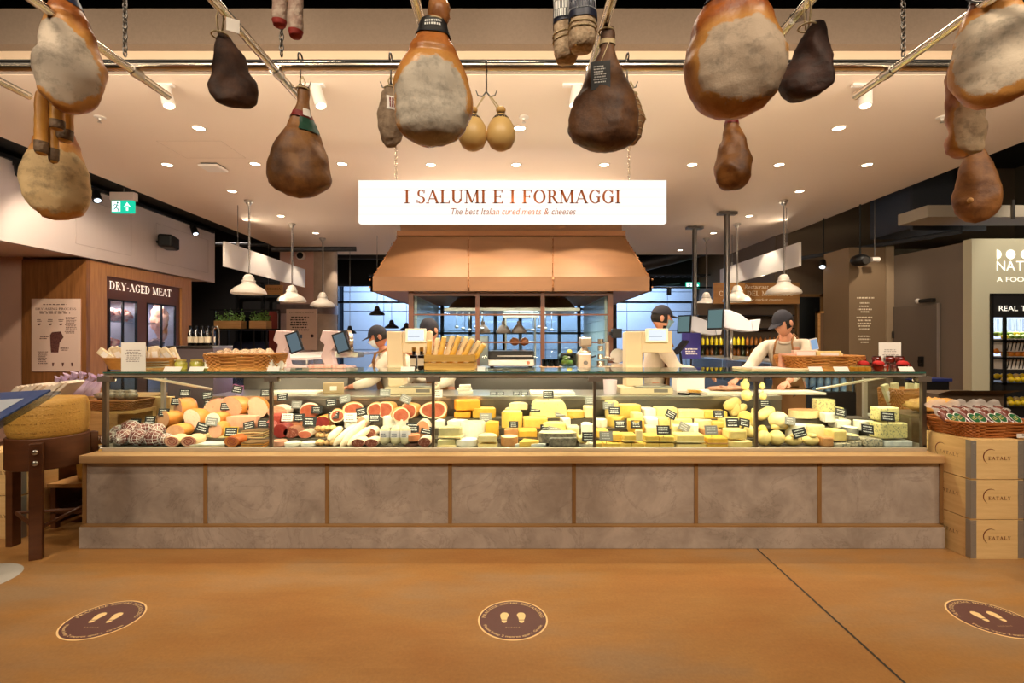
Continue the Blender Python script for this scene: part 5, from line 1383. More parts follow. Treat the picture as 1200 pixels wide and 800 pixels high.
t, S, W_, H_ = ham('hanging_ham', 'large ham with white lard face and black scalloped label, top right corner', 'ham', (1105, 1216, -34, 127), 1.85,
    ham_mat('ham_skin_h', (176, 96, 40), (128, 66, 30), lard=(.03, -.33, .15, .165, -.25), lardc=(206, 190, 168)), 'big', lean=.04, lump=.07)
band(t, S, .17, .215, M_bk, 'black_band')
c = S(.20, FRONT + .1, .010); mb = MB().add([(c.x + (.075 + .004 * math.cos(k * 24 * .5 * PI / 12)) * math.cos(k * PI / 30), c.y - .004, c.z + .01 + .048 * math.sin(k * PI / 30)) for k in range(60)], [tuple(range(60))])
mb.build('scalloped_label', M_bk, t, local=1)
mb = MB().tube([(c.x + .066 * math.cos(k * PI / 20), c.y - .006, c.z + .01 + .040 * math.sin(k * PI / 20)) for k in range(40)], .0015, 4, closed=1); scrawl(mb, (c.x - .04, c.y - .0055, c.z - .01), (1, 0, 0), (0, 0, 1), .08, .04, 3, seed=8)
mb.build('label_print', M_chalk, t, local=1)
tie(t, t.location.z, HZ - .02)
t, S, W_, H_ = ham('hanging_ham', 'pale cut ham piece hanging below the top right ham', 'ham', (1107, 1154, 70, 183), 2.1,
    ham_mat('ham_skin_i', (176, 104, 48), (140, 78, 36), lard=(.03, -.30, .07, .13, 0), lardc=(200, 172, 136)), 'log', dfac=.8, lump=.12)
tie(t, t.location.z, HZ)
t, S, W_, H_ = ham('hanging_ham', 'lowest brown ham at the far right, hanging beneath the pale cut piece', 'ham', (1111, 1169, 138, 262), 2.3,
    ham_mat('ham_skin_j', (150, 98, 48), (104, 62, 30), rough=.55, bump=.5), 'ham', lean=.12, lump=.07)
a = S(.8, FRONT - .2, .0); MB().sphere(a, .012, 10, 8).build('bone_end', pm('bone', (200, 150, 90), .5), t, smooth=1, local=1)
tie(t, t.location.z, HZ)
CH = {
 'cream': ((240, 222, 170), (232, 208, 150)), 'pale': ((238, 214, 142), (228, 198, 120)), 'yel': ((232, 196, 96), (222, 180, 80)),
 'gold': ((226, 178, 66), (212, 160, 50)), 'ora': ((240, 164, 44), (232, 150, 36)), 'white': ((246, 240, 226), (236, 228, 208)),
 'olive': ((206, 196, 150), (190, 180, 132)), 'blue': ((228, 216, 150), (120, 132, 110)), 'mould': ((196, 184, 158), (104, 108, 104)),
 'ash': ((84, 78, 70), (150, 140, 124)), 'tan': ((206, 150, 96), (180, 122, 74)), 'brown': ((132, 96, 58), (100, 70, 42)), 'holey': ((236, 216, 150), (206, 178, 110)),
 'pink': ((226, 168, 140), (212, 148, 120)), 'mortadella': ((238, 206, 184), (228, 188, 166)), 'hamc': ((214, 146, 104), (196, 122, 82)),
 'silver': ((190, 190, 188), (150, 150, 148)), 'foil': ((226, 226, 220), (190, 196, 200)), 'dark': ((70, 44, 36), (110, 70, 56)), 'red': ((176, 66, 52), (140, 44, 36)),
}
def cm(k):
    c = CH[k]
    kw = dict(blue=dict(nscale=70, edge=(.52, .62)), mould=dict(nscale=60, edge=(.48, .58)), ash=dict(nscale=30), holey=dict(nscale=55, edge=(.6, .66)),
              mortadella=dict(nscale=60, edge=(.55, .62))).get(k, dict(nscale=14))
    return pm('food_' + k, c[0], .3 if k in ('silver', 'foil') else .5, .6 if k == 'silver' else 0, col2=c[1], nstr=.9, bump=.12, bscale=60, **kw)
REG = []
BAYN = ['leftmost', 'second', 'middle', 'fourth', 'rightmost']
ROWN = ['front', 'second', 'third', 'back', 'top']
def place(t, descr, cat, x, row, lev=0, stack=False):
    REG.append((t, descr, cat, x, row))
    return t
def bay_of(x):
    for i in range(5):
        if x < pxs[i + 1]: return i
    return 4
def geo(x0, x1, y0, y1, row, dY=0.0, vis_top=True):
    Y = ROWY[row] + dY; X = ((x0 + x1) / 2 - 600) * Y / F; W_ = (x1 - x0) * Y / F
    zb = 1.5 - (y1 - 400) * Y / F
    if zb - ROWZ[row] < (.02, .045, .045, .045)[row]: zb = ROWZ[row]
    zb = max(zb, ROWZ[row])
    zt = 1.5 - (y0 + (2.5 if vis_top else 0) - 400) * Y / F
    return X, Y, zb, W_, max(.02, zt - zb)
_sh = 0
def base_thing(name, X, Y, z, rz=0.0):
    t = thing(name, '', 'food', (X, Y, z + .0004), rz); return t
def block(x0, x1, y0, y1, row, col='pale', rind=None, rz=0.0, D=.13, descr=None, dY=0.0, shape='box', name='cheese_block', wob=.004, cat='cheese'):
    X, Y, z, W_, H_ = geo(x0, x1, y0, y1, row, dY)
    t = base_thing(name, X, Y, z, rz); w = W_ / 2; d = D / 2
    if shape == 'box': poly = [(-w, -d), (w, -d), (w, d), (-w, d)]
    elif shape == 'wedge': poly = [(-w, -d), (w * .9, -d * .5), (w, d * .2), (-w * .5, d)]
    elif shape == 'point': poly = [(-w * .25, -d), (w * .25, -d), (w, d), (-w, d)]
    elif shape == 'half': poly = [(-w, -d)] + [(w, -d)] + [(w * math.cos(a * PI / 14), -d + 2 * d * math.sin(a * PI / 14)) for a in range(1, 14)]
    elif shape == 'curve': poly = [(-w, -d * .4)] + [(-w * math.cos(a * PI / 12), -d * .4 - d * .6 * math.sin(a * PI / 12)) for a in range(1, 12)] + [(w, -d * .4), (w * .8, d), (-w * .8, d)]
    elif shape == 'disc': poly = [(w * math.cos(a * PI / 16), d * math.sin(a * PI / 16)) for a in range(32)]
    elif shape == 'slope': poly = None
    if shape == 'slope':
        mb = MB().prism([(-w, 0), (w, 0), (w * .86, H_ * .8), (w * .7, H_), (-w * .7, H_), (-w * .86, H_ * .8)], -d, d)
    else: mb = MB().slab(poly, 0, H_)
    b = min(.012, H_ * .22, W_ * .2)
    body = mb.build('paste', cm(col), t, bevel=b if shape in ('box', 'slope') else b * .6, seg=3, local=1, smooth=50)
    if rind:
        e = .0015
        if shape in ('disc', 'half', 'curve'):
            m2 = MB(); k = len(poly); st = 1 if shape == 'half' else (0 if shape == 'disc' else 0)
            en = k if shape == 'disc' else (k - 1 if shape == 'half' else 12)
            for i in range(st, en):
                a = poly[i]; c = poly[(i + 1) % k]; f = 1.012
                m2.quad((a[0] * f, a[1] * f, .003), (c[0] * f, c[1] * f, .003), (c[0] * f, c[1] * f, H_ - .003), (a[0] * f, a[1] * f, H_ - .003))
            m2.build('rind', cm(rind), t, local=1, smooth=1)
        else:
            m2 = MB().box(-w - e, w + e, -d - e, d + e, -.0, min(.012, H_ * .18)); m2.build('rind', cm(rind), t, local=1, bevel=.002)
    dd = descr or {'cream': 'cream cheese block', 'pale': 'pale yellow cheese block', 'yel': 'yellow cheese block', 'gold': 'golden cheese block', 'white': 'white cheese piece'}.get(col, col + ' cheese block')
    return place(t, dd, cat, (x0 + x1) / 2, row)
def ball(x0, x1, y0, y1, row, col='pale', neck=False, descr='round yellow cheese ball', dY=0.0, name='cheese_ball'):
    X, Y, z, W_, H_ = geo(x0, x1, y0, y1, row, dY, False); t = base_thing(name, X, Y, z)
    mb = MB().sphere((0, 0, H_ / 2), (W_ / 2, min(W_, H_) / 2, H_ / 2), 24, 16, bumpy=.06)
    mb.build('body', pm('ball_rind_' + col, CH[col][0], .35, col2=CH[col][1], nscale=8, coat=.2), t, smooth=1, local=1)
    if neck:
        MB().sphere((W_ * .05, -.01, H_ * 1.0), (W_ * .26, W_ * .24, H_ * .22), 16, 10).build('knob', MATS['ball_rind_' + col], t, smooth=1, local=1)
        MB().tube([(W_ * .2 * math.cos(a * PI / 6), W_ * .2 * math.sin(a * PI / 6) - .008, H_ * .93) for a in range(12)], .002, 5, closed=1).build('twine', M_rope, t, local=1)
    return place(t, descr, 'cheese', (x0 + x1) / 2, row)
def pear(x0, x1, y0, y1, row, lean=0.0, descr='pear shaped provolone', col='pale'):
    X, Y, z, W_, H_ = geo(x0, x1, y0, y1, row, 0, False); t = base_thing('provolone', X, Y, z); k = W_ / 2
    t.rotation_euler = (0, lean, 0)
    MB().lathe([(0, 0), (k * .7, H_ * .03), (k * .98, H_ * .22), (k, H_ * .36), (k * .86, H_ * .55), (k * .5, H_ * .72), (k * .3, H_ * .82), (k * .34, H_ * .9), (k * .24, H_ * .98), (0, H_)], 22).build('body', pm('ball_rind_' + col, CH[col][0], .35, col2=CH[col][1], nscale=8, coat=.2), t, smooth=1, local=1)
    MB().tube([(k * .33 * math.cos(a * PI / 6), k * .33 * math.sin(a * PI / 6), H_ * .82) for a in range(12)], .002, 5, closed=1).build('twine', M_rope, t, local=1)
    return place(t, descr, 'cheese', (x0 + x1) / 2, row)
def roll(cx, cy, r, row, casing, face, descr, L=.13, yaw=0.0, ry=None, spiral=False, name='meat_roll', cat='cured meat', dY=0.0):
    """cylinder lying with its cut face towards the customer"""
    ry = ry or r
    X, Y, z, W_, H_ = geo(cx - r, cx + r, cy - ry, cy + ry, row, dY, False); t = base_thing(name, X, Y, z, yaw)
    a, b = W_ / 2, H_ / 2; n = 28
    def P(u, v):
        th = u * 2 * PI; k = [.93, 1, 1, .96, .6, .02][int(round(v * 5))]; y = [-.5, -.47, .3, .43, .5, .52][int(round(v * 5))]
        return Vector((a * k * math.cos(th), y * L, b + b * k * math.sin(th)))
    MB().grid(P, n, 5, cu=True).build('casing', casing, t, smooth=1, local=1)
    mb = MB().add([(a * .935 * math.cos(2 * PI * i / n), -L * .5 - .001, b + b * .935 * math.sin(2 * PI * i / n)) for i in range(n)], [tuple(range(n))])
    f = mb.build('cut_face', face, t, local=1)
    if spiral:
        pts = [(a * (.1 + .68 * k / 40) * math.cos(k * .38), -L * .5 - .002, b + b * (.1 + .68 * k / 40) * math.sin(k * .38)) for k in range(40)]
        MB().tube(pts, a * .055, 5).build('lean_spiral', pm('lean_meat', (164, 74, 60), .4), t, smooth=1, local=1)
    return place(t, descr, cat, cx, row)
def bigham(x0, x1, y0, y1, row, face, descr, skin=None, L=.15, yaw=0.0, rimw=.12, rim=None, name='boiled_ham', tiltx=0.0, cat='cured meat', lobes=False):
    """ham half: rounded skin, fat rim and cut face"""
    X, Y, z, W_, H_ = geo(x0, x1, y0, y1, row, 0, False); t = base_thing(name, X, Y, z, yaw); t.rotation_euler = (tiltx, 0, yaw)
    a, b = W_ / 2, H_ / 2; n = 36; sd = x0 * .1
    def R(th): return 1 + .06 * math.sin(2 * th + sd) + .04 * math.sin(3 * th + sd * 2) - (.16 * max(0, math.cos(th - PI / 2)) ** 6 if lobes else 0)
    ks = [1, 1.02, 1.0, .9, .66, .3, .01]; ys = [-.5, -.35, 0, .25, .42, .5, .52]
    def P(u, v):
        i = int(round(v * 6)); th = u * 2 * PI
        return Vector((a * ks[i] * R(th) * math.cos(th), ys[i] * L, b + b * ks[i] * R(th) * math.sin(th)))
    MB().grid(P, n, 6, cu=True).build('skin', skin or pm('smoked_skin', (224, 150, 70), .4, col2=(196, 116, 48), nscale=10), t, smooth=1, local=1)
    def ring(k, y): return [(a * k * R(2 * PI * i / n) * math.cos(2 * PI * i / n), y, b + b * k * R(2 * PI * i / n) * math.sin(2 * PI * i / n)) for i in range(n)]
    if rim:
        MB().add(ring(1.0, -L * .5 - .001), [tuple(range(n))]).build('fat_rim', rim, t, local=1)
        MB().add(ring(1 - rimw, -L * .5 - .002), [tuple(range(n))]).build('cut_face', face, t, local=1)
    else: MB().add(ring(.99, -L * .5 - .001), [tuple(range(n))]).build('cut_face', face, t, local=1)
    return place(t, descr, cat, (x0 + x1) / 2, row)
def netted(cx, cy, r, row, descr='string-netted dark salami bag'):
    X, Y, z, W_, H_ = geo(cx - r, cx + r, cy - r, cy + r, row, rnd(-.01, .01), False); t = base_thing('netted_salami', X, Y, z, rnd(0, 3)); a = W_ / 2; L = a * 1.25
    MB().sphere((0, 0, a), (a, L, a), 18, 12, bumpy=.25, bs=9).build('meat', pm('netted_meat', (112, 48, 42), .5, col2=(206, 176, 164), nscale=24, nstr=.8, edge=(.48, .68), bump=.5, bscale=50), t, smooth=1, local=1)
    mb = MB()
    for k in range(5):
        v = -.75 + k * .375; rr = math.sqrt(1 - v * v) * 1.04
        mb.tube([(a * rr * math.cos(i * PI / 7), L * v, a + a * rr * math.sin(i * PI / 7)) for i in range(14)], .0016, 4, closed=1)
    for k in range(6):
        ph = k * PI / 6
        mb.tube([(a * 1.04 * math.cos(ph) * math.cos(i * PI / 8), L * 1.04 * math.sin(i * PI / 8), a + a * 1.04 * math.sin(ph) * math.cos(i * PI / 8)) for i in range(16)], .0014, 4, closed=1)
    mb.build('netting', pm('white_net', (236, 230, 226), .6), t, local=1)
    return place(t, descr, 'cured meat', cx, row)
def salami(xa, ya, xb, yb, wpx, row, mat, descr, label=False, name='salami', dz=0.0, ends=None, dYb=.06, lm=None):
    """long sausage from photo point a (near end) to b (far end)"""
    Ya = ROWY[row] - .03; Yb = Ya + dYb
    A = PX(xa, ya, Ya); B = PX(xb, yb, Yb); r = wpx * Ya / F / 2
    t = base_thing(name, A.x, A.y, min(A.z, B.z) - r); o = t.location.copy(); A = A - o; B = B - o; d = (B - A)
    n = 10; pts = []; rs = []
    for i in range(n + 1):
        u = i / n; pts.append(A + d * u + Vector((0, 0, .004 * math.sin(u * 5)))); e = min(u, 1 - u) * n
        rs.append(r * (.35 if e < .01 else (.8 if e < 1.01 else 1)) * (1 + .03 * math.sin(i * 2.1)))
    MB().tube(pts, rs, 16).build('casing', mat, t, smooth=50, local=1)
    if label:
        m2 = MB().tube([A + d * .38, A + d * .72], r * 1.05, 16); m2.build('paper_label', lm or pm('salami_label', (214, 210, 214), .6), t, smooth=50, local=1)
        s = MB(); scrawl(s, A + d * .5 + Vector((-r * .6, -r * 1.08, -.01)), (1, 0, 0), (0, 0, 1), r * 1.2, .03, 3, seed=int(xa)); s.build('label_print', pm('label_ink', (50, 52, 92), .6), t, local=1)
    return place(t, descr, 'salami', (xa + xb) / 2, row)
def slabs(x0, x1, y0, y1, row, n, cols, descr, D=.13, name='bacon_slab'):
    X, Y, z, W_, H_ = geo(x0, x1, y0, y1, row); h = H_ / n
    for k in range(n):
        t = base_thing(name, X + rnd(-.004, .004), Y + rnd(-.004, .004), z + k * h, rnd(-.04, .04)); w = W_ / 2; d = D / 2
        f = lambda u: h * .12 * math.sin(u * 7 + k * 2)
        mb = MB(); N = 12
        for j, (c0, c1) in enumerate(((0, .28), (.28, .62), (.62, .96))):
            m = MB()
            m.grid(lambda u, v: Vector((-w + 2 * w * u, [-d, -d, d, d, -d][int(round(v * 4))], [c0, c1, c1, c0, c0][int(round(v * 4))] * h + (f(u) if 0 < u < 1 else 0))), N, 4)
            m.add([(-w, -d, c0 * h), (-w, -d, c1 * h), (-w, d, c1 * h), (-w, d, c0 * h)], [(0, 1, 2, 3)]); m.add([(w, -d, c0 * h), (w, -d, c1 * h), (w, d, c1 * h), (w, d, c0 * h)], [(3, 2, 1, 0)])
            m.build(('rind_layer', 'lean_layer', 'fat_layer')[j], cm(cols[j]), t, local=1, smooth=30)
        lvl = ('', 'bottom ', 'middle ', 'upper ', 'top ')
        nm = {1: [''], 2: ['bottom of ', 'top of '], 3: ['bottom of ', 'middle of ', 'top of '], 4: ['bottom of ', 'second up of ', 'third up of ', 'top of ']}[n][k]
        place(t, nm + descr, 'bacon', (x0 + x1) / 2, row)
TAGT = {}
def tag_tmpl(kind):
    if kind in TAGT: return TAGT[kind]
    nm = 'price_tag'
    t = thing(nm, '', 'price tag'); cw, chh = .092, .064
    m = {'b': M_tagb, 'g': pm('tag_grey', (132, 130, 126), .5), 'w': pm('tag_white', (232, 228, 220), .5), 'y': M_tagb}[kind[0]]
    MB().box(-cw / 2, cw / 2, -.001, .001, 0, chh).build('card', m, t, bevel=.0008, seg=1, local=1)
    s = MB(); scrawl(s, (-cw * .38, -.0016, chh * .1), (1, 0, 0), (0, 0, 1), cw * .76, chh * .8, 3, seed=ord(kind[1]) if len(kind) > 1 else 1, thick=.34)
    s.build('handwriting', M_chalk if kind[0] in 'by' else (pm('grey_write', (206, 204, 200), .6) if kind[0] == 'g' else M_ink), t, local=1)
    MB().tube([(0, .002, .004), (0, .004, -.018)], .0016, 5).build('pin', M_steeld, t, local=1)
    if kind[0] == 'y': MB().box(-cw / 2 - .004, cw / 2 + .004, .0012, .002, -.004, chh + .004).build('yellow_border', pm('tag_yellow', (232, 190, 60), .5), t, local=1)
    t.location = (0, -3, 0); TAGT[kind] = [t, False]; return TAGT[kind]
def ptag(cx, cy, row=1, kind='b', roll_=0.0, s=1.0, dY=-.075, tilt=-.25):
    k2 = kind + 'abc'[int(cx) % 3]
    T_ = tag_tmpl(k2)
    Y = ROWY[row] + dY; p = PX(cx, cy, Y); p.z -= .025 * s
    t = T_[0] if not T_[1] else dup(T_[0]); T_[1] = True
    t.location = p; t.rotation_euler = (tilt, roll_, rnd(-.08, .08)); t.scale = (s, s, s)
    nm = {'b': 'black chalk price tag', 'g': 'grey translucent price tag', 'w': 'white card price tag', 'y': 'black price tag with yellow edge'}[kind]
    place(t, nm, 'price tag', cx, row)

for cx, cy, r in ((129, 519, 8), (144.5, 518, 9), (162, 518, 9), (180.7, 519, 9), (195, 520, 7)): netted(cx, cy, r, 0)
for cx, cy, r in ((152.7, 504, 9.5), (168, 507, 8), (184, 507, 8)): netted(cx, cy, r, 1)
netted(139, 509, 6.5, 1, 'string-netted dark salami bag')
for xa, xb in ((174, 196), (182, 204)): salami(xa, 503, xb, 497, 8, 2, pm('net_casing', (232, 214, 196), .7, col2=(190, 150, 130), nscale=40), 'white netted salami end')
M_cas = pm('pancetta_rind', (240, 206, 160), .45, col2=(226, 184, 132), nscale=7); M_smk = pm('smoked_skin', (224, 150, 70), .4, col2=(196, 116, 48), nscale=10)
M_pf = pm('pancetta_face', (232, 178, 150), .4, col2=(206, 130, 108), nscale=30); M_hf = pm('ham_face', (226, 170, 140), .4, col2=(210, 146, 116), nscale=12)
M_mf = cm('mortadella'); M_whf = pm('white_face', (252, 240, 214), .4)
roll(208, 518, 9, 0, M_cas, M_pf, 'rolled pancetta with red swirl', spiral=True, ry=9); roll(227.5, 518, 9.6, 0, M_cas, M_pf, 'rolled pancetta with brown swirl', spiral=True, ry=9.2)
slabs(229, 268, 519, 526, 0, 1, ('silver', 'cream', 'foil'), 'vacuum packed pale slab', name='pancetta_slab')
slabs(239, 277, 508, 517, 1, 1, ('brown', 'cream', 'cream'), 'flat pancetta slab', name='pancetta_slab')
roll(277, 518, 9, 0, pm('speck_case', (204, 104, 42), .4, col2=(160, 70, 30), nscale=12), pm('speck_face', (222, 138, 70), .4, col2=(180, 90, 44), nscale=18), 'small orange smoked roll', spiral=True)
slabs(288, 314, 514, 526, 0, 2, ('ora', 'tan', 'brown'), 'bacon slabs stack'); slabs(287, 314, 501, 514, 1, 3, ('tan', 'cream', 'brown'), 'layered bacon pile')
roll(212, 503, 11, 1, M_smk, pm('coppa_face', (206, 146, 106), .4, col2=(230, 188, 150), nscale=24), 'oval orange-rimmed ham piece', ry=7)
bigham(190, 213, 480, 503, 2, pm('brown_face', (206, 156, 118), .4, col2=(196, 140, 100), nscale=9), 'smoked ham half with brown rind', yaw=-.4)
roll(258, 503, 8, 1, M_smk, M_hf, 'small ham end', ry=9)
bigham(222, 246, 478, 500, 2, M_mf, 'pale mortadella half with orange rind', yaw=-.25, name='mortadella'); bigham(247, 270, 482, 505, 2, M_whf, 'white faced roll with yellow rind', yaw=-.3, name='mortadella')
bigham(205, 234, 465, 490, 3, M_hf, 'smoked golden ham', yaw=-.7, L=.14); bigham(243, 266, 467, 488, 3, M_hf, 'pink ham cylinder', yaw=.3, skin=pm('pink_skin', (216, 140, 108), .4))
bigham(262, 296, 463, 492, 3, M_hf, 'large boiled ham with golden skin', yaw=-.35, L=.16)
bigham(292, 316, 465, 497, 3, pm('pale_ham_face', (238, 196, 166), .4, col2=(226, 180, 150), nscale=30), 'tall pale cut ham', yaw=.1, L=.1)
block(270, 304, 484, 501, 2, 'pink', shape='wedge', descr='pink ham wedge', name='ham_wedge', cat='cured meat')
for a in ((206, 471, 3), (191, 484, 2), (175, 493, 2), (216, 461, 3), (243, 464, 3, 'b', -.15), (244, 474, 3), (264, 477, 3), (285, 478, 3, 'b', -.25), (292, 499, 2, 'b', -.2), (308, 497, 2), (277, 457, 3, 'b', .15), (311, 461, 3)):
    ptag(*a)
ptag(235, 502, 1, 'b', .25, 1.15); ptag(270, 507, 1, 'y', .0, 1.1); ptag(247, 495, 1, 'g', .1); ptag(158, 496, 2, 'b')
M_sal = pm('dark_salami_face', (128, 60, 46), .45, col2=(206, 160, 140), nscale=70, edge=(.5, .62)); M_sr = pm('salami_rind', (232, 208, 184), .7, col2=(206, 170, 140), nscale=20)
M_wr = pm('white_casing', (244, 226, 196), .65, col2=(226, 196, 152), nscale=18, bump=.3, bscale=40); M_fat = pm('fat_rim', (246, 222, 186), .45)
M_pro = pm('prosciutto_face', (172, 80, 56), .38, col2=(206, 128, 98), nscale=16); M_dred = pm('bresaola_face', (122, 34, 34), .4, col2=(160, 60, 50), nscale=20)
for x0, x1, y0, y1, row, col, d in ((319, 336, 513, 526, 0, 'pink', 'pink packed ham piece'), (334, 352, 515, 526, 0, 'white', 'small white wrapped cheese'), (353, 372, 515, 526, 0, 'white', 'small white wrapped cheese')):
    block(x0, x1, y0, y1, row, col, shape='disc', descr=d, name='wrapped_piece', D=.11)
roll(345, 508, 9, 1, pm('salami_dark_rind', (150, 92, 66), .6), M_sal, 'dark salami cut end'); roll(361, 510, 8, 1, M_sr, pm('lean_face', (176, 88, 66), .4, col2=(200, 120, 92), nscale=14), 'lean cured loin end', ry=7)
roll(333, 504, 9, 1, M_dred, M_dred, 'dark red bresaola end'); roll(323, 497, 7, 2, pm('nduja_case', (226, 140, 60), .5), pm('red_marbled', (190, 60, 60), .4, col2=(240, 200, 190), nscale=30), 'red marbled coppa end')
block(319, 333, 482, 495, 2, 'red', descr='dark red beef block', name='cured_beef_block', cat='cured meat'); roll(329, 481, 12, 3, M_sr, pm('striped_pancetta', (216, 130, 96), .4, col2=(248, 220, 190), nscale=20, stretch=(1, 1, 5)), 'pancetta with fat stripes', ry=7)
R = random.Random(12)
for k in range(14):
    x = 371 + (k % 5) * 5.5 + R.uniform(-1, 1); y = 521 - (k // 5) * 8.5
    salami(x, y, x + R.uniform(3, 7), y - R.uniform(3, 7), 6.5, [0, 1, 1][k // 5], pm('small_salami', (226, 188, 126), .6, col2=(176, 110, 70), nscale=36, nstr=.8), 'little yellowish salami', dYb=.05)
for xa, ya, xb, yb in ((391, 522, 417, 497), (399, 524, 428, 492), (385, 516, 400, 500), (408, 522, 434, 500)): salami(xa, ya, xb, yb, 9, 0, M_wr, 'long floury white salami', dYb=.14)
roll(427, 493, 6, 2, M_wr, pm('salami_pinkface', (214, 150, 120), .5), 'pinkish salami end')
roll(435, 508, 8.5, 1, M_sr, M_sal, 'thick salami cut end'); roll(422.6, 520, 8, 0, M_sr, M_sal, 'coarse salami cut end'); roll(438, 520, 8, 0, M_sr, M_sal, 'coarse salami cut end')
for x in (451, 463.5, 475): salami(x, 521, x + .5, 498, 12, 0, pm('green_white_casing', (226, 214, 176), .7, col2=(186, 176, 130), nscale=24), 'upright white salami with paper label', label=True, dYb=.02)
block(473, 492, 516, 526, 0, 'dark', descr='dark cured pork slab', name='cured_slab', shape='disc', cat='cured meat', D=.11); block(474, 492, 506, 516, 0, 'hamc', descr='brown glazed pork slab', name='cured_slab', shape='disc', cat='cured meat', D=.11)
roll(499, 518, 7.5, 0, M_sr, M_sal, 'dark salami cut end'); roll(497, 499, 8, 1, M_sr, pm('lean_face2', (214, 150, 110), .4), 'orange-brown cured loin')
def prosc(x0, x1, y0, y1, row, yaw, tilt=0.0, lob=True, d='prosciutto half with red face and fat rim'):
    bigham(x0, x1, y0, y1, row, M_pro, d, skin=pm('prosciutto_skin', (226, 166, 92), .45, col2=(206, 136, 66), nscale=8), rim=M_fat, rimw=.16, yaw=yaw, tiltx=tilt, name='prosciutto_half', L=.13, lobes=lob)
prosc(403, 426, 470, 492, 3, .35, lob=False); prosc(431, 448, 470, 489, 3, .2); prosc(446, 465, 468, 490, 3, -.25); prosc(459, 478, 476, 494, 2, .4, lob=False); prosc(474, 494, 470, 496, 3, -.35); prosc(493, 526, 469, 489, 3, 0, lob=True)
prosc(388, 403, 478, 494, 2, .3, lob=False, d='small rolled ham with red face'); roll(363, 480, 11, 3, M_sr, M_pro, 'sliced coppa end', ry=8, yaw=.4); roll(381, 492, 9, 2, M_smk, M_dred, 'red lean cured piece', ry=6)
for x0, x1, y0, y1 in ((449, 466, 485, 497), (462, 478, 487, 499), (404, 420, 490, 499)): block(x0, x1, y0, y1, 2, 'white', descr='white paper-wrapped packet', name='wrapped_packet', shape='disc', cat='packet')
block(376, 392, 486, 499, 2, 'pink', shape='wedge', descr='pink sliced meat heap', name='sliced_meat', cat='cured meat'); block(338, 356, 486, 499, 2, 'hamc', shape='half', descr='brown cured ham piece', name='cured_piece', cat='cured meat')
for a in ((331, 466, 3, 'b', -.1), (347, 475, 3, 'g'), (388, 472.5, 3, 'b', -.1), (371, 481, 3), (404.5, 468, 3, 'g', -.2), (350, 490, 2), (390.5, 487, 2), (424, 483, 3, 'b', -.2), (438.6, 491, 2), (451, 461, 3, 'g'), (473.6, 468, 3, 'g', .4), (499, 505, 1, 'b', .2), (410, 490, 2, 'w', 0, 1.1), (336, 490, 2, 'w')):
    ptag(*a)
ptag(362, 495, 1, 'b', .05, 1.15); ptag(483, 502, 1, 'b', 0, 1.15)
B = block
B(514, 535, 511, 526, 0, 'olive', rind='cream', shape='wedge', descr='greyish soft cheese wedge'); B(516, 542, 497, 511.5, 0, 'olive', rind='cream', shape='wedge', rz=-.15, descr='greyish soft cheese wedge', dY=.02)
B(534, 560, 511, 526, 0, 'white', shape='disc', descr='white bloomy cheese dome', D=.14, name='bloomy_cheese'); B(561, 583, 516, 526, 0, 'pale', shape='box', descr='pale cheese slab', rind='white'); B(561, 583, 506, 516, 0, 'cream', shape='half', descr='cream cheese slab', rz=0, rind='tan')
B(540, 569, 491, 509, 1, 'cream', rind='white', shape='curve', descr='large cream wheel segment'); B(525, 548, 489, 504, 2, 'white', shape='wedge', descr='soft white cheese wedge'); B(569, 585, 491, 508, 1, 'gold', shape='wedge', descr='golden cheese wedge')
B(533, 552, 479, 490, 3, 'ora', descr='deep orange cheddar block'); B(533, 562, 465.5, 480, 3, 'ora', descr='deep orange cheddar block', rz=.25, D=.12); B(512, 523, 478, 492, 3, 'ora', descr='narrow orange cheddar block'); B(554, 581, 475, 492, 3, 'yel', shape='curve', rind='gold', descr='yellow cheese quarter')
B(510, 522, 489, 503, 2, 'white', descr='white wrapped cheese', shape='wedge')
B(588, 612, 479, 499, 2, 'pale', shape='curve', rind='yel', descr='drum shaped pale cheese'); B(597, 618, 469, 479, 3, 'cream', descr='cream cheese slice pile', shape='half'); B(592, 610, 475, 482, 3, 'cream', descr='cream cheese slice pile', shape='half')
B(620, 665, 466, 487, 3, 'holey', shape='slope', descr='wide holey cheese loaf', D=.14); B(613, 641, 486, 503, 2, 'yel', shape='box', descr='yellow cheese quarter', rind='tan'); B(664, 684, 478, 494, 3, 'pale', shape='curve', rind='yel', descr='pale yellow cheese half')
B(684, 697, 473, 494, 3, 'cream', descr='tall cream cheese block'); B(644, 661, 484, 492, 3, 'gold', shape='wedge', descr='golden cheese wedge'); B(659, 672, 485, 495, 3, 'gold', shape='wedge', descr='golden cheese wedge', dY=-.05)
B(591, 607, 499, 508, 1, 'tan', shape='half', descr='pink-rinded cheese half'); B(607, 629, 500, 514, 1, 'gold', descr='golden cheese with dark edge', rind='brown'); B(608, 632, 513, 524, 0, 'yel', shape='wedge', descr='yellow cheese wedge')
B(587, 607, 508, 526, 0, 'cream', shape='disc', rind='tan', descr='coiled cream cheese dome', D=.12, name='bloomy_cheese'); B(603, 626, 519, 526, 0, 'foil', shape='wedge', descr='cling-wrapped cheese slice', dY=-.03, D=.05); B(622, 640, 519, 526, 0, 'foil', shape='wedge', descr='cling-wrapped cheese slice', dY=-.03, D=.05)
B(631, 675, 503, 517, 0, 'cream', shape='curve', rind='ash', descr='wide cheese wheel with black rind', dY=.04, D=.14); B(642, 676, 509.5, 526, 0, 'ash', shape='wedge', descr='black marbled rind wedge', dY=-.02, D=.09)
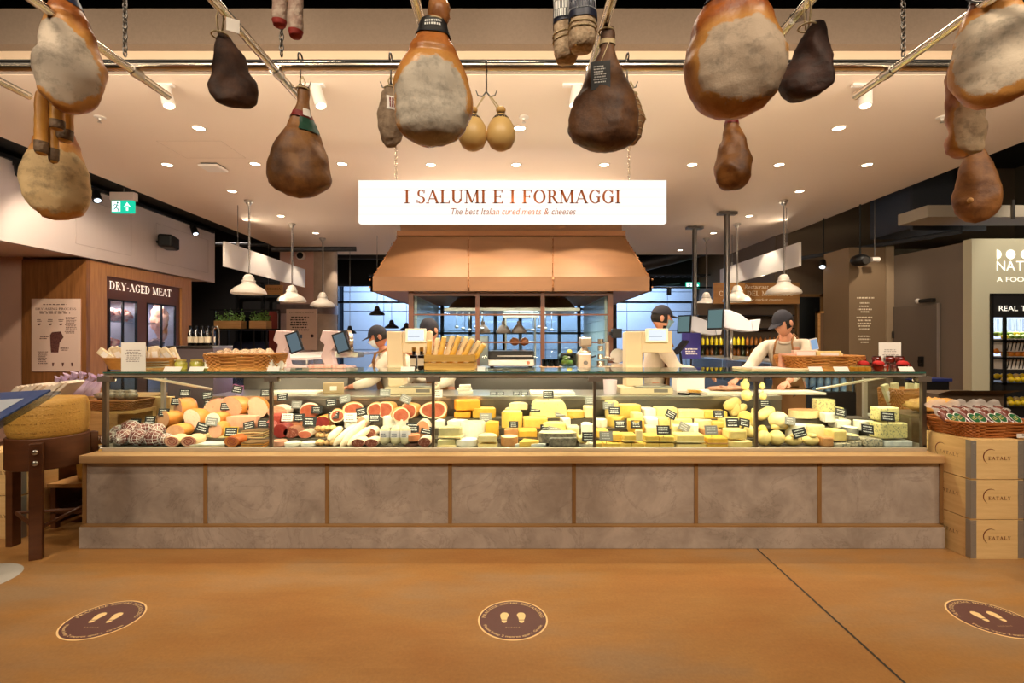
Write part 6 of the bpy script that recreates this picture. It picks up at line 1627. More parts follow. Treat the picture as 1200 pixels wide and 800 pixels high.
B(636, 662, 492, 503, 1, 'pale', shape='half', rind='yel', descr='half round pale cheese'); B(656, 668, 487, 499, 2, 'white', shape='wedge', descr='upright white cheese wedge', rz=.3); B(664, 678, 496, 508, 1, 'cream', descr='cream cheese cube', rind='yel')
B(680, 695, 493, 509, 1, 'white', shape='half', descr='soft white cheese half', rind='cream'); B(677, 687, 508, 517, 0, 'pale', descr='small pale cheese piece'); B(678, 696, 518, 526, 0, 'white', shape='disc', descr='small white crumbly cheese', D=.1)
for a in ((627, 479, 3), (642.6, 463, 3), (657, 484.5, 3, 'g'), (650, 503, 1, 'g', 0, 1.1), (690, 513, 0, 'b', 0, 1.1), (692, 470, 3, 'g'), (569, 490, 2, 'g', 0, 1.1), (512, 462, 3, 'w'), (640, 503, 1), (602, 498, 1, 'b', 0, .8)): ptag(*a)
for x0, x1 in ((697, 705), (706, 724), (724.5, 738), (738.5, 753), (754, 770), (770.5, 787)): B(x0, x1, 515, 526, 0, 'yel', rind='pale', descr='golden grated-look cheese block', D=.12)
B(712, 728, 504, 515.5, 0, 'yel', descr='golden cheese block above others', dY=.03, D=.10); B(728, 744, 505, 515.5, 0, 'yel', rind='pale', descr='golden grated-look cheese block', dY=.0); B(744, 753, 501, 517, 0, 'cream', shape='box', descr='upright cream cheese slice', dY=-.055, D=.02); B(754, 770, 506, 515.5, 0, 'yel', rind='pale', descr='golden grated-look cheese block'); B(770.5, 787.5, 507, 515.5, 0, 'yel', rind='pale', descr='golden grated-look cheese block')
B(790, 824, 516, 526, 0, 'pale', rind='cream', descr='wide pale crumbly cheese slab'); B(790, 822, 505, 516.5, 0, 'pale', rind='cream', descr='wide pale crumbly cheese slab', wob=.01)
B(825, 849, 518, 526, 0, 'gold', rind='tan', descr='orange-rinded square cheese'); B(826, 849, 508.5, 518, 0, 'gold', rind='tan', descr='orange-rinded square cheese'); B(850, 879, 513, 526, 0, 'cream', shape='curve', rind='pale', descr='pale round-edged cheese'); B(850, 871, 500, 513, 0, 'pale', descr='pale cheese cube stacked high', dY=.02)
B(711, 734, 486, 503, 2, 'yel', shape='point', descr='yellow cheese wedge'); B(735, 754, 489, 505, 1, 'yel', shape='curve', descr='yellow rounded cheese', rind='gold'); B(754, 768, 496, 507, 1, 'cream', descr='cream cheese piece', rind='white'); B(755, 769, 486, 497, 2, 'white', descr='white cheese cube'); B(769, 783, 486, 500, 2, 'pale', descr='pale cheese cube', rind='yel')
B(697, 711, 488, 504, 2, 'white', shape='wedge', descr='white angled cheese slice', rz=.5); B(698, 712, 500, 514, 1, 'yel', descr='yellow cheese block'); B(783, 811, 488, 498, 2, 'pale', shape='wedge', descr='pale cheese slab'); B(811, 834, 489, 499, 2, 'cream', shape='wedge', descr='cream cheese slab'); B(786, 800, 495, 506, 1, 'cream', shape='wedge', descr='cream cheese piece'); B(803, 822, 494, 506, 1, 'white', shape='point', descr='white cheese point')
B(831, 845, 491, 501, 2, 'yel', descr='yellow cheese block'); B(822, 843, 499, 509, 1, 'tan', shape='box', descr='brown-rinded cheese block', rind='brown')
B(710, 723, 467, 486, 3, 'pale', descr='tall pale cheese block'); B(724, 750, 471, 489, 3, 'pale', shape='curve', rind='yel', descr='half wheel of yellow cheese'); B(740, 751, 480, 492, 2, 'holey', descr='spotted cheese cube'); B(752, 766, 475, 488, 3, 'white', descr='white cheese slab leaning', rz=.1); B(767, 791, 474, 487, 3, 'holey', descr='holey cheese loaf')
B(792, 822, 477, 489, 3, 'cream', descr='long cream cheese bar', rind='pale'); B(822, 849, 478, 491, 3, 'yel', descr='yellow cheese bar', rind='gold'); B(844, 866, 487, 501, 2, 'pale', descr='pale cheese block'); 
salami(850, 478, 866, 468, 12, 3, pm('ball_rind_pale', CH['pale'][0], .35, col2=CH['pale'][1], nscale=8, coat=.2), 'fat provolone sausage', name='provolone'); salami(858, 486, 874, 474, 9, 3, MATS['ball_rind_pale'], 'fat provolone sausage', name='provolone')
ball(865, 881, 481, 495, 2, 'yel'); pear(871, 884, 494, 515, 1); pear(877, 888, 478, 497, 2); ball(854, 868, 470, 483, 3, 'pale')
for a in ((713, 476, 3, 'g'), (720, 482, 2), (727, 498, 1), (746, 498, 1), (710.5, 512, 0, 'g', 0, 1.1), (777.6, 505, 0, 'b', 0, 1.1), (784.6, 486, 2, 'b', .5), (800, 501, 1, 'g', .5), (842.6, 486, 2), (859, 496.5, 1, 'b', 0, 1.15), (834, 505, 0, 'g', 0, 1.1), (872, 496, 1, 'b', .2), (897, 473.6, 3)): ptag(*a)
ball(888, 903, 504, 526, 0, 'pale'); ball(901, 919, 504, 525, 0, 'pale'); ball(919, 940, 510, 526, 0, 'pale', neck=True, descr='knotted yellow cheese ball'); ball(940, 960, 510, 526, 0, 'pale', neck=True, descr='knotted yellow cheese ball')
ball(901, 924, 482, 502, 1, 'cream', descr='large pale cheese ball'); ball(888, 899, 498, 507, 1, 'yel'); salami(905, 501, 924, 497, 10, 1, MATS['ball_rind_pale'], 'curved cheese sausage', name='provolone'); salami(888, 490, 906, 478, 12, 2, MATS['ball_rind_pale'], 'fat provolone sausage', name='provolone')
B(925, 958, 477, 496, 3, 'tan', shape='disc', rind='cream', descr='wide cheese tub with red topping', name='cheese_tub', dY=-.02, D=.16); B(940, 965, 495, 510, 1, 'cream', shape='wedge', descr='cream cheese wedge'); B(921, 944, 494, 506, 1, 'white', shape='disc', descr='white ricotta mound', name='ricotta')
B(954, 976, 465, 483, 3, 'blue', shape='curve', descr='tall blue-veined wedge'); B(976, 984, 474, 483, 3, 'blue', descr='small blue-veined cube'); B(961, 981, 481, 494, 2, 'white', shape='wedge', descr='white blue-cheese slab'); B(975, 992, 488, 498, 2, 'white', descr='boxed soft cheese', name='boxed_cheese')
B(971, 986, 500, 515, 0, 'pale', descr='soft pale cheese', dY=.02); B(971, 990, 515, 526, 0, 'mould', descr='grey marbled foil cheese'); B(988, 1004, 497, 507, 1, 'white', shape='disc', descr='silver-wrapped soft cheese', rind='silver'); B(989, 1004, 506, 514, 0, 'cream', shape='disc', descr='silver-wrapped soft cheese', rind='silver', dY=.02)
B(992, 1008, 513, 526, 0, 'mould', shape='disc', descr='grey round goat cheese', D=.1); B(1008, 1028, 510, 526, 0, 'mould', descr='blue-veined square cheese'); B(1029, 1062, 512, 526, 0, 'foil', descr='white foil-wrapped cheese'); B(1023, 1058, 492, 512, 0, 'blue', descr='large blue-veined yellow block', D=.12, rz=.12)
B(1024, 1049, 474, 492, 0, 'blue', descr='upper blue-veined yellow block', D=.10, dY=.02); B(1000, 1023, 490, 503, 1, 'white', shape='wedge', descr='white-wrapped cheese wedge'); B(958, 971, 508, 526, 0, 'tan', descr='pale orange cheese piece')
for a in ((939, 508, 0, 'b', -.25, 1.1), (985, 484, 2, 'b', .2), (1041, 489, 0, 'b', .1, 1.15), (1017, 504, 0, 'b', .15, 1.1), (926, 494, 1, 'g', .15)): ptag(*a)
for i, (x, y, r) in enumerate(((873, 451, 5), (875, 463, 6), (893, 452, 3.5), (894, 464, 4))):
    Y = 4.0; p = PX(x, y, Y); t = thing('hanging_provolone', '', 'cheese', p); rr = r * Y / F
    MB().sphere((0, 0, 0), (rr, rr, rr * 1.15), 18, 12).build('body', MATS['ball_rind_pale'], t, smooth=1, local=1); MB().sphere((0, 0, rr * 1.2), (rr * .35, rr * .35, rr * .3), 12, 8).build('knob', MATS['ball_rind_pale'], t, smooth=1, local=1)
    MB().cyl((0, 0, rr * 1.3), (0, 0, GT - .012 - p.z), .002, n=6).build('cord', M_rope, t, local=1)
    t['label'] = 'small round cheese hanging on a cord %s of the fourth case post, %s one' % (('left', 'left', 'right', 'right')[i], ('upper', 'lower', 'upper', 'lower')[i]); t['group'] = 'hanging cheeses in the case'

def finish_labels():
    groups = {}
    for t, d, cat, x, row in REG: groups.setdefault((d, bay_of(x), row), []).append((x, t, cat))
    words_ = ['', 'second ', 'third ', 'fourth ', 'fifth ', 'sixth ', 'seventh ', 'eighth ', 'ninth ', 'tenth ', 'eleventh ', 'twelfth ', 'thirteenth ', 'fourteenth ']
    for (d, bay, row), L_ in groups.items():
        L_.sort(key=lambda a: (a[0]))
        for i, (x, t, cat) in enumerate(L_):
            t['category'] = cat
            fam = {'price tag': 'price tags', 'cheese': 'cheeses'}.get(cat, 'cured meats')
            t['group'] = '%s in the %s case bay' % (fam, BAYN[bay])
            o_ = '' if len(L_) == 1 else ', %s' % ('leftmost' if i == 0 else ('rightmost' if i == len(L_) - 1 else words_[i] + 'from left'))
            t['label'] = '%s, %s row, %s bay%s' % (d, ROWN[row], BAYN[bay], o_)
finish_labels()
TZ = GT + .0005
M_wick = pm('wicker', (196, 132, 62), .6, col2=(150, 92, 38), nscale=26, bump=.3)
M_wickd = pm('wicker_dark', (150, 92, 40), .6, col2=(110, 64, 26), nscale=26, bump=.3)
def wicker(name, label, cx, cy, z, W_, D_, H_, flare=.12, mat=None, group=None, rim=True, cat='basket', rz=0.0, rows=9):
    t = thing(name, label, cat, (cx, cy, z), rz, group); mat = mat or M_wick
    n = 96
    def P(u, v, s=1.0, inn=0.0):
        th = u * 2 * PI; k = 1 + flare * (v - 1)
        c, q = math.cos(th), math.sin(th); e = .35
        x = (abs(c) ** e) * (1 if c > 0 else -1); y = (abs(q) ** e) * (1 if q > 0 else -1)
        wv = .0085 * math.sin(u * n / 2 * PI * 1.0) * (1 if int(v * rows) % 2 else -1) * s
        return Vector(((W_ / 2 - inn) * k * x + wv * (abs(c) > .3) * c, (D_ / 2 - inn) * k * y + wv * q, H_ * v))
    mb = MB().grid(lambda u, v: P(u, v), n, rows * 2, cu=True); mb.grid(lambda u, v: P(u, 1 - v, 0, .012), n, 2, cu=True)
    k = len(mb.v); base = [P(i / 32, 0, 0, .004) for i in range(32)]; mb.add(base, [tuple(range(31, -1, -1))])
    mb.build('woven_body', mat, t, smooth=50, local=1)
    if rim: MB().tube([P(i / 64, 1, 0, .004) + Vector((0, 0, .003)) for i in range(64)], .009, 8, closed=1).build('rim', mat, t, smooth=1, local=1)
    return t
p = PX(956, 432, 4.0); yb = 4.0
b0 = wicker('wicker_basket', 'honey wicker basket of packed cheese on the right of the case top', PX(959, 0, yb).x, yb, TZ, 90 * yb / F, .3, .105)
for i, (x0, x1, y0, c, rz) in enumerate(((913, 933, 413, 'pink', .15), (931, 960, 409, 'mortadella', 0), (957, 984, 410, 'pale', -.06), (972, 990, 413, 'cream', .2))):
    a = PX(x0, 432, yb); b = PX(x1, y0, yb); h = b.z - (TZ + .02)
    t = thing('cheese_pack', 'flat wrapped %s pack standing in the right wicker basket, %s' % (('pinkish', 'mottled pink', 'yellow', 'narrow cream')[i], ('far left', 'left centre', 'right centre', 'far right')[i]), 'packet', ((a.x + b.x) / 2, yb + (.03 if i % 2 else 0), TZ + .012), rz, 'packs in the right basket')
    MB().box(-(b.x - a.x) / 2, (b.x - a.x) / 2, -.02, .02, 0, h).build('pack', cm(c), t, bevel=.004, local=1)
    MB().box(-(b.x - a.x) / 2.6, (b.x - a.x) / 2.6, -.0215, -.02, h * .55, h * .9).build('paper_label', M_paper, t, local=1)
b1 = wicker('wicker_basket', 'long wicker basket heaped with small white salamis on the case top', PX(289, 0, 4.0).x, 4.0, TZ, 84 * 4.0 / F, .3, .12)
M_ss = pm('small_white_salami', (226, 200, 166), .7, col2=(128, 84, 60), nscale=40, nstr=.7, edge=(.5, .62))
tm = thing('small_salami', '', 'salami'); MB().sphere((0, 0, 0), (.028, .05, .028), 14, 10, bumpy=.15).build('casing', M_ss, tm, smooth=1, local=1)
MB().tube([(0, -.045, 0), (.004, -.062, .006), (-.006, -.07, .012)], .004, 6).build('string_knot', M_rope, tm, local=1)
k = 0; R = random.Random(3)
for row in range(3):
    for i in range(8 - row):
        loc = (b1.location.x - .24 + (i + row * .5) * .068, 3.92 + row * .055, TZ + .115 + row * .012 + R.uniform(-.004, .004))
        o = tm if k == 0 else dup(tm); o.location = loc; o.rotation_euler = (R.uniform(-.3, .3), R.uniform(-.2, .2), R.uniform(-.4, .4))
        o['label'] = 'small floury salami heaped in the long wicker basket on the left'; o['group'] = 'small salamis in the left basket'; k += 1
MB().slab([(-.27, -.12), (.27, -.12), (.27, .12), (-.27, .12)], .015, .085).build('paper_lining', M_paper, b1, local=1)
t = thing('wooden_tray', 'oval wooden tray of wrapped breadsticks at the left end of the case top', 'tray', (PX(166, 0, 4.0).x, 4.0, TZ))
w2 = 88 * 4.0 / F / 2
MB().lathe([(.0, 0), (w2 * .82, 0), (w2, .095), (w2 * .96, .097), (w2 * .79, .012), (0, .012)], 40, sy=.42).build('tray', wood('tray_wood', (196, 140, 70), (166, 108, 48), 5, 'x'), t, smooth=40, local=1)
for kk in range(3): MB().tube([(w2 * .25 + .0, -.125 - kk * .0, .02 + kk * .02), (w2 * .9, -.075, .022 + kk * .02)], .006, 6).build('rope_handle', pm('grey_band', (150, 130, 100), .7), t, local=1)
tm = thing('breadstick_pack', '', 'packet'); MB().box(-.03, .03, -.012, .012, -.07, .07).jit(.004, 30).build('wrapper', pm('cello', (232, 214, 180), .35, col2=(190, 160, 110), nscale=30, coat=.3), tm, bevel=.005, local=1)
MB().box(-.02, .02, -.0135, -.012, -.02, .03).build('paper_label', M_paper, tm, local=1)
k = 0
for i in range(17):
    x = PX(128 + i * 4.8, 0, 4.0).x; o = tm if k == 0 else dup(tm); k += 1
    o.location = (x, 3.97 + (i % 3) * .03, TZ + .115 + .006 * math.sin(i * 2.3)); o.rotation_euler = (R.uniform(-.3, .3), R.uniform(-1.1, 1.1), R.uniform(-.5, .5))
    o['label'] = 'clear wrapped breadstick packet piled on the oval wooden tray'; o['group'] = 'breadstick packets on the wooden tray'
for x0, x1, y0, lab in ((142, 170.5, 401, 'white notice card standing before the oval wooden tray'), (1030, 1056, 401, 'white notice card standing among the jam jars')):
    Y = 3.78 if x0 < 500 else 4.05; a = PX(x0, 433, Y); b = PX(x1, y0, Y)
    t = thing('notice_card', lab, 'sign', ((a.x + b.x) / 2, Y, TZ), 0, 'notice cards'); w_ = b.x - a.x; h = b.z - TZ
    MB().box(-w_ / 2, w_ / 2, 0, .003, 0, h).build('card', M_paper, t, local=1); MB().box(-w_ / 2, w_ / 2, 0, .05, 0, .003).build('foot', glassm('acrylic'), t, local=1)
    s = MB(); scrawl(s, (-w_ * .34, -.0008, h * .3), (1, 0, 0), (0, 0, 1), w_ * .72, h * .45, 7, seed=int(x0), thick=.4); s.build('printed_text', pm('soft_ink', (150, 132, 124), .8), t, local=1)
tm = thing('olive_jar', '', 'jar')
MB().lathe([(0, 0), (.042, 0), (.045, .01), (.045, .052), (.036, .062), (.036, .07), (0, .07)], 20).build('contents', pm('olives', (150, 146, 50), .2, col2=(214, 196, 110), nscale=60, coat=.6), tm, smooth=50, local=1)
MB().cyl((0, 0, .066), (0, 0, .08), .038, n=20).build('lid', pm('gold_lid', (214, 190, 110), .35, .6), tm, local=1)
for i in range(4):
    o = tm if i == 0 else dup(tm); o.location = (PX(214 + i * 8.2, 0, 4.0).x + .0, 3.98 + (.10 if i % 2 else 0), TZ)
    if i % 2 == 0 and i: o.location.x += .02
    o['label'] = 'squat jar of green olives left of the long wicker basket'; o['group'] = 'olive jars'
for x, wpx, wd in ((203, 20, 'before the wooden tray'), (231, 17, 'on the olive jars'), (321, 14, 'right of the salami basket'), (372, 11, 'beside the breadstick crate'), (478, 16, 'under the balsamic bottles'), (564, 9, 'right of the breadstick crate'), (955, 16, 'before the cheese pack basket'), (985, 17, 'right before the cheese pack basket'), (1061, 17, 'right end beside the jam jars')):
    if x == 372: continue
    Y = 3.74; p = PX(x, 430, Y); t = thing('price_card', 'small white price card on the case top %s' % wd, 'price tag', (p.x, Y, TZ), 0, 'white price cards on the case top'); w_ = wpx * Y / F
    MB().add([(-w_ / 2, -.02, .001), (w_ / 2, -.02, .001), (w_ / 2, .004, .034), (-w_ / 2, .004, .034), (-w_ / 2, -.018, .0), (w_ / 2, -.018, .0), (w_ / 2, .006, .033), (-w_ / 2, .006, .033)], [(0, 1, 2, 3), (7, 6, 5, 4), (0, 3, 7, 4), (1, 5, 6, 2), (3, 2, 6, 7), (0, 4, 5, 1)]).build('card', M_paper, t, local=1)
    MB().add([(w_ * .15, -.0095, .0135), (w_ * .42, -.0095, .0135), (w_ * .42, .0012, .0285), (w_ * .15, .0012, .0285)], [(0, 1, 2, 3)]).build('printed_price', M_ink, t, local=1)
tj = {}
def jar(kind, r, h, mat, lidm, label, loc, group):
    if kind not in tj:
        t = thing('jam_jar', '', 'jar'); MB().lathe([(0, 0), (r * .92, 0), (r, .008), (r, h * .72), (r * .8, h * .84), (0, h * .84)], 20).build('contents', mat, t, smooth=50, local=1)
        MB().cyl((0, 0, h * .82), (0, 0, h), r * .86, n=20).build('lid', lidm, t, local=1); tj[kind] = t
    else: t = dup(tj[kind])
    t.location = loc; t['label'] = label; t['group'] = group
M_jam = pm('red_jam', (86, 18, 14), .12, coat=.6, col2=(150, 50, 20), nscale=20); M_jamo = pm('amber_jam', (196, 132, 40), .12, coat=.6); M_lg = MATS['gold_lid']; M_lb = pm('brown_lid', (64, 36, 22), .4)
for i in range(9): jar('r', .033, .055, M_jam, M_lb, 'squat dark red jam jar in the lower row at the right of the case top', (PX(1006 + i * 6.6, 0, 3.95).x + .0 * i, 3.92 + (i % 2) * .07, TZ), 'lower red jam jars')
for i in range(3): jar('a', .034, .036, M_jamo, M_lg, 'flat amber honey jar right of the cheese pack basket', (PX(1000 + i * 7, 0, 3.80).x, 3.79, TZ), 'amber jars')
for i, x in enumerate((1003, 1013, 1025, 1046, 1052)): jar('r', .033, .055, M_jam, M_lb, 'dark red jam jar stacked on the second layer at the right', (PX(x, 0, 3.98).x, 3.96 + (i % 2) * .05, TZ + .0555), 'upper red jam jars')
for i, (x, wd) in enumerate(((1012.5, 'left'), (1030.5, 'middle'), (1059, 'right'))):
    p = PX(x, 426, 3.84); t = thing('cloth_topped_jar', 'jam jar with a bright red cloth cap on the case top, %s of three' % wd, 'jar', (p.x, 3.85, TZ), 0, 'red cloth capped jars')
    MB().cyl((0, 0, 0), (0, 0, .05), .034, n=20).build('contents', M_jam, t, local=1, bevel=.004)
    MB().lathe([(.042, .044), (.040, .056), (.032, .068), (.02, .074), (0, .076)], 24).build('cloth_cap', pm('red_cloth', (190, 30, 26), .8, col2=(160, 22, 20), nscale=40), t, smooth=1, local=1)
t = thing('serving_board', 'flat cream paper-covered board on the case top before the leaning man', 'board', (PX(900, 0, 3.95).x, 3.95, TZ))
MB().box(-.22, .26, -.17, .16, 0, .016).build('board', pm('board_cream2', (236, 214, 168), .5), t, bevel=.004, local=1); MB().box(-.2, .1, -.15, .1, .016, .019).build('paper', M_paper, t, local=1)
cx0, cx1 = PX(501, 0, 4.0).x, PX(558, 0, 4.0).x; ccx = (cx0 + cx1) / 2; cw = cx1 - cx0
t = thing('slatted_crate', 'small slatted wooden crate of breadstick bags on the case top', 'crate', (ccx, 3.98, TZ))
mb = MB(); H_ = .125
M_cr = wood('crate_slat', (206, 162, 84), (182, 134, 60), 5, 'x')
for z in (.004, .068): mb.box(-cw / 2, cw / 2, -.13, -.12, z, z + .054); mb.box(-cw / 2, cw / 2, .12, .13, z, z + .054)
for z in (.004, .068):
    for s_ in (-1, 1): mb.box(min(s_ * cw / 2, s_ * (cw / 2 - .01)), max(s_ * cw / 2, s_ * (cw / 2 - .01)), -.12, .12, z, z + .054)
mb.build('slats', M_cr, t, local=1)
mb = MB(); [mb.box(min(sx * (cw / 2 - .01), sx * (cw / 2 - .035)), max(sx * (cw / 2 - .01), sx * (cw / 2 - .035)), min(sy * .12, sy * .105), max(sy * .12, sy * .105), 0, H_ + .002) for sx in (-1, 1) for sy in (-1, 1)]
mb.box(-cw / 2 + .01, cw / 2 - .01, -.12, .12, 0, .006); mb.build('corner_posts', M_cr, t, local=1)
M_gy = pm('grissini_yellow', (236, 176, 48), .4, col2=(250, 226, 150), nscale=14); M_gw = pm('grissini_white', (250, 236, 196), .4, col2=(240, 190, 80), nscale=10)
for i in range(9):
    u = i / 8; x = ccx - cw / 2 + .03 + u * (cw - .06); lean = .10 + .5 * u
    t = thing('breadstick_bag', 'paper breadstick bag leaning right in the slatted crate, %s' % ORD[i], 'packet', (x - .02, 3.93 + (i % 2) * .05, TZ + .03), 0, 'breadstick bags in the crate'); t.rotation_euler = (0, lean, 0)
    L_ = .20 + .05 * math.sin(u * 3)
    MB().grid(lambda a, v: Vector((.024 * (1 - .25 * abs(v - .4)) * math.cos(a * 2 * PI), .018 * math.sin(a * 2 * PI), v * L_)), 14, 8, cu=True).jit(.003, 25, i).build('bag', (M_gy, M_gw)[i % 2], t, smooth=1, local=1)
    MB().tube([(-.016, 0, L_), (.016, 0, L_ + .004)], .010, 6).build('folded_top', M_gw, t, local=1)
    s = MB(); scrawl(s, (-.012, -.021, L_ * .5), (0, 0, 1), (-1, 0, 0), L_ * .3, .018, 2, seed=i); s.build('printed_text', pm('bag_print', (120, 70, 20), .6), t, local=1)
for i, x in enumerate((485, 494)):
    t = thing('balsamic_bottle', 'small dark square bottle with tan label in front of the left scale, %s one' % ('left', 'right')[i], 'bottle', (PX(x, 0, 3.9).x, 3.9, TZ), 0, 'balsamic bottles')
    MB().box(-.026, .026, -.026, .026, .0, .12).build('glass_body', pm('balsamic', (24, 14, 12), .1, coat=.6), t, bevel=.008, local=1)
    MB().cyl((0, 0, .12), (0, 0, .175), .013).build('neck', MATS['balsamic'], t, local=1); MB().cyl((0, 0, .15), (0, 0, .18), .016).build('cap', pm('gold_cap', (196, 140, 50), .3, .7), t, local=1)
    MB().box(-.024, .024, -.0275, -.026, .035, .095).build('paper_label', pm('tan_label', (206, 186, 156), .6), t, local=1)

M_scl = pm('scale_cream', (214, 192, 156), .45); M_scd = pm('scale_grey', (120, 110, 100), .4)
def scale(x0, x1, xs0, xs1, xd0, xd1, label):
    Y = 4.62; X0_ = PX(x0, 0, Y).x; X1_ = PX(x1, 0, Y).x; bz = WKZ
    t = thing('counter_scale', label, 'scale', ((X0_ + X1_) / 2, Y, bz), 0, 'cream counter scales')
    MB().box(X0_, X1_, Y - .15, Y + .15, bz, bz + .065).build('base', M_scl, t, bevel=.012, seg=3)
    MB().box(X0_ + .14, X1_ - .02, Y - .17, Y + .13, bz + .067, bz + .078).build('weighing_plate', M_steel, t, bevel=.004)
    MB().box(X1_ - .18, X1_ - .05, Y - .1508, Y - .1500, bz + .02, bz + .05).build('display_strip', M_scd, t)
    c0_, c1_ = PX(xs0, 0, Y).x, PX(xs1, 0, Y).x; zt_ = PX(0, 388, Y).z
    MB().add([(c0_ + .01, Y - .05, bz + .06), (c1_ + .01, Y - .05, bz + .06), (c1_ + .01, Y + .1, bz + .06), (c0_ + .01, Y + .1, bz + .06), (c0_ - .0, Y - .08, zt_), (c1_ - .01, Y - .08, zt_), (c1_ - .01, Y + .06, zt_ - .01), (c0_, Y + .06, zt_ - .01)],
             [(0, 3, 2, 1), (4, 5, 6, 7), (0, 1, 5, 4), (1, 2, 6, 5), (2, 3, 7, 6), (3, 0, 4, 7)]).build('tower', M_scl, t, bevel=.012, seg=3)
    d0, d1 = PX(xd0, 0, Y).x, PX(xd1, 0, Y).x
    MB().box(c1_ - .01, d1 + .045, Y - .06, Y + .04, PX(0, 413, Y).z, PX(0, 388, Y).z).build('head_housing', M_scl, t, bevel=.01, seg=3)
    za, zb_ = PX(0, 401, Y).z, PX(0, 385, Y).z
    MB().box(d0, d1, Y - .085, Y - .06, za, zb_).build('display_frame', pm('scale_bezel', (246, 236, 214), .35), t, bevel=.006)
    MB().box(d0 + .025, d1 - .02, Y - .0865, Y - .085, za + .018, zb_ - .015).build('screen', emit('scale_screen', (222, 230, 240), 1.0), t)
    MB().box(d0 + .03, d1 - .06, Y - .088, Y - .087, (za + zb_) / 2 - .012, (za + zb_) / 2 - .006).build('screen_text', pm('screen_ink', (90, 100, 130), .5), t)
scale(455, 513, 455, 474, 477, 501, 'cream counter scale with lit display left of the breadstick crate')
scale(723, 783, 731, 751, 754, 780, 'cream counter scale with lit display right of the coffee machines')
def onwk(name, label, cat, x0, x1, d, h, mat, Y=4.55, part='body', bev=.004, group=None, z=None):
    a = PX(x0, 0, Y).x; b = PX(x1, 0, Y).x
    t = thing(name, label, cat, ((a + b) / 2, Y, (WKZ if z is None else z) + .0005), 0, group)
    MB().box(-(b - a) / 2, (b - a) / 2, -d / 2, d / 2, 0, h).build(part, mat, t, bevel=bev, local=1); return t
M_board = pm('white_board', (250, 240, 220), .45)
for x0, x1, wd in ((318, 376, 'left part of the worktop'), (621, 672, 'worktop behind the holey cheese loaf'), (893, 958, 'worktop right of the hanging cheeses')):
    t = onwk('cutting_board', 'white cutting board lying on the %s' % wd, 'cutting board', x0, x1, .26, .02, M_board, 4.58, 'board', group='white cutting boards')
    mb = MB(); a = (x1 - x0) * 4.58 / F / 2 - .02; mb.tube([(-a, -.11, .0205), (a, -.11, .0205), (a, .11, .0205), (-a, .11, .0205)], .002, 4, closed=1); mb.build('juice_groove', pm('groove', (214, 200, 176), .6), t, local=1)
t = onwk('cutting_board', 'cutting board with raised edge and cut meat scraps left of the hanging cheeses', 'cutting board', 822, 876, .28, .025, M_board, 4.58, 'board')
MB().sphere((.02, 0, .045), (.16, .08, .025), 18, 8, bumpy=.9, bs=20).build('meat_scraps', pm('scraps', (170, 110, 84), .5, col2=(220, 180, 140), nscale=30), t, smooth=1, local=1)
for i in range(3):
    Y = 4.55; a = PX(545, 0, Y).x
    t = thing('cheese_slab', 'stacked pale cheese slab on the worktop, %s of three' % ('bottom', 'middle', 'top')[i], 'cheese', (a + (.004, -.006, .0)[i], Y, WKZ + .028 * i + .0005), (.1, -.15, .1)[i], 'stacked slabs on the worktop')
    MB().box(-.07 + .008 * i, .07 - .008 * i, -.05, .05, 0, .027).build('slab', cm('white'), t, bevel=.006, local=1)
t = thing('plastic_tub', 'lilac-white plastic tub on the worktop left of the right scale', 'tub', (PX(715, 0, 4.55).x, 4.55, WKZ + .0005))
MB().lathe([(0, 0), (.058, 0), (.064, .13), (.060, .13), (.054, .006), (0, .006)], 28).build('tub', pm('lilac_plastic', (214, 196, 206), .4), t, smooth=40, local=1)
t = thing('paper_packet', 'brown paper packet on the worktop behind the second bay', 'packet', (PX(391, 0, 4.6).x, 4.6, WKZ + .0005), .3)
MB().box(-.09, .09, -.06, .06, 0, .10).jit(.008, 9).build('packet', pm('brown_paper', (176, 150, 112), .7), t, bevel=.01, local=1); MB().box(-.03, .03, -.064, -.06, .03, .07).build('paper_label', M_paper, t, local=1)
for i, (x, rz) in enumerate(((795, .5), (800, .2), (807, .9))):
    t = thing('knife', 'dark handled knife on the worktop right of the right scale, %s one' % ('left', 'middle', 'right')[i], 'knife', (PX(x, 0, 4.5).x, 4.5, WKZ + .001), rz, 'knives on the worktop')
    MB().box(-.012, .012, -.11, -.0, 0, .016).build('handle', M_black, t, bevel=.004, local=1); MB().add([(-.012, 0, .004), (.014, 0, .004), (.0, .16, .004), (-.012, 0, .006), (.014, 0, .006), (0, .16, .006)], [(0, 2, 1), (3, 4, 5), (0, 1, 4, 3), (1, 2, 5, 4), (2, 0, 3, 5)]).build('blade', M_steel, t, local=1)
t = thing('snack_pile', 'small heap of golden crackers on the worktop', 'crackers', (PX(812, 0, 4.6).x, 4.6, WKZ + .0005)); t['kind'] = 'stuff'
mb = MB(); R = random.Random(9)
for k in range(40): mb.box(*(lambda x, y, z: (x, x + .03, y, y + .02, z, z + .004))(R.uniform(-.06, .05), R.uniform(-.05, .04), R.uniform(0, .03)))
mb.build('crackers', pm('cracker', (222, 170, 80), .6), t, local=1)
for i, (x, wd) in enumerate(((578, 'left'), (587, 'second'), (605, 'third'), (615, 'right'))):
    t = thing('spare_tag', 'small dark price tag lying on the worktop in the middle bay, %s one' % wd, 'price tag', (PX(x, 0, 4.42).x, 4.42, WKZ + .001), 0, 'spare tags on the worktop')
    MB().add([(-.03, -.02, 0), (.03, -.02, 0), (.03, .01, .03), (-.03, .01, .03)], [(0, 1, 2, 3)]).build('card', M_tagb, t, local=1); s = MB(); scrawl(s, (-.026, -.021, .003), (1, 0, 0), (0, .7, .7), .05, .034, 2, seed=i); s.build('handwriting', M_chalk, t, local=1)

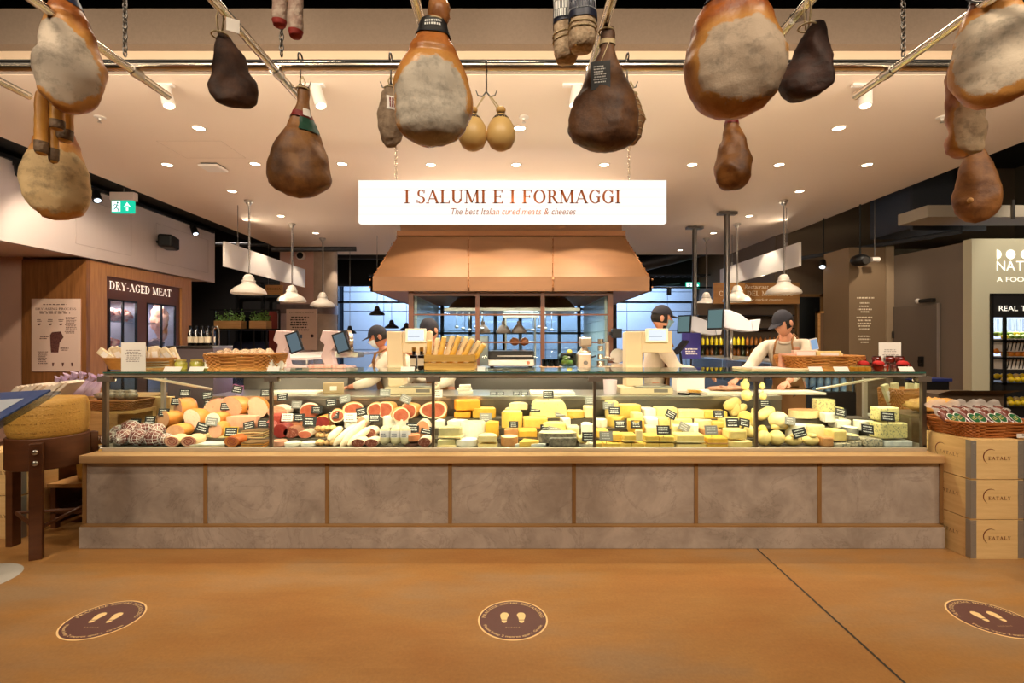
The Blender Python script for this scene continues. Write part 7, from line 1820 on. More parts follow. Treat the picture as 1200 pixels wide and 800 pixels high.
t = thing('glass_end_shelf', 'white shelf carrying the tall bread basket at the right end of the case', 'shelf', (PX(1053, 0, 4.5).x, 4.5, .79))
MB().box(-.19, .16, -.16, .16, 0, .025).build('top', M_white, t, local=1, bevel=.004); MB().box(-.17, .14, -.13, .14, -.79, 0).build('cabinet', M_steeld, t, local=1)
bb = wicker('bread_basket', 'tall honey wicker basket with paper bread bags behind the right end glass', PX(1056, 0, 4.5).x, 4.5, .816, 38 * 4.5 / F, .24, .245, .10, rows=14)
for i in range(4):
    t = thing('bread_bag', 'pale paper bread bag poking out of the tall wicker basket, %s' % ORD[i].replace('fourth from left', 'rightmost'), 'packet', (bb.location.x - .09 + i * .06, 4.47 + .03 * (i % 2), .86), 0, 'bread bags in the tall basket'); t.rotation_euler = (0, -.35 + i * .22, 0)
    MB().box(-.028, .028, -.02, .02, 0, .26).jit(.004, 20, i).build('bag', pm('bread_paper', (226, 214, 170), .6, col2=(200, 186, 130), nscale=14), t, bevel=.006, local=1); MB().box(-.02, .02, -.0245, -.022, .12, .2).build('paper_label', M_paper, t, local=1)

t = thing('rear_counter', 'stainless counter in front of the glazed kitchen', 'counter', (0, 5.9, 0))
MB().box(-1.0, 1.35, 5.62, 6.26, 1.15, 1.19).build('top', M_steel, t, bevel=.004); MB().box(-.98, 1.33, 5.65, 6.24, 0, 1.15).build('cabinet', M_steeld, t)
RC = 1.1905; YR = 5.85
def rx(x): return (x - 600) * YR / F
t = thing('flat_grill', 'low black flat grill with steel drip tray before the kitchen glass', 'grill', (rx(599), YR, RC))
MB().box(-.27, .27, -.15, .15, .02, .10).build('body', M_steel, t, bevel=.008, local=1); MB().box(-.27, .27, -.17, .15, .10, .20).build('hot_plate', pm('grill_black', (34, 30, 28), .3, .4), t, bevel=.012, local=1)
MB().box(-.16, .25, -.18, -.17, .135, .145).build('handle_bar', M_steel, t, local=1)
mb = MB(); [mb.box(x, x + .04, -.12, .12, 0, .02) for x in (-.25, .21)]; mb.build('feet', M_black, t, local=1); MB().cyl((.2, -.156, .06), (.2, -.15, .06), .02).build('knob', pm('knob_copper', (180, 110, 80), .3, .7), t, local=1)
t = thing('serving_tray', 'wooden tray carrying upturned glasses before the kitchen glass', 'tray', (rx(645), YR, RC)); MB().box(-.13, .13, -.12, .12, 0, .012).build('tray', M_oakl, t, bevel=.004, local=1)
M_gl = glassm('tumbler_glass', (214, 228, 232), 2.2)
tm = thing('drinking_glass', '', 'glass'); MB().lathe([(.028, 0), (.031, .085), (.029, .085), (.026, .006), (0, .006)], 18).build('bowl', M_gl, tm, smooth=40, local=1)
for i in range(9):
    o = tm if i == 0 else dup(tm); o.location = (rx(645) - .07 + (i % 3) * .07, YR - .07 + (i // 3) * .07, RC + .0125); o['label'] = 'clear tumbler on the wooden tray before the kitchen glass'; o['group'] = 'tumblers on the tray'
t = thing('fruit_bowl', 'large clear glass bowl with limes and lemons before the kitchen glass', 'bowl', (rx(666), YR + .05, RC)); MB().lathe([(.06, 0), (.11, .03), (.135, .09), (.12, .15), (.10, .17), (.095, .168), (.115, .15), (.128, .09), (.105, .035), (.06, .008), (0, .008)], 30).build('bowl', glassm('bowl_glass', (206, 222, 222), 1.6), t, smooth=40, local=1)
for i, (dx, dz, c) in enumerate(((-.05, .06, (214, 206, 60)), (.03, .055, (150, 176, 60)), (-.01, .065, (206, 200, 70)), (-.03, .11, (190, 190, 90)), (.02, .185, (214, 200, 90)))):
    o = MB().sphere((rx(666) + dx, YR + .05 - .02 * (i % 2), RC + dz), (.034, .032, .03), 14, 10).build('citrus_fruit', pm('citrus_%d' % i, c, .4), None, smooth=1); tag(o, 'citrus fruit in the glass bowl, %s' % ('left lower', 'right lower', 'middle', 'upper', 'resting on the rim')[i], 'fruit', 'citrus in the bowl')
t = thing('coffee_grinder', 'chunky brushed metal grinder with square hopper before the kitchen glass', 'grinder', (rx(684), YR - .05, RC))
M_cg = pm('warm_metal', (196, 178, 156), .3, .7)
MB().box(-.09, .07, -.1, .1, 0, .17).build('body', M_cg, t, bevel=.02, seg=3, local=1); MB().lathe([(.08, .17), (.085, .18), (.05, .21), (.03, .25)], 20).build('neck', M_cg, t, smooth=40, local=1); MB().box(-.06, .08, -.07, .07, .25, .36).build('hopper', M_cg, t, bevel=.02, seg=3, local=1)
MB().cyl((.0, -.1, .06), (0, -.125, .06), .025).build('dial', M_steeld, t, local=1); MB().tube([(.07, -.05, .12), (.12, -.09, .14)], .01, 8).build('lever', M_black, t, smooth=1, local=1)
t = thing('espresso_machine', 'tall thin lever machine of polished metal right of the grinder', 'coffee machine', (rx(703), YR - .05, RC))
for z in (.02, .1, .2, .28): MB().cyl((0, 0, z), (0, 0, z + .06), .035 + .012 * (z < .1)).build('column_ring', M_chrome, t, smooth=40, local=1)
MB().box(-.05, .13, -.08, .08, 0, .02).build('base', M_cg, t, bevel=.005, local=1); MB().tube([(0, 0, .1), (.06, -.04, .12), (.15, -.06, .1)], .014, 8).build('spout', M_chrome, t, smooth=1, local=1); MB().box(.05, .10, -.03, .03, .12, .30).build('lever_housing', M_cg, t, bevel=.01, local=1)
t = thing('meat_slicer', 'low polished hand slicer right of the lever machine', 'slicer', (rx(722), YR - .05, RC))
MB().box(-.09, .13, -.1, .1, 0, .05).build('base', M_cg, t, bevel=.012, local=1); MB().cyl((0, -.04, .14), (0, -.02, .14), .085, n=30).build('blade', M_steel, t, smooth=40, local=1); MB().box(-.08, .12, 0, .09, .08, .1).build('carriage', M_steel, t, bevel=.004, local=1); MB().cyl((.09, -.1, .08), (.14, -.12, .12), .012).build('handle', M_black, t, local=1)
MB().cyl((0, -.01, .05), (0, -.01, .12), .02).build('pillar', M_cg, t, local=1)
t = thing('mounted_speaker', 'small black box fixed to the right kitchen frame post', 'speaker', (PX(722.5, 0, 6.2).x, 6.2, PX(0, 396, 6.2).z)); MB().box(-.06, .06, -.05, .05, 0, .12).build('cabinet', M_black, t, bevel=.006, local=1); MB().box(-.09, -.06, .0, .06, .04, .08).build('bracket', M_black, t, local=1)

t = thing('side_counter', 'right arm of the counter with a lower glass display running to the rear', 'counter', (3.3, 6.6, 0))
MB().box(3.02, 3.75, 5.3, 8.55, 0, .95).build('cabinet', M_steeld, t); MB().box(3.0, 3.78, 5.28, 8.55, 1.24, 1.26).build('top_shelf', M_steel, t)
MB().box(3.02, 3.03, 5.3, 8.55, .95, 1.24).build('glass_side', M_glass, t); MB().box(3.02, 3.75, 5.3, 5.31, .95, 1.24).build('glass_end', M_glass, t)
for Y in (5.3, 7.0, 8.5):
    for X in (3.03, 3.72): MB().box(X, X + .02, Y, Y + .02, .95, 1.24).build('post', M_steel, t)
tm = thing('water_bottle', '', 'bottle'); MB().lathe([(0, 0), (.03, 0), (.03, .12), (.012, .16), (.012, .18), (0, .18)], 14).build('body', pm('blue_bottle', (110, 140, 190), .3, col2=(230, 235, 240), nscale=20), tm, smooth=50, local=1); MB().cyl((0, 0, .178), (0, 0, .195), .014).build('cap', pm('red_cap', (190, 50, 50), .5), tm, local=1)
for i in range(16):
    o = tm if i == 0 else dup(tm); o.location = (3.08 + (i % 8) * .085, 5.4 + (i // 8) * .12, .951); o['label'] = 'blue-white water bottle inside the right side display'; o['group'] = 'water bottles in the side display'
for i in range(6):
    o = MB().box(3.1 + i * .11, 3.19 + i * .11, 5.4, 5.62, 1.262, 1.275).build('paper_stack', M_paper, None, bevel=.002); o.rotation_euler = (0, 0, .03 * (i % 3)); tag(o, 'white paper sheets lying on the right side counter, %s pile' % ORD[i].replace('sixth from left', 'rightmost'), 'paper', 'papers on the side counter')
    
def touchscreen(px, py, Y, s, lab, face=-1, tint=(226, 228, 236)):
    """till: tilted black screen on a big curved white housing"""
    p = PX(px, py, Y); t = thing('till_screen', lab, 'till', p, 0, 'white tills with black screens'); M_t = pm('till_white', tint, .4)
    w = .26 * s
    M0 = Matrix.Rotation(-.75 * face if face < 0 else .75, 4, 'Z')
    MB().box(-.015, .015, -.11 * s, .11 * s, -.14 * s, .14 * s).xf(Matrix.Rotation(.12, 4, 'Y')).xf(Matrix.Translation((-.10 * s, 0, 0))).xf(Matrix.Rotation(.7, 4, 'Z')).build('screen_case', M_black, t, bevel=.004, local=1)
    MB().box(-.018, -.0155, -.095 * s, .095 * s, -.12 * s, .12 * s).xf(Matrix.Rotation(.12, 4, 'Y')).xf(Matrix.Translation((-.10 * s, 0, 0))).xf(Matrix.Rotation(.7, 4, 'Z')).build('screen', emit('till_display', (120, 150, 150), .55), t, local=1)
    prof = [(-.06, .13), (.10, .12), (.25, .06), (.38, -.04), (.46, -.12), (.46, -.16), (.34, -.17), (.14, -.14), (-.02, -.10), (-.08, -.02)]
    MB().prism([(x * s, z * s) for x, z in prof], -.09, .09).build('housing', M_t, t, bevel=.015, seg=3, local=1, smooth=40)
    MB().prism([(.37 * s, -.02 * s), (.50 * s, .0), (.47 * s, -.16 * s), (.40 * s, -.16 * s)], -.11, .11).build('receipt_cover', M_t, t, bevel=.008, local=1)
    MB().tube([(.16 * s, 0, -.12 * s), (.16 * s, 0, 1.262 - p.z + .0)], .02, 10).build('stand', M_steel, t, smooth=1, local=1)
    MB().cyl((.16 * s, 0, 1.262 - p.z), (.16 * s, 0, 1.272 - p.z), .09).build('foot', M_steel, t, local=1)
touchscreen(806, 380, 7.2, .95, 'white till with black tilted screen, left of two on the right arm')
touchscreen(843, 374, 6.2, .95, 'white till with black tilted screen, right of two on the right arm')
for x, Y, wd in ((814, 8.45, 'farther'), (852, 7.5, 'nearer')):
    X = (x - 600) * Y / F; t = thing('steel_post', 'round steel post from ceiling to the right side counter, %s one' % wd, 'post', (X, Y, 1.26), 0, 'steel posts')
    MB().cyl((0, 0, .0), (0, 0, CZ - 1.26), .04, n=24).build('pole', M_steeld, t, smooth=40, local=1)
    MB().box(-.14, .14, -.06, .06, CZ - 1.26 - .05, CZ - 1.26 - .01).build('ceiling_plate', M_steeld, t, bevel=.004, local=1)
t = thing('leaflet_panel', 'blue printed leaflet board standing on the right arm', 'poster', (PX(810, 0, 6.8).x, 6.8, 1.361)); MB().box(-.13, .13, 0, .01, -.0, .36).xf(Matrix.Translation((0, 0, -.1))).build('panel', pm('violet_blue', (56, 50, 130), .5), t, local=1)
mb = MB(); scrawl(mb, (-.1, -.002, -.05), (1, 0, 0), (0, 0, 1), .2, .1, 3, seed=5); mb.build('printed_text', M_paper, t, local=1); MB().cyl((0, .01, -1.36), (0, .01, -.1), .012).build('pole', M_black, t, local=1); MB().cyl((0, .01, -1.361), (0, .01, -1.35), .14, n=24).build('foot', M_black, t, local=1)
t = thing('small_tablet', 'black tablet on a stand beside the man in the cap on the right', 'tablet', PX(797, 407, 5.1)); MB().box(-.01, .01, -.09, .09, -.09, .09).xf(Matrix.Rotation(.7, 4, 'Y')).build('case', M_black, t, local=1); MB().tube([(0, 0, -.05), (.02, 0, -.22)], .012, 8).build('stand', M_black, t, local=1)
t = onwk('paper_box', 'low white box with a blue strip on the worktop right of the right scale', 'box', 790, 822, .16, .2, M_paper, 4.84, 'box'); t.location.z = WKZ + .0005
MB().box(-.13, 0, -.083, -.08, .13, .17).build('blue_strip', pm('strip_blue', (50, 60, 140), .5), t, local=1)

t = thing('side_counter', 'left arm of the counter with purple-lit glass meat display running to the rear', 'counter', (-3.0, 6.4, 0))
MB().box(-3.35, -2.2, 5.25, 8.6, 0, .92).build('cabinet', pm('case_white', (200, 190, 196), .4), t)
MB().box(-3.37, -2.2, 5.22, 8.6, 1.30, 1.325).build('top_shelf', pm('shelf_white', (226, 214, 208), .3), t)
MB().box(-3.35, -2.2, 5.24, 5.25, .92, 1.30).build('glass_front', M_glass, t); MB().box(-3.36, -3.35, 5.24, 8.6, .92, 1.30).build('glass_side', M_glass, t)
for X in (-3.35, -2.75, -2.22): MB().box(X, X + .02, 5.24, 5.26, .92, 1.30).build('post', M_steel, t)
M_pm = pm('pink_meat', (214, 110, 120), .4, col2=(236, 170, 170), nscale=10)
for i in range(12):
    o = MB().sphere((0, 0, .04), (.08, .07, .04), 14, 8, bumpy=.4).build('meat_cut', M_pm, None, smooth=1); o.location = (-3.22 + (i % 6) * .18, 5.40 + (i // 6) * .2, .921); tag(o, 'pink meat cut in the purple-lit left side display', 'meat', 'meat cuts in the left side display')
def till_left(px, py, Y, lab):
    p = PX(px, 0, Y); t = thing('till_screen', lab, 'till', (p.x, Y, 1.3255 if Y > 5.2 else WKZ), 0, 'pale tills on the left'); M_t = pm('till_pale', (190, 164, 160), .45); z0 = t.location.z; s = (PX(0, 388, Y).z - z0)
    MB().prism([(-.10, 0), (.16, 0), (.15, .02), (.0, .04), (-.06, s * .45), (.02, s * .75), (.0, s * .98), (-.16, s), (-.17, s * .72), (-.11, s * .6), (-.15, s * .3)], -.06, .06).build('body', M_t, t, bevel=.01, seg=3, local=1, smooth=40)
    MB().box(-.075, .075, -.085, -.07, -.11, .11).xf(Matrix.Rotation(-.3, 4, 'Y')).xf(Matrix.Translation((.03, 0, s * .74))).build('screen_case', M_black, t, bevel=.004, local=1)
    MB().box(-.06, .06, -.0865, -.0852, -.095, .095).xf(Matrix.Rotation(-.3, 4, 'Y')).xf(Matrix.Translation((.03, 0, s * .74))).build('screen', emit('till_display2', (120, 140, 150), .5), t, local=1)
    MB().box(-.04, .04, -.07, 0, s * .7, s * .78).build('mount', M_t, t, local=1)
t = thing('till_shelf', 'pale shelf behind the case top on the left carrying two tills', 'shelf', (-1.9, 4.98, 0)); 
MB().box(-2.75, -1.65, 4.93, 5.2, 1.20, 1.225).build('top', M_white, t); MB().box(-2.73, -1.67, 4.95, 5.18, 0, 1.20).build('cabinet', M_steeld, t)
def till_at(px, lab):
    Y = 5.06; p = PX(px, 0, Y); t = thing('till_screen', lab, 'till', (p.x, Y, 1.2255), 0, 'pale tills on the left'); M_t = pm('till_pale', (190, 164, 160), .45); s = PX(0, 387, Y).z - 1.2255
    MB().prism([(-.08, 0), (.20, 0), (.19, .02), (.0, .035), (-.04, s * .45), (.06, s * .75), (.04, s * .98), (-.12, s), (-.15, s * .74), (-.10, s * .62), (-.14, s * .3)], -.06, .06).build('body', M_t, t, bevel=.01, seg=3, local=1, smooth=40)
    R_ = Matrix.Translation((.08, 0, s * .68)) @ Matrix.Rotation(-.32, 4, 'Y')
    MB().box(-.07, .07, -.09, -.065, -.105, .105).xf(R_).build('screen_case', M_black, t, bevel=.004, local=1)
    MB().box(-.055, .055, -.0915, -.09, -.09, .09).xf(R_).build('screen', emit('till_display2', (120, 140, 150), .5), t, local=1)
till_at(340, 'pale till with black tilted screen behind the case, left of two'); till_at(394, 'pale till with black tilted screen behind the case, right of two')
t = thing('meat_slicer', 'round chrome meat slicer behind the right pale till on the left side', 'slicer', (PX(408, 0, 5.4).x, 5.4, 1.3255)); MB().cyl((-.02, 0, .17), (.02, 0, .17), .13, n=32).xf(Matrix.Rotation(.6, 4, 'Z')).build('blade', M_chrome, t, smooth=40, local=1)
MB().box(-.12, .14, -.1, .12, 0, .06).build('base', M_steel, t, bevel=.01, local=1); MB().cyl((.05, -.02, .05), (.0, 0, .3), .025).build('arm', M_steeld, t, local=1)
for i, (x, wd) in enumerate(((368, 'left'), (381, 'middle'), (395, 'right'))):
    o = MB().box(0, .1, 0, .08, 0, .03).jit(.006, 14, i).build('meat_packet', pm('pink_pack', (226, 140, 120), .35, col2=(240, 210, 200), nscale=20, coat=.4), None, bevel=.006); o.location = (PX(x, 0, 4.1).x, 4.15, TZ); tag(o, 'pink wrapped meat packet on the case top before the left tills, %s one' % wd, 'packet', 'meat packets')
t = thing('paper_roll', 'white wrapped roll at the right end of the salami basket', 'roll', (PX(322, 0, 4.0).x, 4.0, TZ)); MB().cyl((-.06, 0, .035), (.06, 0, .035), .034, n=20).build('roll', M_paper, t, smooth=40, local=1); MB().cyl((-.065, 0, .035), (-.06, 0, .035), .012).build('core', M_ink, t, local=1)
t = thing('bottle_stand', 'grey glass-fronted stand carrying dark bottles behind the left case', 'display stand', (PX(236, 0, 4.9).x, 4.95, 0)); a0 = PX(203, 0, 4.9).x - t.location.x; a1 = PX(256, 0, 4.9).x - t.location.x
zt_ = PX(0, 405, 4.9).z
MB().box(a0, a1, -.15, .2, zt_ - .02, zt_).build('shelf', M_steel, t, local=1); MB().box(a0, a1, -.13, .2, 0, zt_ - .02).build('cabinet', pm('stand_grey', (96, 84, 86), .4), t, local=1)
for i in range(8):
    r_ = i % 4; t = thing('oil_bottle', 'dark bottle with cream label on the grey stand at left, %s' % (('front ' if i < 4 else 'rear ') + ('leftmost', 'second', 'third', 'rightmost')[r_]), 'bottle', (PX(222.5 + r_ * 6.6, 0, 4.85).x, 4.86 + (.08 if i >= 4 else 0), zt_ + .0005), 0, 'dark oil bottles on the stand')
    MB().lathe([(0, 0), (.026, 0), (.026, .12), (.012, .15), (.011, .185), (0, .185)], 16).build('glass_body', pm('dark_oil', (18, 16, 14), .12, coat=.5), t, smooth=50, local=1); MB().cyl((0, 0, .183), (0, 0, .2), .013).build('cap', M_black, t, local=1)
    MB().cyl((0, 0, .03), (0, 0, .09), .0268, n=16, caps=False).build('paper_label', pm('cream_label', (206, 192, 166), .6), t, smooth=1, local=1)
t = thing('napkin_stand', 'grey metal loop stand beside the dark bottles', 'stand', (PX(250, 0, 4.86).x, 4.9, zt_ + .0005)); MB().tube([(-.03, 0, 0), (-.03, 0, .16), (-.015, 0, .19), (.015, 0, .19), (.03, 0, .16), (.03, 0, 0)], .01, 8).build('loop', M_steeld, t, smooth=1, local=1); MB().box(-.04, .04, -.03, .03, 0, .006).build('foot', M_steeld, t, local=1)

wc = Vector((-3.41, 3.58, 0))
zt1 = PX(0, 468.5, 3.45).z; z512 = .822
t = thing('whole_cheese', 'whole hard cheese wheel with dotted rind on the wooden block at the left', 'cheese', (wc.x, wc.y, z512))
H_ = zt1 - z512
def wp(u, v):
    th = u * 2 * PI; k = .215 + .018 * math.sin(v * PI) ** .6; return Vector((k * math.cos(th), k * math.sin(th), .006 + v * (H_ - .012)))
mb = MB().grid(wp, 64, 14, cu=True); mb.add([(.21 * math.cos(a * PI / 32), .21 * math.sin(a * PI / 32), H_) for a in range(64)], [tuple(range(64))]); mb.add([(.21 * math.cos(a * PI / 32), .21 * math.sin(a * PI / 32), 0) for a in range(64)], [tuple(range(63, -1, -1))])
k0 = 14 * 64
for a in range(64): mb.f += [(k0 + a, k0 + (a + 1) % 64, len(mb.v) - 128 + (a + 1) % 64, len(mb.v) - 128 + a), ((a + 1) % 64, a, len(mb.v) - 64 + a, len(mb.v) - 64 + (a + 1) % 64)]; mb.m += [0, 0]
def rind_mat():
    m = pm('wheel_rind', (196, 152, 72), .5, col2=(164, 118, 48), nscale=5); nt = m.node_tree; b = nt.nodes['Principled BSDF']
    tc = nt.nodes.new('ShaderNodeTexCoord'); v = nt.nodes.new('ShaderNodeTexVoronoi'); v.inputs['Scale'].default_value = 75; nt.links.new(tc.outputs['Object'], v.inputs['Vector'])
    bp = nt.nodes.new('ShaderNodeBump'); bp.inputs['Strength'].default_value = .6; bp.inputs['Distance'].default_value = .004; nt.links.new(v.outputs['Distance'], bp.inputs['Height']); nt.links.new(bp.outputs[0], b.inputs['Normal']); return m
mb.build('rind', rind_mat(), t, smooth=40, local=1)
s = MB(); R = random.Random(2)
for j in range(90):
    th = -PI * .95 + j * PI * .95 / 90; 
    for r_ in range(4):
        if R.random() < .55:
            z = .04 + r_ * (H_ - .07) / 3.2; k = .2345; l = .006
            s.add([(k * math.cos(th), k * math.sin(th), z), (k * math.cos(th + .018), k * math.sin(th + .018), z), (k * math.cos(th + .018), k * math.sin(th + .018), z + .007), (k * math.cos(th), k * math.sin(th), z + .007)], [(0, 1, 2, 3)])
s.build('dotted_marks', pm('rind_mark', (128, 90, 36), .7), t, local=1)
M_blk = pm('butcher_block', (96, 54, 26), .5, col2=(64, 34, 16), nscale=4, stretch=(1, 1, 5), detail=6)
t = thing('butcher_block_stand', 'round dark wooden block on bolted legs carrying the cheese wheel', 'stand', (wc.x, wc.y, 0))
MB().cyl((0, 0, .60), (0, 0, z512 - .0005), .232, n=56).build('block', M_blk, t, smooth=40, local=1, bevel=.006)
for a in (-60, 180, 60):
    an = math.radians(a); c = Vector((math.cos(an) * .235, math.sin(an) * .235, 0)); M_ = Matrix.Translation(c) @ Matrix.Rotation(an, 4, 'Z')
    lg = MB().box(0, .05, -.035, .035, 0, .80).xf(M_).build('leg', M_blk, t, bevel=.004, local=1)
    for z in (.74, .665): MB().sphere((.055, 0, z), (.012, .018, .018), 12, 8).xf(M_).build('bolt', M_steel, lg, smooth=1, local=1)
for a, b_ in ((-60, 60), (-60, 180), (60, 180)):
    A = Vector((math.cos(math.radians(a)), math.sin(math.radians(a)), 0)) * .24; B_ = Vector((math.cos(math.radians(b_)), math.sin(math.radians(b_)), 0)) * .24
    MB().tube([A + Vector((0, 0, .2)), B_ + Vector((0, 0, .24))], .014, 6).build('stretcher', M_blk, t, local=1)
t = thing('whole_cheese', 'pale cheese wheel standing on the low shelf behind the block stand', 'cheese', (-3.40, 4.14, .36)); 
MB().lathe([(0, 0), (.2, 0), (.225, .03), (.23, .12), (.225, .22), (.2, .25), (0, .25)], 48).build('rind', pm('wheel_pale', (206, 166, 70), .45, col2=(180, 136, 48), nscale=4), t, smooth=50, local=1)
MB().cyl((.0, -.0, .251), (0, 0, .256), .12, n=30).build('top_label', M_paper, t, local=1)
t = thing('low_shelf', 'low wooden shelf behind the block stand at the left', 'shelf', (-3.40, 4.14, 0)); MB().box(-.32, .26, -.25, .24, .33, .36).build('board', M_oakl, t, local=1)
for X in (-.3, .22):
    for Y in (-.24, .2): MB().box(X, X + .04, Y, Y + .04, 0, .33).build('leg', M_blk, t, local=1)
MB().box(-.30, .24, -.24, .22, .12, .145).build('lower_board', M_blk, t, local=1)
t = thing('display_crate', 'stepped wooden display bins at the left wall end of the counter', 'display stand', (-3.72, 4.3, 0))
MB().box(-4.55, -3.45, 4.62, 5.0, .0, .98).build('rear_bin', M_oakl, t, bevel=.004); MB().box(-4.5, -3.76, 4.02, 4.6, 0, .62).build('front_bin', M_blk, t)
MB().box(-3.66, -3.2, 4.55, 4.62, .70, .98).build('side_bin', M_pine, t, bevel=.004)
R = random.Random(4)
for i in range(11):
    Y = 4.35; p = PX(2 + i * 5.6, 482 - i * .6, Y); o = MB().box(-.012, .012, -.12, .12, -.15, .15).build('pasta_packet', pm('white_packet', (228, 212, 192), .5, col2=(206, 184, 160), nscale=6), None, bevel=.004)
    o.location = p; o.location.z = p.z - .0; o.rotation_euler = (0, .75 + R.uniform(-.06, .06), .2); tag(o, 'white paper packet leaning in the left display bin above the cheese wheel', 'packet', 'white packets at the left')
for i in range(11):
    Y = 4.65; p = PX(62 + i * 5.2, 458 - 3 * math.sin(i * .45) - i * .6, Y)
    t = thing('lilac_bag', 'lilac cellophane bag of nuts in the left display bins', 'bag', p, R.uniform(-.3, .3), 'lilac bags at the left'); t.rotation_euler = (R.uniform(-.1, .1), .55 + R.uniform(-.25, .25), t.rotation_euler[2])
    MB().grid(lambda a, v: Vector((.045 * math.cos(a * 2 * PI) * (1 - .5 * v * v), .03 * math.sin(a * 2 * PI) * (1 - .5 * v), -.16 + v * .24)), 14, 8, cu=True).jit(.012, 22, i).build('bag', pm('lilac_cello', (196, 166, 196), .25, col2=(232, 216, 230), nscale=12, coat=.4), t, smooth=1, local=1)
    MB().grid(lambda a, v: Vector((.02 * math.cos(a * 2 * PI) * (.4 + v * 1.6), .012 * math.sin(a * 2 * PI) * (.5 + v), .08 + v * .06)), 12, 4, cu=True).jit(.01, 40, i + 9).build('gathered_top', MATS['lilac_cello'], t, smooth=1, local=1)
bk = wicker('wicker_tray', 'wicker tray of dark nut packs beside the left end of the case', -3.43, 4.28, PX(0, 478, 4.3).z, .42, .3, .075, mat=M_wickd)
t = thing('tray_riser', 'wooden riser under the wicker tray of nut packs', 'stand', (-3.43, 4.28, 0)); MB().box(-.14, .18, .12, .16, .0, bk.location.z - .001).build('rear_board', M_oakl, t, local=1); MB().box(-.16, .2, -.12, .14, bk.location.z - .03, bk.location.z - .001).build('top', M_oakl, t, local=1)
for i in range(7):
    o = MB().sphere((0, 0, 0), (.055, .05, .03), 12, 8, bumpy=.4).build('nut_pack', pm('nut_pack', (96, 84, 76), .35, col2=(190, 160, 120), nscale=40, coat=.4), None, smooth=1); o.location = (-3.56 + (i % 4) * .085, 4.22 + (i // 4) * .1, bk.location.z + .085 + .012 * (i // 4)); tag(o, 'clear pack of mixed nuts heaped in the wicker tray at the left', 'packet', 'nut packs in the tray')
t = thing('blue_leaflet_rack', 'blue tilted leaflet tray with clear cover at the left frame edge', 'tray', PX(8, 478, 2.75))
M_bt = pm('tray_blue', (30, 62, 116), .4)
M_ = Matrix.Rotation(.42, 4, 'X') @ Matrix.Rotation(-.06, 4, 'Y')
MB().box(-.35, .10, -.20, .18, 0, .012).xf(M_).build('tray', M_bt, t, bevel=.003, local=1); MB().box(-.36, .13, -.19, .20, -.022, -.012).xf(M_).build('clear_cover', glassm('cover_plastic', (220, 228, 236), 1.5), t, local=1)
MB().box(-.28, .03, -.12, .08, .0125, .014).xf(M_).build('printed_sheet', pm('sheet_grey', (170, 176, 184), .5), t, local=1)
MB().tube([(-.3, .0, -.01), (-.62, .05, -1.1)], .015, 8).build('stand_pole', M_black, t, local=1); MB().cyl((-.62, .05, -1.1 - .015), (-.62, .05, -1.1), .14, n=30).build('foot', M_black, t, local=1)

bkr = wicker('wicker_basket', 'shallow brown wicker basket of vacuum-packed meats on the pine crates', 3.44, 3.58, .8255, .60, .40, .10, .14, mat=pm('wicker_red', (176, 104, 44), .55, col2=(136, 74, 28), nscale=26, bump=.3))
M_vac = pm('vacuum_meat', (96, 44, 34), .22, col2=(150, 96, 84), nscale=18, coat=.7)
for i in range(7):
    x = 3.20 + i * .075
    t = thing('vacuum_pack', 'dark vacuum-packed cured meat with green oval label in the right basket, %s' % (ORD[i] if i < 6 else 'rightmost'), 'packet', (x, 3.50 + (i % 2) * .03, .90), 0, 'vacuum packs on the crates'); t.rotation_euler = (-.75, -.35, .25)
    MB().sphere((0, 0, .05), (.045, .022, .13), 16, 12, bumpy=.3, bs=10).build('pack', M_vac, t, smooth=1, local=1)
    MB().grid(lambda a, v: Vector(((v - .5) * .10, -.006 + .012 * math.sin(a * 9 + v * 4), .10 + a * .12)), 10, 6).build('plastic_film', pm('clear_film', (226, 214, 204), .15, alpha=.5, coat=.5), t, smooth=1, local=1)
    MB().cyl((0, -.026, .03), (0, -.023, .03), .030, n=24).xf(Matrix.Diagonal((1, 1, 1.5, 1))).build('label_border', M_paper, t, local=1)
    MB().cyl((0, -.028, .03), (0, -.026, .03), .026, n=24).xf(Matrix.Diagonal((1, 1, 1.5, 1))).build('green_label', pm('label_green2', (30, 92, 50), .4), t, local=1)
    s = MB(); scrawl(s, (-.018, -.0288, .03), (1, 0, 0), (0, 0, 1), .036, .03, 3, seed=i); s.build('label_print', pm('label_gold', (214, 196, 120), .5), t, local=1)
t = thing('price_card', 'small white price card clipped to the basket on the crates', 'price tag', (3.52, 3.362, .835)); MB().box(-.03, .03, 0, .002, 0, .028).build('card', M_paper, t, local=1); MB().box(.005, .025, -.001, 0, .014, .024).build('printed_price', M_ink, t, local=1)
t = thing('cracker_bags', 'heap of golden cracker bags behind the vacuum packs at the right', 'packet', (3.62, 3.95, .0)); t.location = (3.55, 4.05, 0)
MB().box(-.33, .3, -.13, .25, 0, .9).build('box_stand', pm('cardboard', (120, 92, 62), .8), t, local=1)
MB().sphere((-.05, .0, .97), (.22, .10, .06), 30, 14, bumpy=.35, bs=22).build('crackers', pm('golden_cracker', (206, 142, 66), .5, col2=(236, 190, 110), nscale=30, coat=.3), t, smooth=1, local=1)
t = thing('cardboard_box', 'open dark cardboard box behind the right end of the case', 'box', (PX(1120, 0, 4.6).x, 4.6, 0)); MB().box(-.3, .3, -.15, .2, 0, 1.02).build('box', pm('cardboard_dark', (84, 66, 48), .8), t, local=1)
MB().add([(-.3, -.15, 1.02), (.3, -.15, 1.02), (.38, -.25, 1.06), (-.28, -.25, 1.06)], [(0, 1, 2, 3)]).build('flap', MATS['cardboard_dark'], t, local=1)
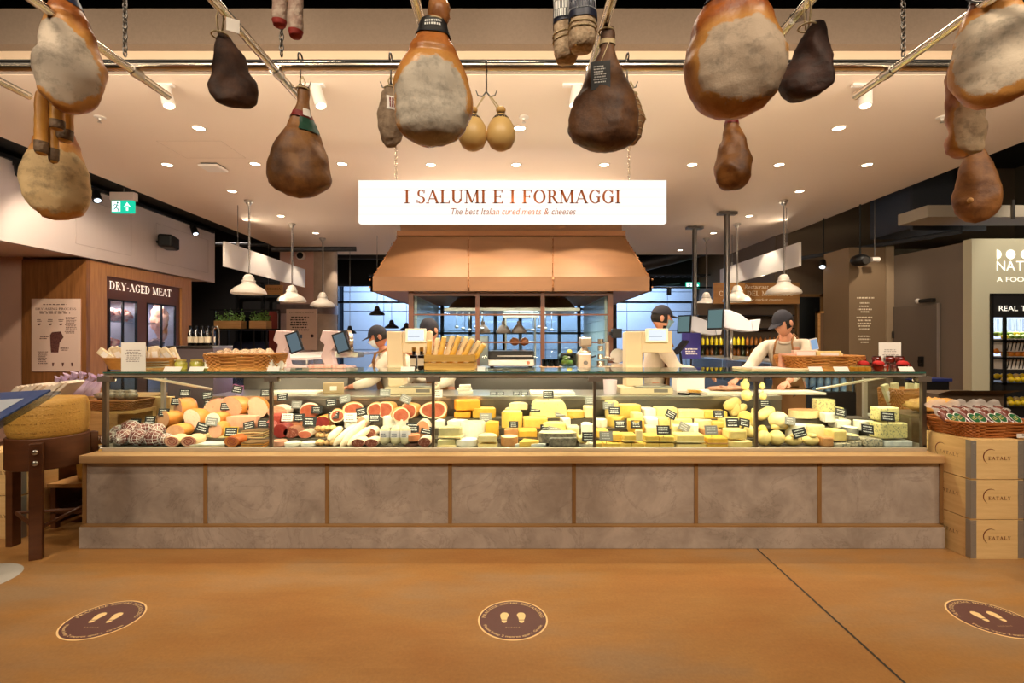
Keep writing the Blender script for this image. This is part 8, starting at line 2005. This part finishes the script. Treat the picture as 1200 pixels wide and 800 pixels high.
t = thing('blue_tray', 'flat dark blue tray behind the right end of the case', 'tray', (PX(1098, 0, 4.9).x, 5.0, PX(0, 446, 5.0).z)); MB().box(-.16, .16, -.1, .1, 0, .03).build('tray', pm('tray_navy', (26, 36, 92), .5), t, bevel=.004, local=1); MB().box(-.14, .14, -.08, .08, -t.location.z, 0).build('stand', M_black, t, local=1)
def skin_mesh(joints, edges, root=0, sub=2):
    """joints: list of (Vector, rx, ry); returns verts, faces of a skinned body"""
    me = bpy.data.meshes.new('sk'); me.from_pydata([tuple(j[0]) for j in joints], edges, []); ob = bpy.data.objects.new('sk', me); COL.objects.link(ob)
    m = ob.modifiers.new('s', 'SKIN'); m.use_smooth_shade = True; m.branch_smoothing = .4
    if not me.skin_vertices: 
        bpy.context.view_layer.objects.active = ob
    for i, j in enumerate(joints):
        sv = me.skin_vertices[0].data[i]; sv.radius = (j[1], j[2]); sv.use_root = (i == root)
    s = ob.modifiers.new('ss', 'SUBSURF'); s.levels = sub; s.render_levels = sub
    bpy.context.view_layer.update(); dg = bpy.context.evaluated_depsgraph_get(); ev = bpy.data.meshes.new_from_object(ob.evaluated_get(dg))
    V = [v.co.copy() for v in ev.vertices]; Fc = [tuple(p.vertices) for p in ev.polygons]
    bpy.data.objects.remove(ob); bpy.data.meshes.remove(me); bpy.data.meshes.remove(ev)
    return V, Fc
def head_point(th, ph, s=1.0):
    """head surface, face towards -Y; th azimuth, ph -pi/2..pi/2"""
    d = Vector((math.cos(ph) * math.cos(th), math.cos(ph) * math.sin(th), math.sin(ph)))
    r = Vector((.076, .098, .118)); p = Vector((d.x * r.x, d.y * r.y, d.z * r.z))
    if d.z < 0:                                     # jaw narrows and comes forward
        k = -d.z; p.x *= 1 - .32 * k; p.y = p.y * (1 - .18 * k) - .018 * k
    front = max(0, -d.y)
    if front > 0:
        p.y -= .020 * front ** 10 * math.exp(-((d.x / .16) ** 2)) * math.exp(-(((p.z + .018) / .022) ** 2)) * 1.2      # nose
        p.y += .008 * front ** 4 * math.exp(-(((abs(p.x) - .030) / .014) ** 2)) * math.exp(-(((p.z - .012) / .013) ** 2))  # eye sockets
        p.y -= .006 * front ** 4 * math.exp(-((d.x / .3) ** 2)) * math.exp(-(((p.z + .055) / .010) ** 2))                 # lips
        p.y -= .006 * front ** 6 * math.exp(-(((p.z + .095) / .016) ** 2)) * math.exp(-((d.x / .3) ** 2))                 # chin
        p.y -= .004 * front ** 4 * math.exp(-(((p.z - .030) / .010) ** 2))                                              # brow
    return p * s
def hand_mb(mb, wrist, dirv, palmn, curl=.7, side=1):
    """palm and five fingers; dirv = pointing direction, palmn = palm normal"""
    d = dirv.normalized(); n = (palmn - d * palmn.dot(d)).normalized(); s = d.cross(n) * side
    def W(a, b, c): return wrist + s * a + n * b + d * c
    vs = []; R = 10
    sec = [(-.0, .024, .019), (.025, .034, .016), (.055, .041, .014), (.085, .041, .012), (.095, .036, .009)]
    for c, ra, rb in sec:
        for i in range(R):
            t = 2 * PI * i / R; vs.append(W(ra * math.cos(t), rb * math.sin(t), c))
    fs = [(j * R + i, j * R + (i + 1) % R, (j + 1) * R + (i + 1) % R, (j + 1) * R + i) for j in range(len(sec) - 1) for i in range(R)] + [tuple(range((len(sec) - 1) * R, len(sec) * R))]
    mb.add(vs, fs)
    for k, (a, L_) in enumerate(((.030, .068), (.010, .078), (-.010, .073), (-.029, .056))):
        p = W(a, 0, .085); ang = .15; pts = [p]; rs = [.0095]
        for q, f in enumerate((.45, .30, .25)):
            ang += curl * (.5 if q == 0 else .7)
            p = p + (d * math.cos(ang) + n * math.sin(ang)) * L_ * f; pts.append(p); rs.append(.009 - q * .001)
        pts.append(p + (d * math.cos(ang) + n * math.sin(ang)) * .004); rs.append(.004)
        mb.tube(pts, rs, 8)
    p = W(.030, 0, .030); dd = (s * .75 + d * .6 + n * .35).normalized(); pts = [W(.015, 0, .015), p, p + dd * .032, p + (dd * .6 + d * .6).normalized() * .055, p + (dd * .6 + d * .6).normalized() * .059]
    mb.tube(pts, [.012, .012, .0105, .009, .004], 8)
M_skin1 = pm('skin_tan', (176, 112, 82), .5, sss=.08); M_skin2 = pm('skin_light', (206, 146, 116), .5, sss=.08)
M_jkt = pm('white_jacket', (206, 192, 172), .85, col2=(190, 174, 152), nscale=8, bump=.25, bscale=14); M_trs = pm('dark_trousers', (36, 36, 42), .9)
M_apr = pm('tan_apron', (140, 96, 54), .85, bump=.1); M_mask = pm('paper_mask', (214, 222, 226), .8); M_mskb = pm('blue_mask', (140, 176, 190), .8); M_hair = pm('dark_hair', (28, 20, 16), .8)
def person(label, X, Y, yaw, h=1.75, lean=.1, headpitch=.2, headyaw=0.0, arms=((.25, -.35, -.10), (.25, -.35, -.10)), skinm=None, mask=None, apron=True, cap=True, beard=False):
    """arms = hand targets relative to shoulder: (outward, forward (-), up)"""
    skinm = skinm or M_skin1; k = h / 1.75
    t = thing('person', label, 'person', (X, Y, 0), yaw)
    hip = Vector((0, 0, .94 * k)); Rl = Matrix.Rotation(lean, 3, 'X')   # forward = -Y
    up = lambda x, y, z: hip + Rl @ (Vector((x, y, z)) * k)
    spine = up(0, .01, .18); chest = up(0, .0, .36); nb = up(0, .0, .50); nt_ = up(0, -.015, .585)
    J = [(hip, .125 * k, .09 * k), (spine, .11 * k, .08 * k), (chest, .12 * k, .08 * k), (nb, .07 * k, .065 * k), (nt_, .055 * k, .055 * k)]
    E = [(0, 1), (1, 2), (2, 3), (3, 4)]
    JC = [(hip - Vector((0, 0, .06)), .16 * k, .125 * k), (spine, .15 * k, .118 * k), (chest, .175 * k, .128 * k), (up(0, 0, .475), .085 * k, .075 * k)]; EC = [(0, 1), (1, 2), (2, 3)]
    hands = []
    for s in (-1, 1):
        sh = up(s * .185, 0, .44); tg = arms[0 if s < 0 else 1]; wr = sh + Vector((s * tg[0] - s * .0, tg[1], tg[2])) * k
        v = wr - sh; dist = min(v.length, .53 * k); wr = sh + v.normalized() * dist; L1, L2 = .29 * k, .26 * k
        a = (L1 * L1 - L2 * L2 + dist * dist) / (2 * dist); hh = math.sqrt(max(0, L1 * L1 - a * a)); mid = sh + v.normalized() * a
        bend = (Vector((s * .5, .35, -1)) - v.normalized() * Vector((s * .5, .35, -1)).dot(v.normalized())).normalized(); el = mid + bend * hh
        i = len(J); J += [(sh, .05 * k, .048 * k), (el, .042 * k, .042 * k), (wr, .027 * k, .024 * k)]; E += [(2, i), (i, i + 1), (i + 1, i + 2)]
        i = len(JC); cuff = el.lerp(wr, .80); JC += [(sh, .078 * k, .075 * k), (el, .060 * k, .058 * k), (cuff, .045 * k, .043 * k)]; EC += [(2, i), (i, i + 1), (i + 1, i + 2)]
        hands.append((wr, (wr - el).normalized(), s))
    for s in (-1, 1):
        a = hip + Vector((s * .09, 0, -.05)) * k; kn = Vector((s * .10, -.02, .50 * k)); an = Vector((s * .10, .02, .09 * k)); to = Vector((s * .12, -.15, .03 * k))
        i = len(J); J += [(a, .09 * k, .09 * k), (kn, .06 * k, .06 * k), (an, .04 * k, .04 * k), (to, .035 * k, .03 * k)]; E += [(0, i), (i, i + 1), (i + 1, i + 2), (i + 2, i + 3)]
    V, Fc = skin_mesh(J, E); body = MB().add(V, Fc)
    for wr, dv, s in hands: hand_mb(body, wr - dv * .005, dv, Vector((0, .2, -1)), .6, side=s)
    hc = nt_ + Rl @ Vector((0, -.02, .085)) * k
    MH = Matrix.Translation(hc) @ Matrix.Rotation(headyaw, 4, 'Z') @ Matrix.Rotation(lean * .3 + headpitch, 4, 'X') @ Matrix.Scale(k, 4)
    hm = MB().grid(lambda u, v: head_point(u * 2 * PI, (v - .5) * PI * .999), 48, 32, cu=True)
    for s in (-1, 1):
        hm.sphere((s * .078, .008, -.004), (.010, .020, .030), 12, 8)
    hm.xf(MH); body.v += []; body.add(hm.v, hm.f)
    body.build('body', skinm, t, smooth=1, local=1)
    def hp(off): return lambda th, ph: MH @ (head_point(th, ph) * off)
    eyes = MB()
    for s in (-1, 1): eyes.sphere((s * .029, -.086, .012), (.011, .008, .006), 10, 8)
    eyes.xf(MH).build('eyes', pm('eye_dark', (30, 22, 20), .3), t, smooth=1, local=1)
    MB().grid(lambda u, v: MH @ (head_point(-.15 * PI + u * 1.3 * PI, -.35 + v * 1.75) * 1.045), 30, 14).build('hair', M_hair, t, smooth=1, local=1)
    if beard: MB().grid(lambda u, v: MH @ (head_point(-PI / 2 - 1.5 + u * 3.0, -1.35 + v * .75) * 1.03), 24, 8).build('beard', M_hair, t, smooth=1, local=1)
    if cap:
        cm_ = MB().grid(lambda u, v: MH @ (head_point(u * 2 * PI, .25 + v * (PI / 2 - .25) * .999) * (1.10 - .02 * v) + Vector((0, 0, .008))), 36, 12, cu=True)
        c_ = cm_.build('cap', M_cap, t, smooth=1, local=1)
        def br(u, v, dz=0): 
            a = -PI / 2 - .85 + u * 1.7; r0 = head_point(a, .25) * 1.10; o = Vector((math.cos(a) * .035, math.sin(a), 0)) * (.075 * math.sin(u * PI) ** .5 if 0 < u < 1 else 0)
            return MH @ (r0 + o * v + Vector((0, 0, .008 - .016 * v + dz)))
        b_ = MB().grid(lambda u, v: br(u, v), 16, 4); b_.grid(lambda u, v: br(1 - u, v, -.004), 16, 4); b_.build('brim', M_cap, c_, smooth=1, local=1)
    if mask:
        MB().grid(lambda u, v: MH @ (head_point(-PI / 2 - 1.0 + u * 2.0, -1.20 + v * 1.13) * (1.06 + .06 * math.sin(u * PI) * math.sin(v * PI))), 22, 14).build('face_mask', mask, t, smooth=1, local=1)
        mb = MB(); [mb.tube([MH @ (head_point(-PI / 2 + s * 1.0, -.2) * 1.06), MH @ Vector((s * .083, .0, .015))], .0016, 5) for s in (-1, 1)]; mb.build('mask_straps', mask, t, local=1)
    V, Fc = skin_mesh(JC, EC); jk = MB().add(V, Fc).jit(.010, 13, X); jk.build('jacket', M_jkt, t, smooth=1, local=1)
    MB().tube([nb + Rl @ Vector((math.cos(a * PI / 8) * .072, math.sin(a * PI / 8) * .068, -.01 + .012 * math.sin(a * PI / 8))) * k for a in range(16)], .014 * k, 8, closed=1).build('collar', M_jkt, t, smooth=1, local=1)
    JT = [(hip + Vector((0, 0, .04)), .15 * k, .12 * k)]; ET = []
    for s in (-1, 1):
        i = len(JT); JT += [(hip + Vector((s * .09, 0, -.08)) * k, .10 * k, .10 * k), (Vector((s * .10, -.02, .50 * k)), .075 * k, .075 * k), (Vector((s * .10, .01, .12 * k)), .062 * k, .062 * k)]; ET += [(0, i), (i, i + 1), (i + 1, i + 2)]
    V, Fc = skin_mesh(JT, ET); MB().add(V, Fc).build('trousers', M_trs, t, smooth=1, local=1)
    for s in (-1, 1): MB().sphere((s * .11, -.06, .045), (.05, .14, .045), 16, 10).build('shoe', M_black, t, smooth=1, local=1)
    if apron:
        def ap(u, v):
            a = -PI / 2 - .95 + u * 1.9; 
            if v > .45: q = (v - .45) / .55; w_ = 1 - .45 * q; a = -PI / 2 - .95 * w_ + u * 1.9 * w_; c = up(0, 0, q * .40); rr = (.168 + .008 * q, .138 + .006 * q); d = Rl @ Vector((math.cos(a) * rr[0], math.sin(a) * rr[1], 0)); return c + d * k * 1.06
            q = v / .45; return Vector((math.cos(a) * .185 * k, math.sin(a) * .155 * k - .0, (.45 + q * .49) * k))
        ap_ = MB().grid(ap, 20, 20).build('apron', M_apr, t, smooth=1, local=1); so = ap_.modifiers.new('thickness', 'SOLIDIFY'); so.thickness = .004
        mb = MB(); [mb.tube([up(s * .085, -.145, .40), up(s * .07, -.10, .50), up(s * .06, .03, .535), up(s * .10, .135, .40), up(s * .04, .14, .1)], .010 * k, 6) for s in (-1, 1)]; mb.build('apron_straps', M_apr, t, smooth=1, local=1)
    return t
R90 = PI / 2
person('person in white jacket and navy cap with white mask, bending over the left display', PX(442, 0, 5.0).x + .12, 5.18, -R90 + .35, 1.70, lean=.18, headpitch=.30, headyaw=-.05, arms=((.05, -.42, -.30), (.02, -.40, -.30)), mask=M_mask, apron=True)
person('person in white jacket seen from behind, stooping behind the masked man on the left', PX(455, 0, 5.75).x, 5.75, PI - .5 - R90 * .6, 1.70, lean=.50, headpitch=.5, arms=((.05, -.40, -.25), (.05, -.40, -.25)), mask=None, apron=True, cap=False)
person('person in dark cap with head lowered behind the breadstick crate', PX(520, 0, 5.2).x, 5.27, -.55, 1.80, lean=.30, headpitch=.45, headyaw=-.1, arms=((.02, -.32, -.35), (.02, -.32, -.35)), skinm=M_skin2, mask=M_mskb)
person('person in black cap and blue mask facing right beside the right scale', PX(774, 0, 5.0).x - .02, 5.18, R90 - .1, 1.90, lean=.06, headpitch=.10, headyaw=0, arms=((.05, -.38, -.30), (.03, -.38, -.30)), skinm=M_skin2, mask=M_mskb, beard=True)
person('person in cream jacket and dark cap leaning left over the right worktop', PX(920, 0, 5.15).x + .12, 5.25, -.75, 1.90, lean=.36, headpitch=.35, headyaw=-.5, arms=((.18, -.42, -.38), (-.10, -.45, -.38)), skinm=M_skin2)
def build_lights():
    for (x, y) in DL:
        Y = F * 2.0 / (400 - y); X = (x - 600) * Y / F
        e = {150: 90, 193: 95, 192: 95}.get(y, 55)
        hd = y in (192, 193) and abs(x - 606) < 110
        lamp('SPOT', (X, Y, CZ - .03), 150 if hd else e, WARM, (X, Y, 0), .03, angle=108 if hd else 72, blend=.12 if hd else .35, name='downlight')
    for X, tx in ((-4.2, -3.6), (-2.6, -2.4), (-.9, -1.0), (.9, 1.0), (2.6, 2.6), (4.2, 4.0)):
        lamp('SPOT', (X, -.6, 4.2), 270 if X > -4 else 160, WARM, (tx, 3.3, .95), .35, angle=68, blend=.8, name='aisle_spot')
    for X in (-3.2, -1.6, 0, 1.6, 3.2):
        lamp('SPOT', (X, 3.3, 4.3), 60, WARM, (X, 1.9, 0), .2, angle=80, blend=.8, name='floor_spot')
    lamp('AREA', (0, 2.42, HZ + .08), 125, WARM, (0, 5.6, CZ), 8.2, .05, name='ceiling_fill_front')  # unseen fill added to brighten the ceiling; no lamp sits on the rail
    lamp('AREA', (0, 6.45, 3.12), 14, WARM, (0, 6.0, CZ), 2.8, .05, name='ceiling_fill_hood')  # second added ceiling fill above the hood collar, without a fixture
    for X in (-4.2, 4.3): lamp('AREA', (X, 8.0, 2.97), 7, WARM, (X * .7, 8.0, CZ), .05, 2.4, name='ceiling_fill_blade')  # added fill above the hanging panels, lifts the ceiling at both sides
    lamp('SPOT', (-5.4, 9.2, 3.9), 60, NEUT, (-5.7, 10, 1.3), .1, angle=70, name='planter_fill')  # added light on the herb planters, no fixture behind it
    lamp('SPOT', (-5.8, 9.4, 4.5), 160, NEUT, (-6.0, 12, 1.2), .1, angle=80, name='dining_fill')  # extra fill put in to lift the dark left rear
    lamp('SPOT', (-5.2, 3.4, 3.4), 110, (1, .8, .68), (-6.9, 6.4, 1.7), .1, angle=70, name='plaster_fill')  # added to brighten the pink plaster wall, not a fitted spotlight
    for i in range(5):
        xm = (gx[i] + gx[i + 1]) / 2; o = lamp('AREA', (xm, GY + .055, GT - .055), 7.2, (1.0, .80, .54), (xm, GY + .32, .85), gx[i + 1] - gx[i] - .1, .03, name='case_strip')
    o = lamp('AREA', (0, 7.2, 1.91), 34, (.80, .95, 1.0), (0, 7.2, 0), 1.8, 1.2, name='kitchen_light')
    lamp('AREA', (0, 14.3, 4.3), 950, (.88, .94, 1.0), (0, 15.6, 1.5), 9, 1.2, name='courtyard_daylight')
    for Y in (7.0, 7.82): lamp('AREA', (-5.95, Y, 2.08), 12, (1.0, .82, .80), (-5.95, Y, 0), .5, .4, name='fridge_light')
    lamp('AREA', (7.2, 6.9, 2.6), 90, (1, .93, .82), (7.2, 6.9, 0), 1.6, 1.0, name='shop_light')
    lamp('SPOT', (6.4, 4.6, 4.2), 190, NEUT, (6.6, 6.0, 2.2), .06, angle=60, name='fascia_spot')
    lamp('SPOT', (5.2, 6.3, 3.2), 40, WARM, (5.3, 7.3, 2.0), .05, angle=60, name='menu_spot')
    lamp('SPOT', (-4.6, 5.0, 3.45), 130, WARM, (-5.9, 6.6, 1.7), .05, angle=70, name='kiosk_spot')
    lamp('SPOT', (4.0, 7.2, 3.4), 35, NEUT, (4.6, 8.6, 2.3), .05, angle=60, name='restaurant_spot')
    for X, Y in ((-3.7, 6.9), (-3.7, 8.26), (-3.65, 9.4), (3.86, 6.9), (3.82, 8.26), (3.76, 9.4)):
        lamp('SPOT', (X, Y, 2.2), 30, NEUT, (X, Y, 0), .06, angle=110, name='pendant_light')
    lamp('AREA', (-2.75, 5.9, 1.28), 10, (.80, .50, 1.0), (-2.75, 5.9, 0), .4, 1.6, name='meat_case_light')
build_lights()
set_view()
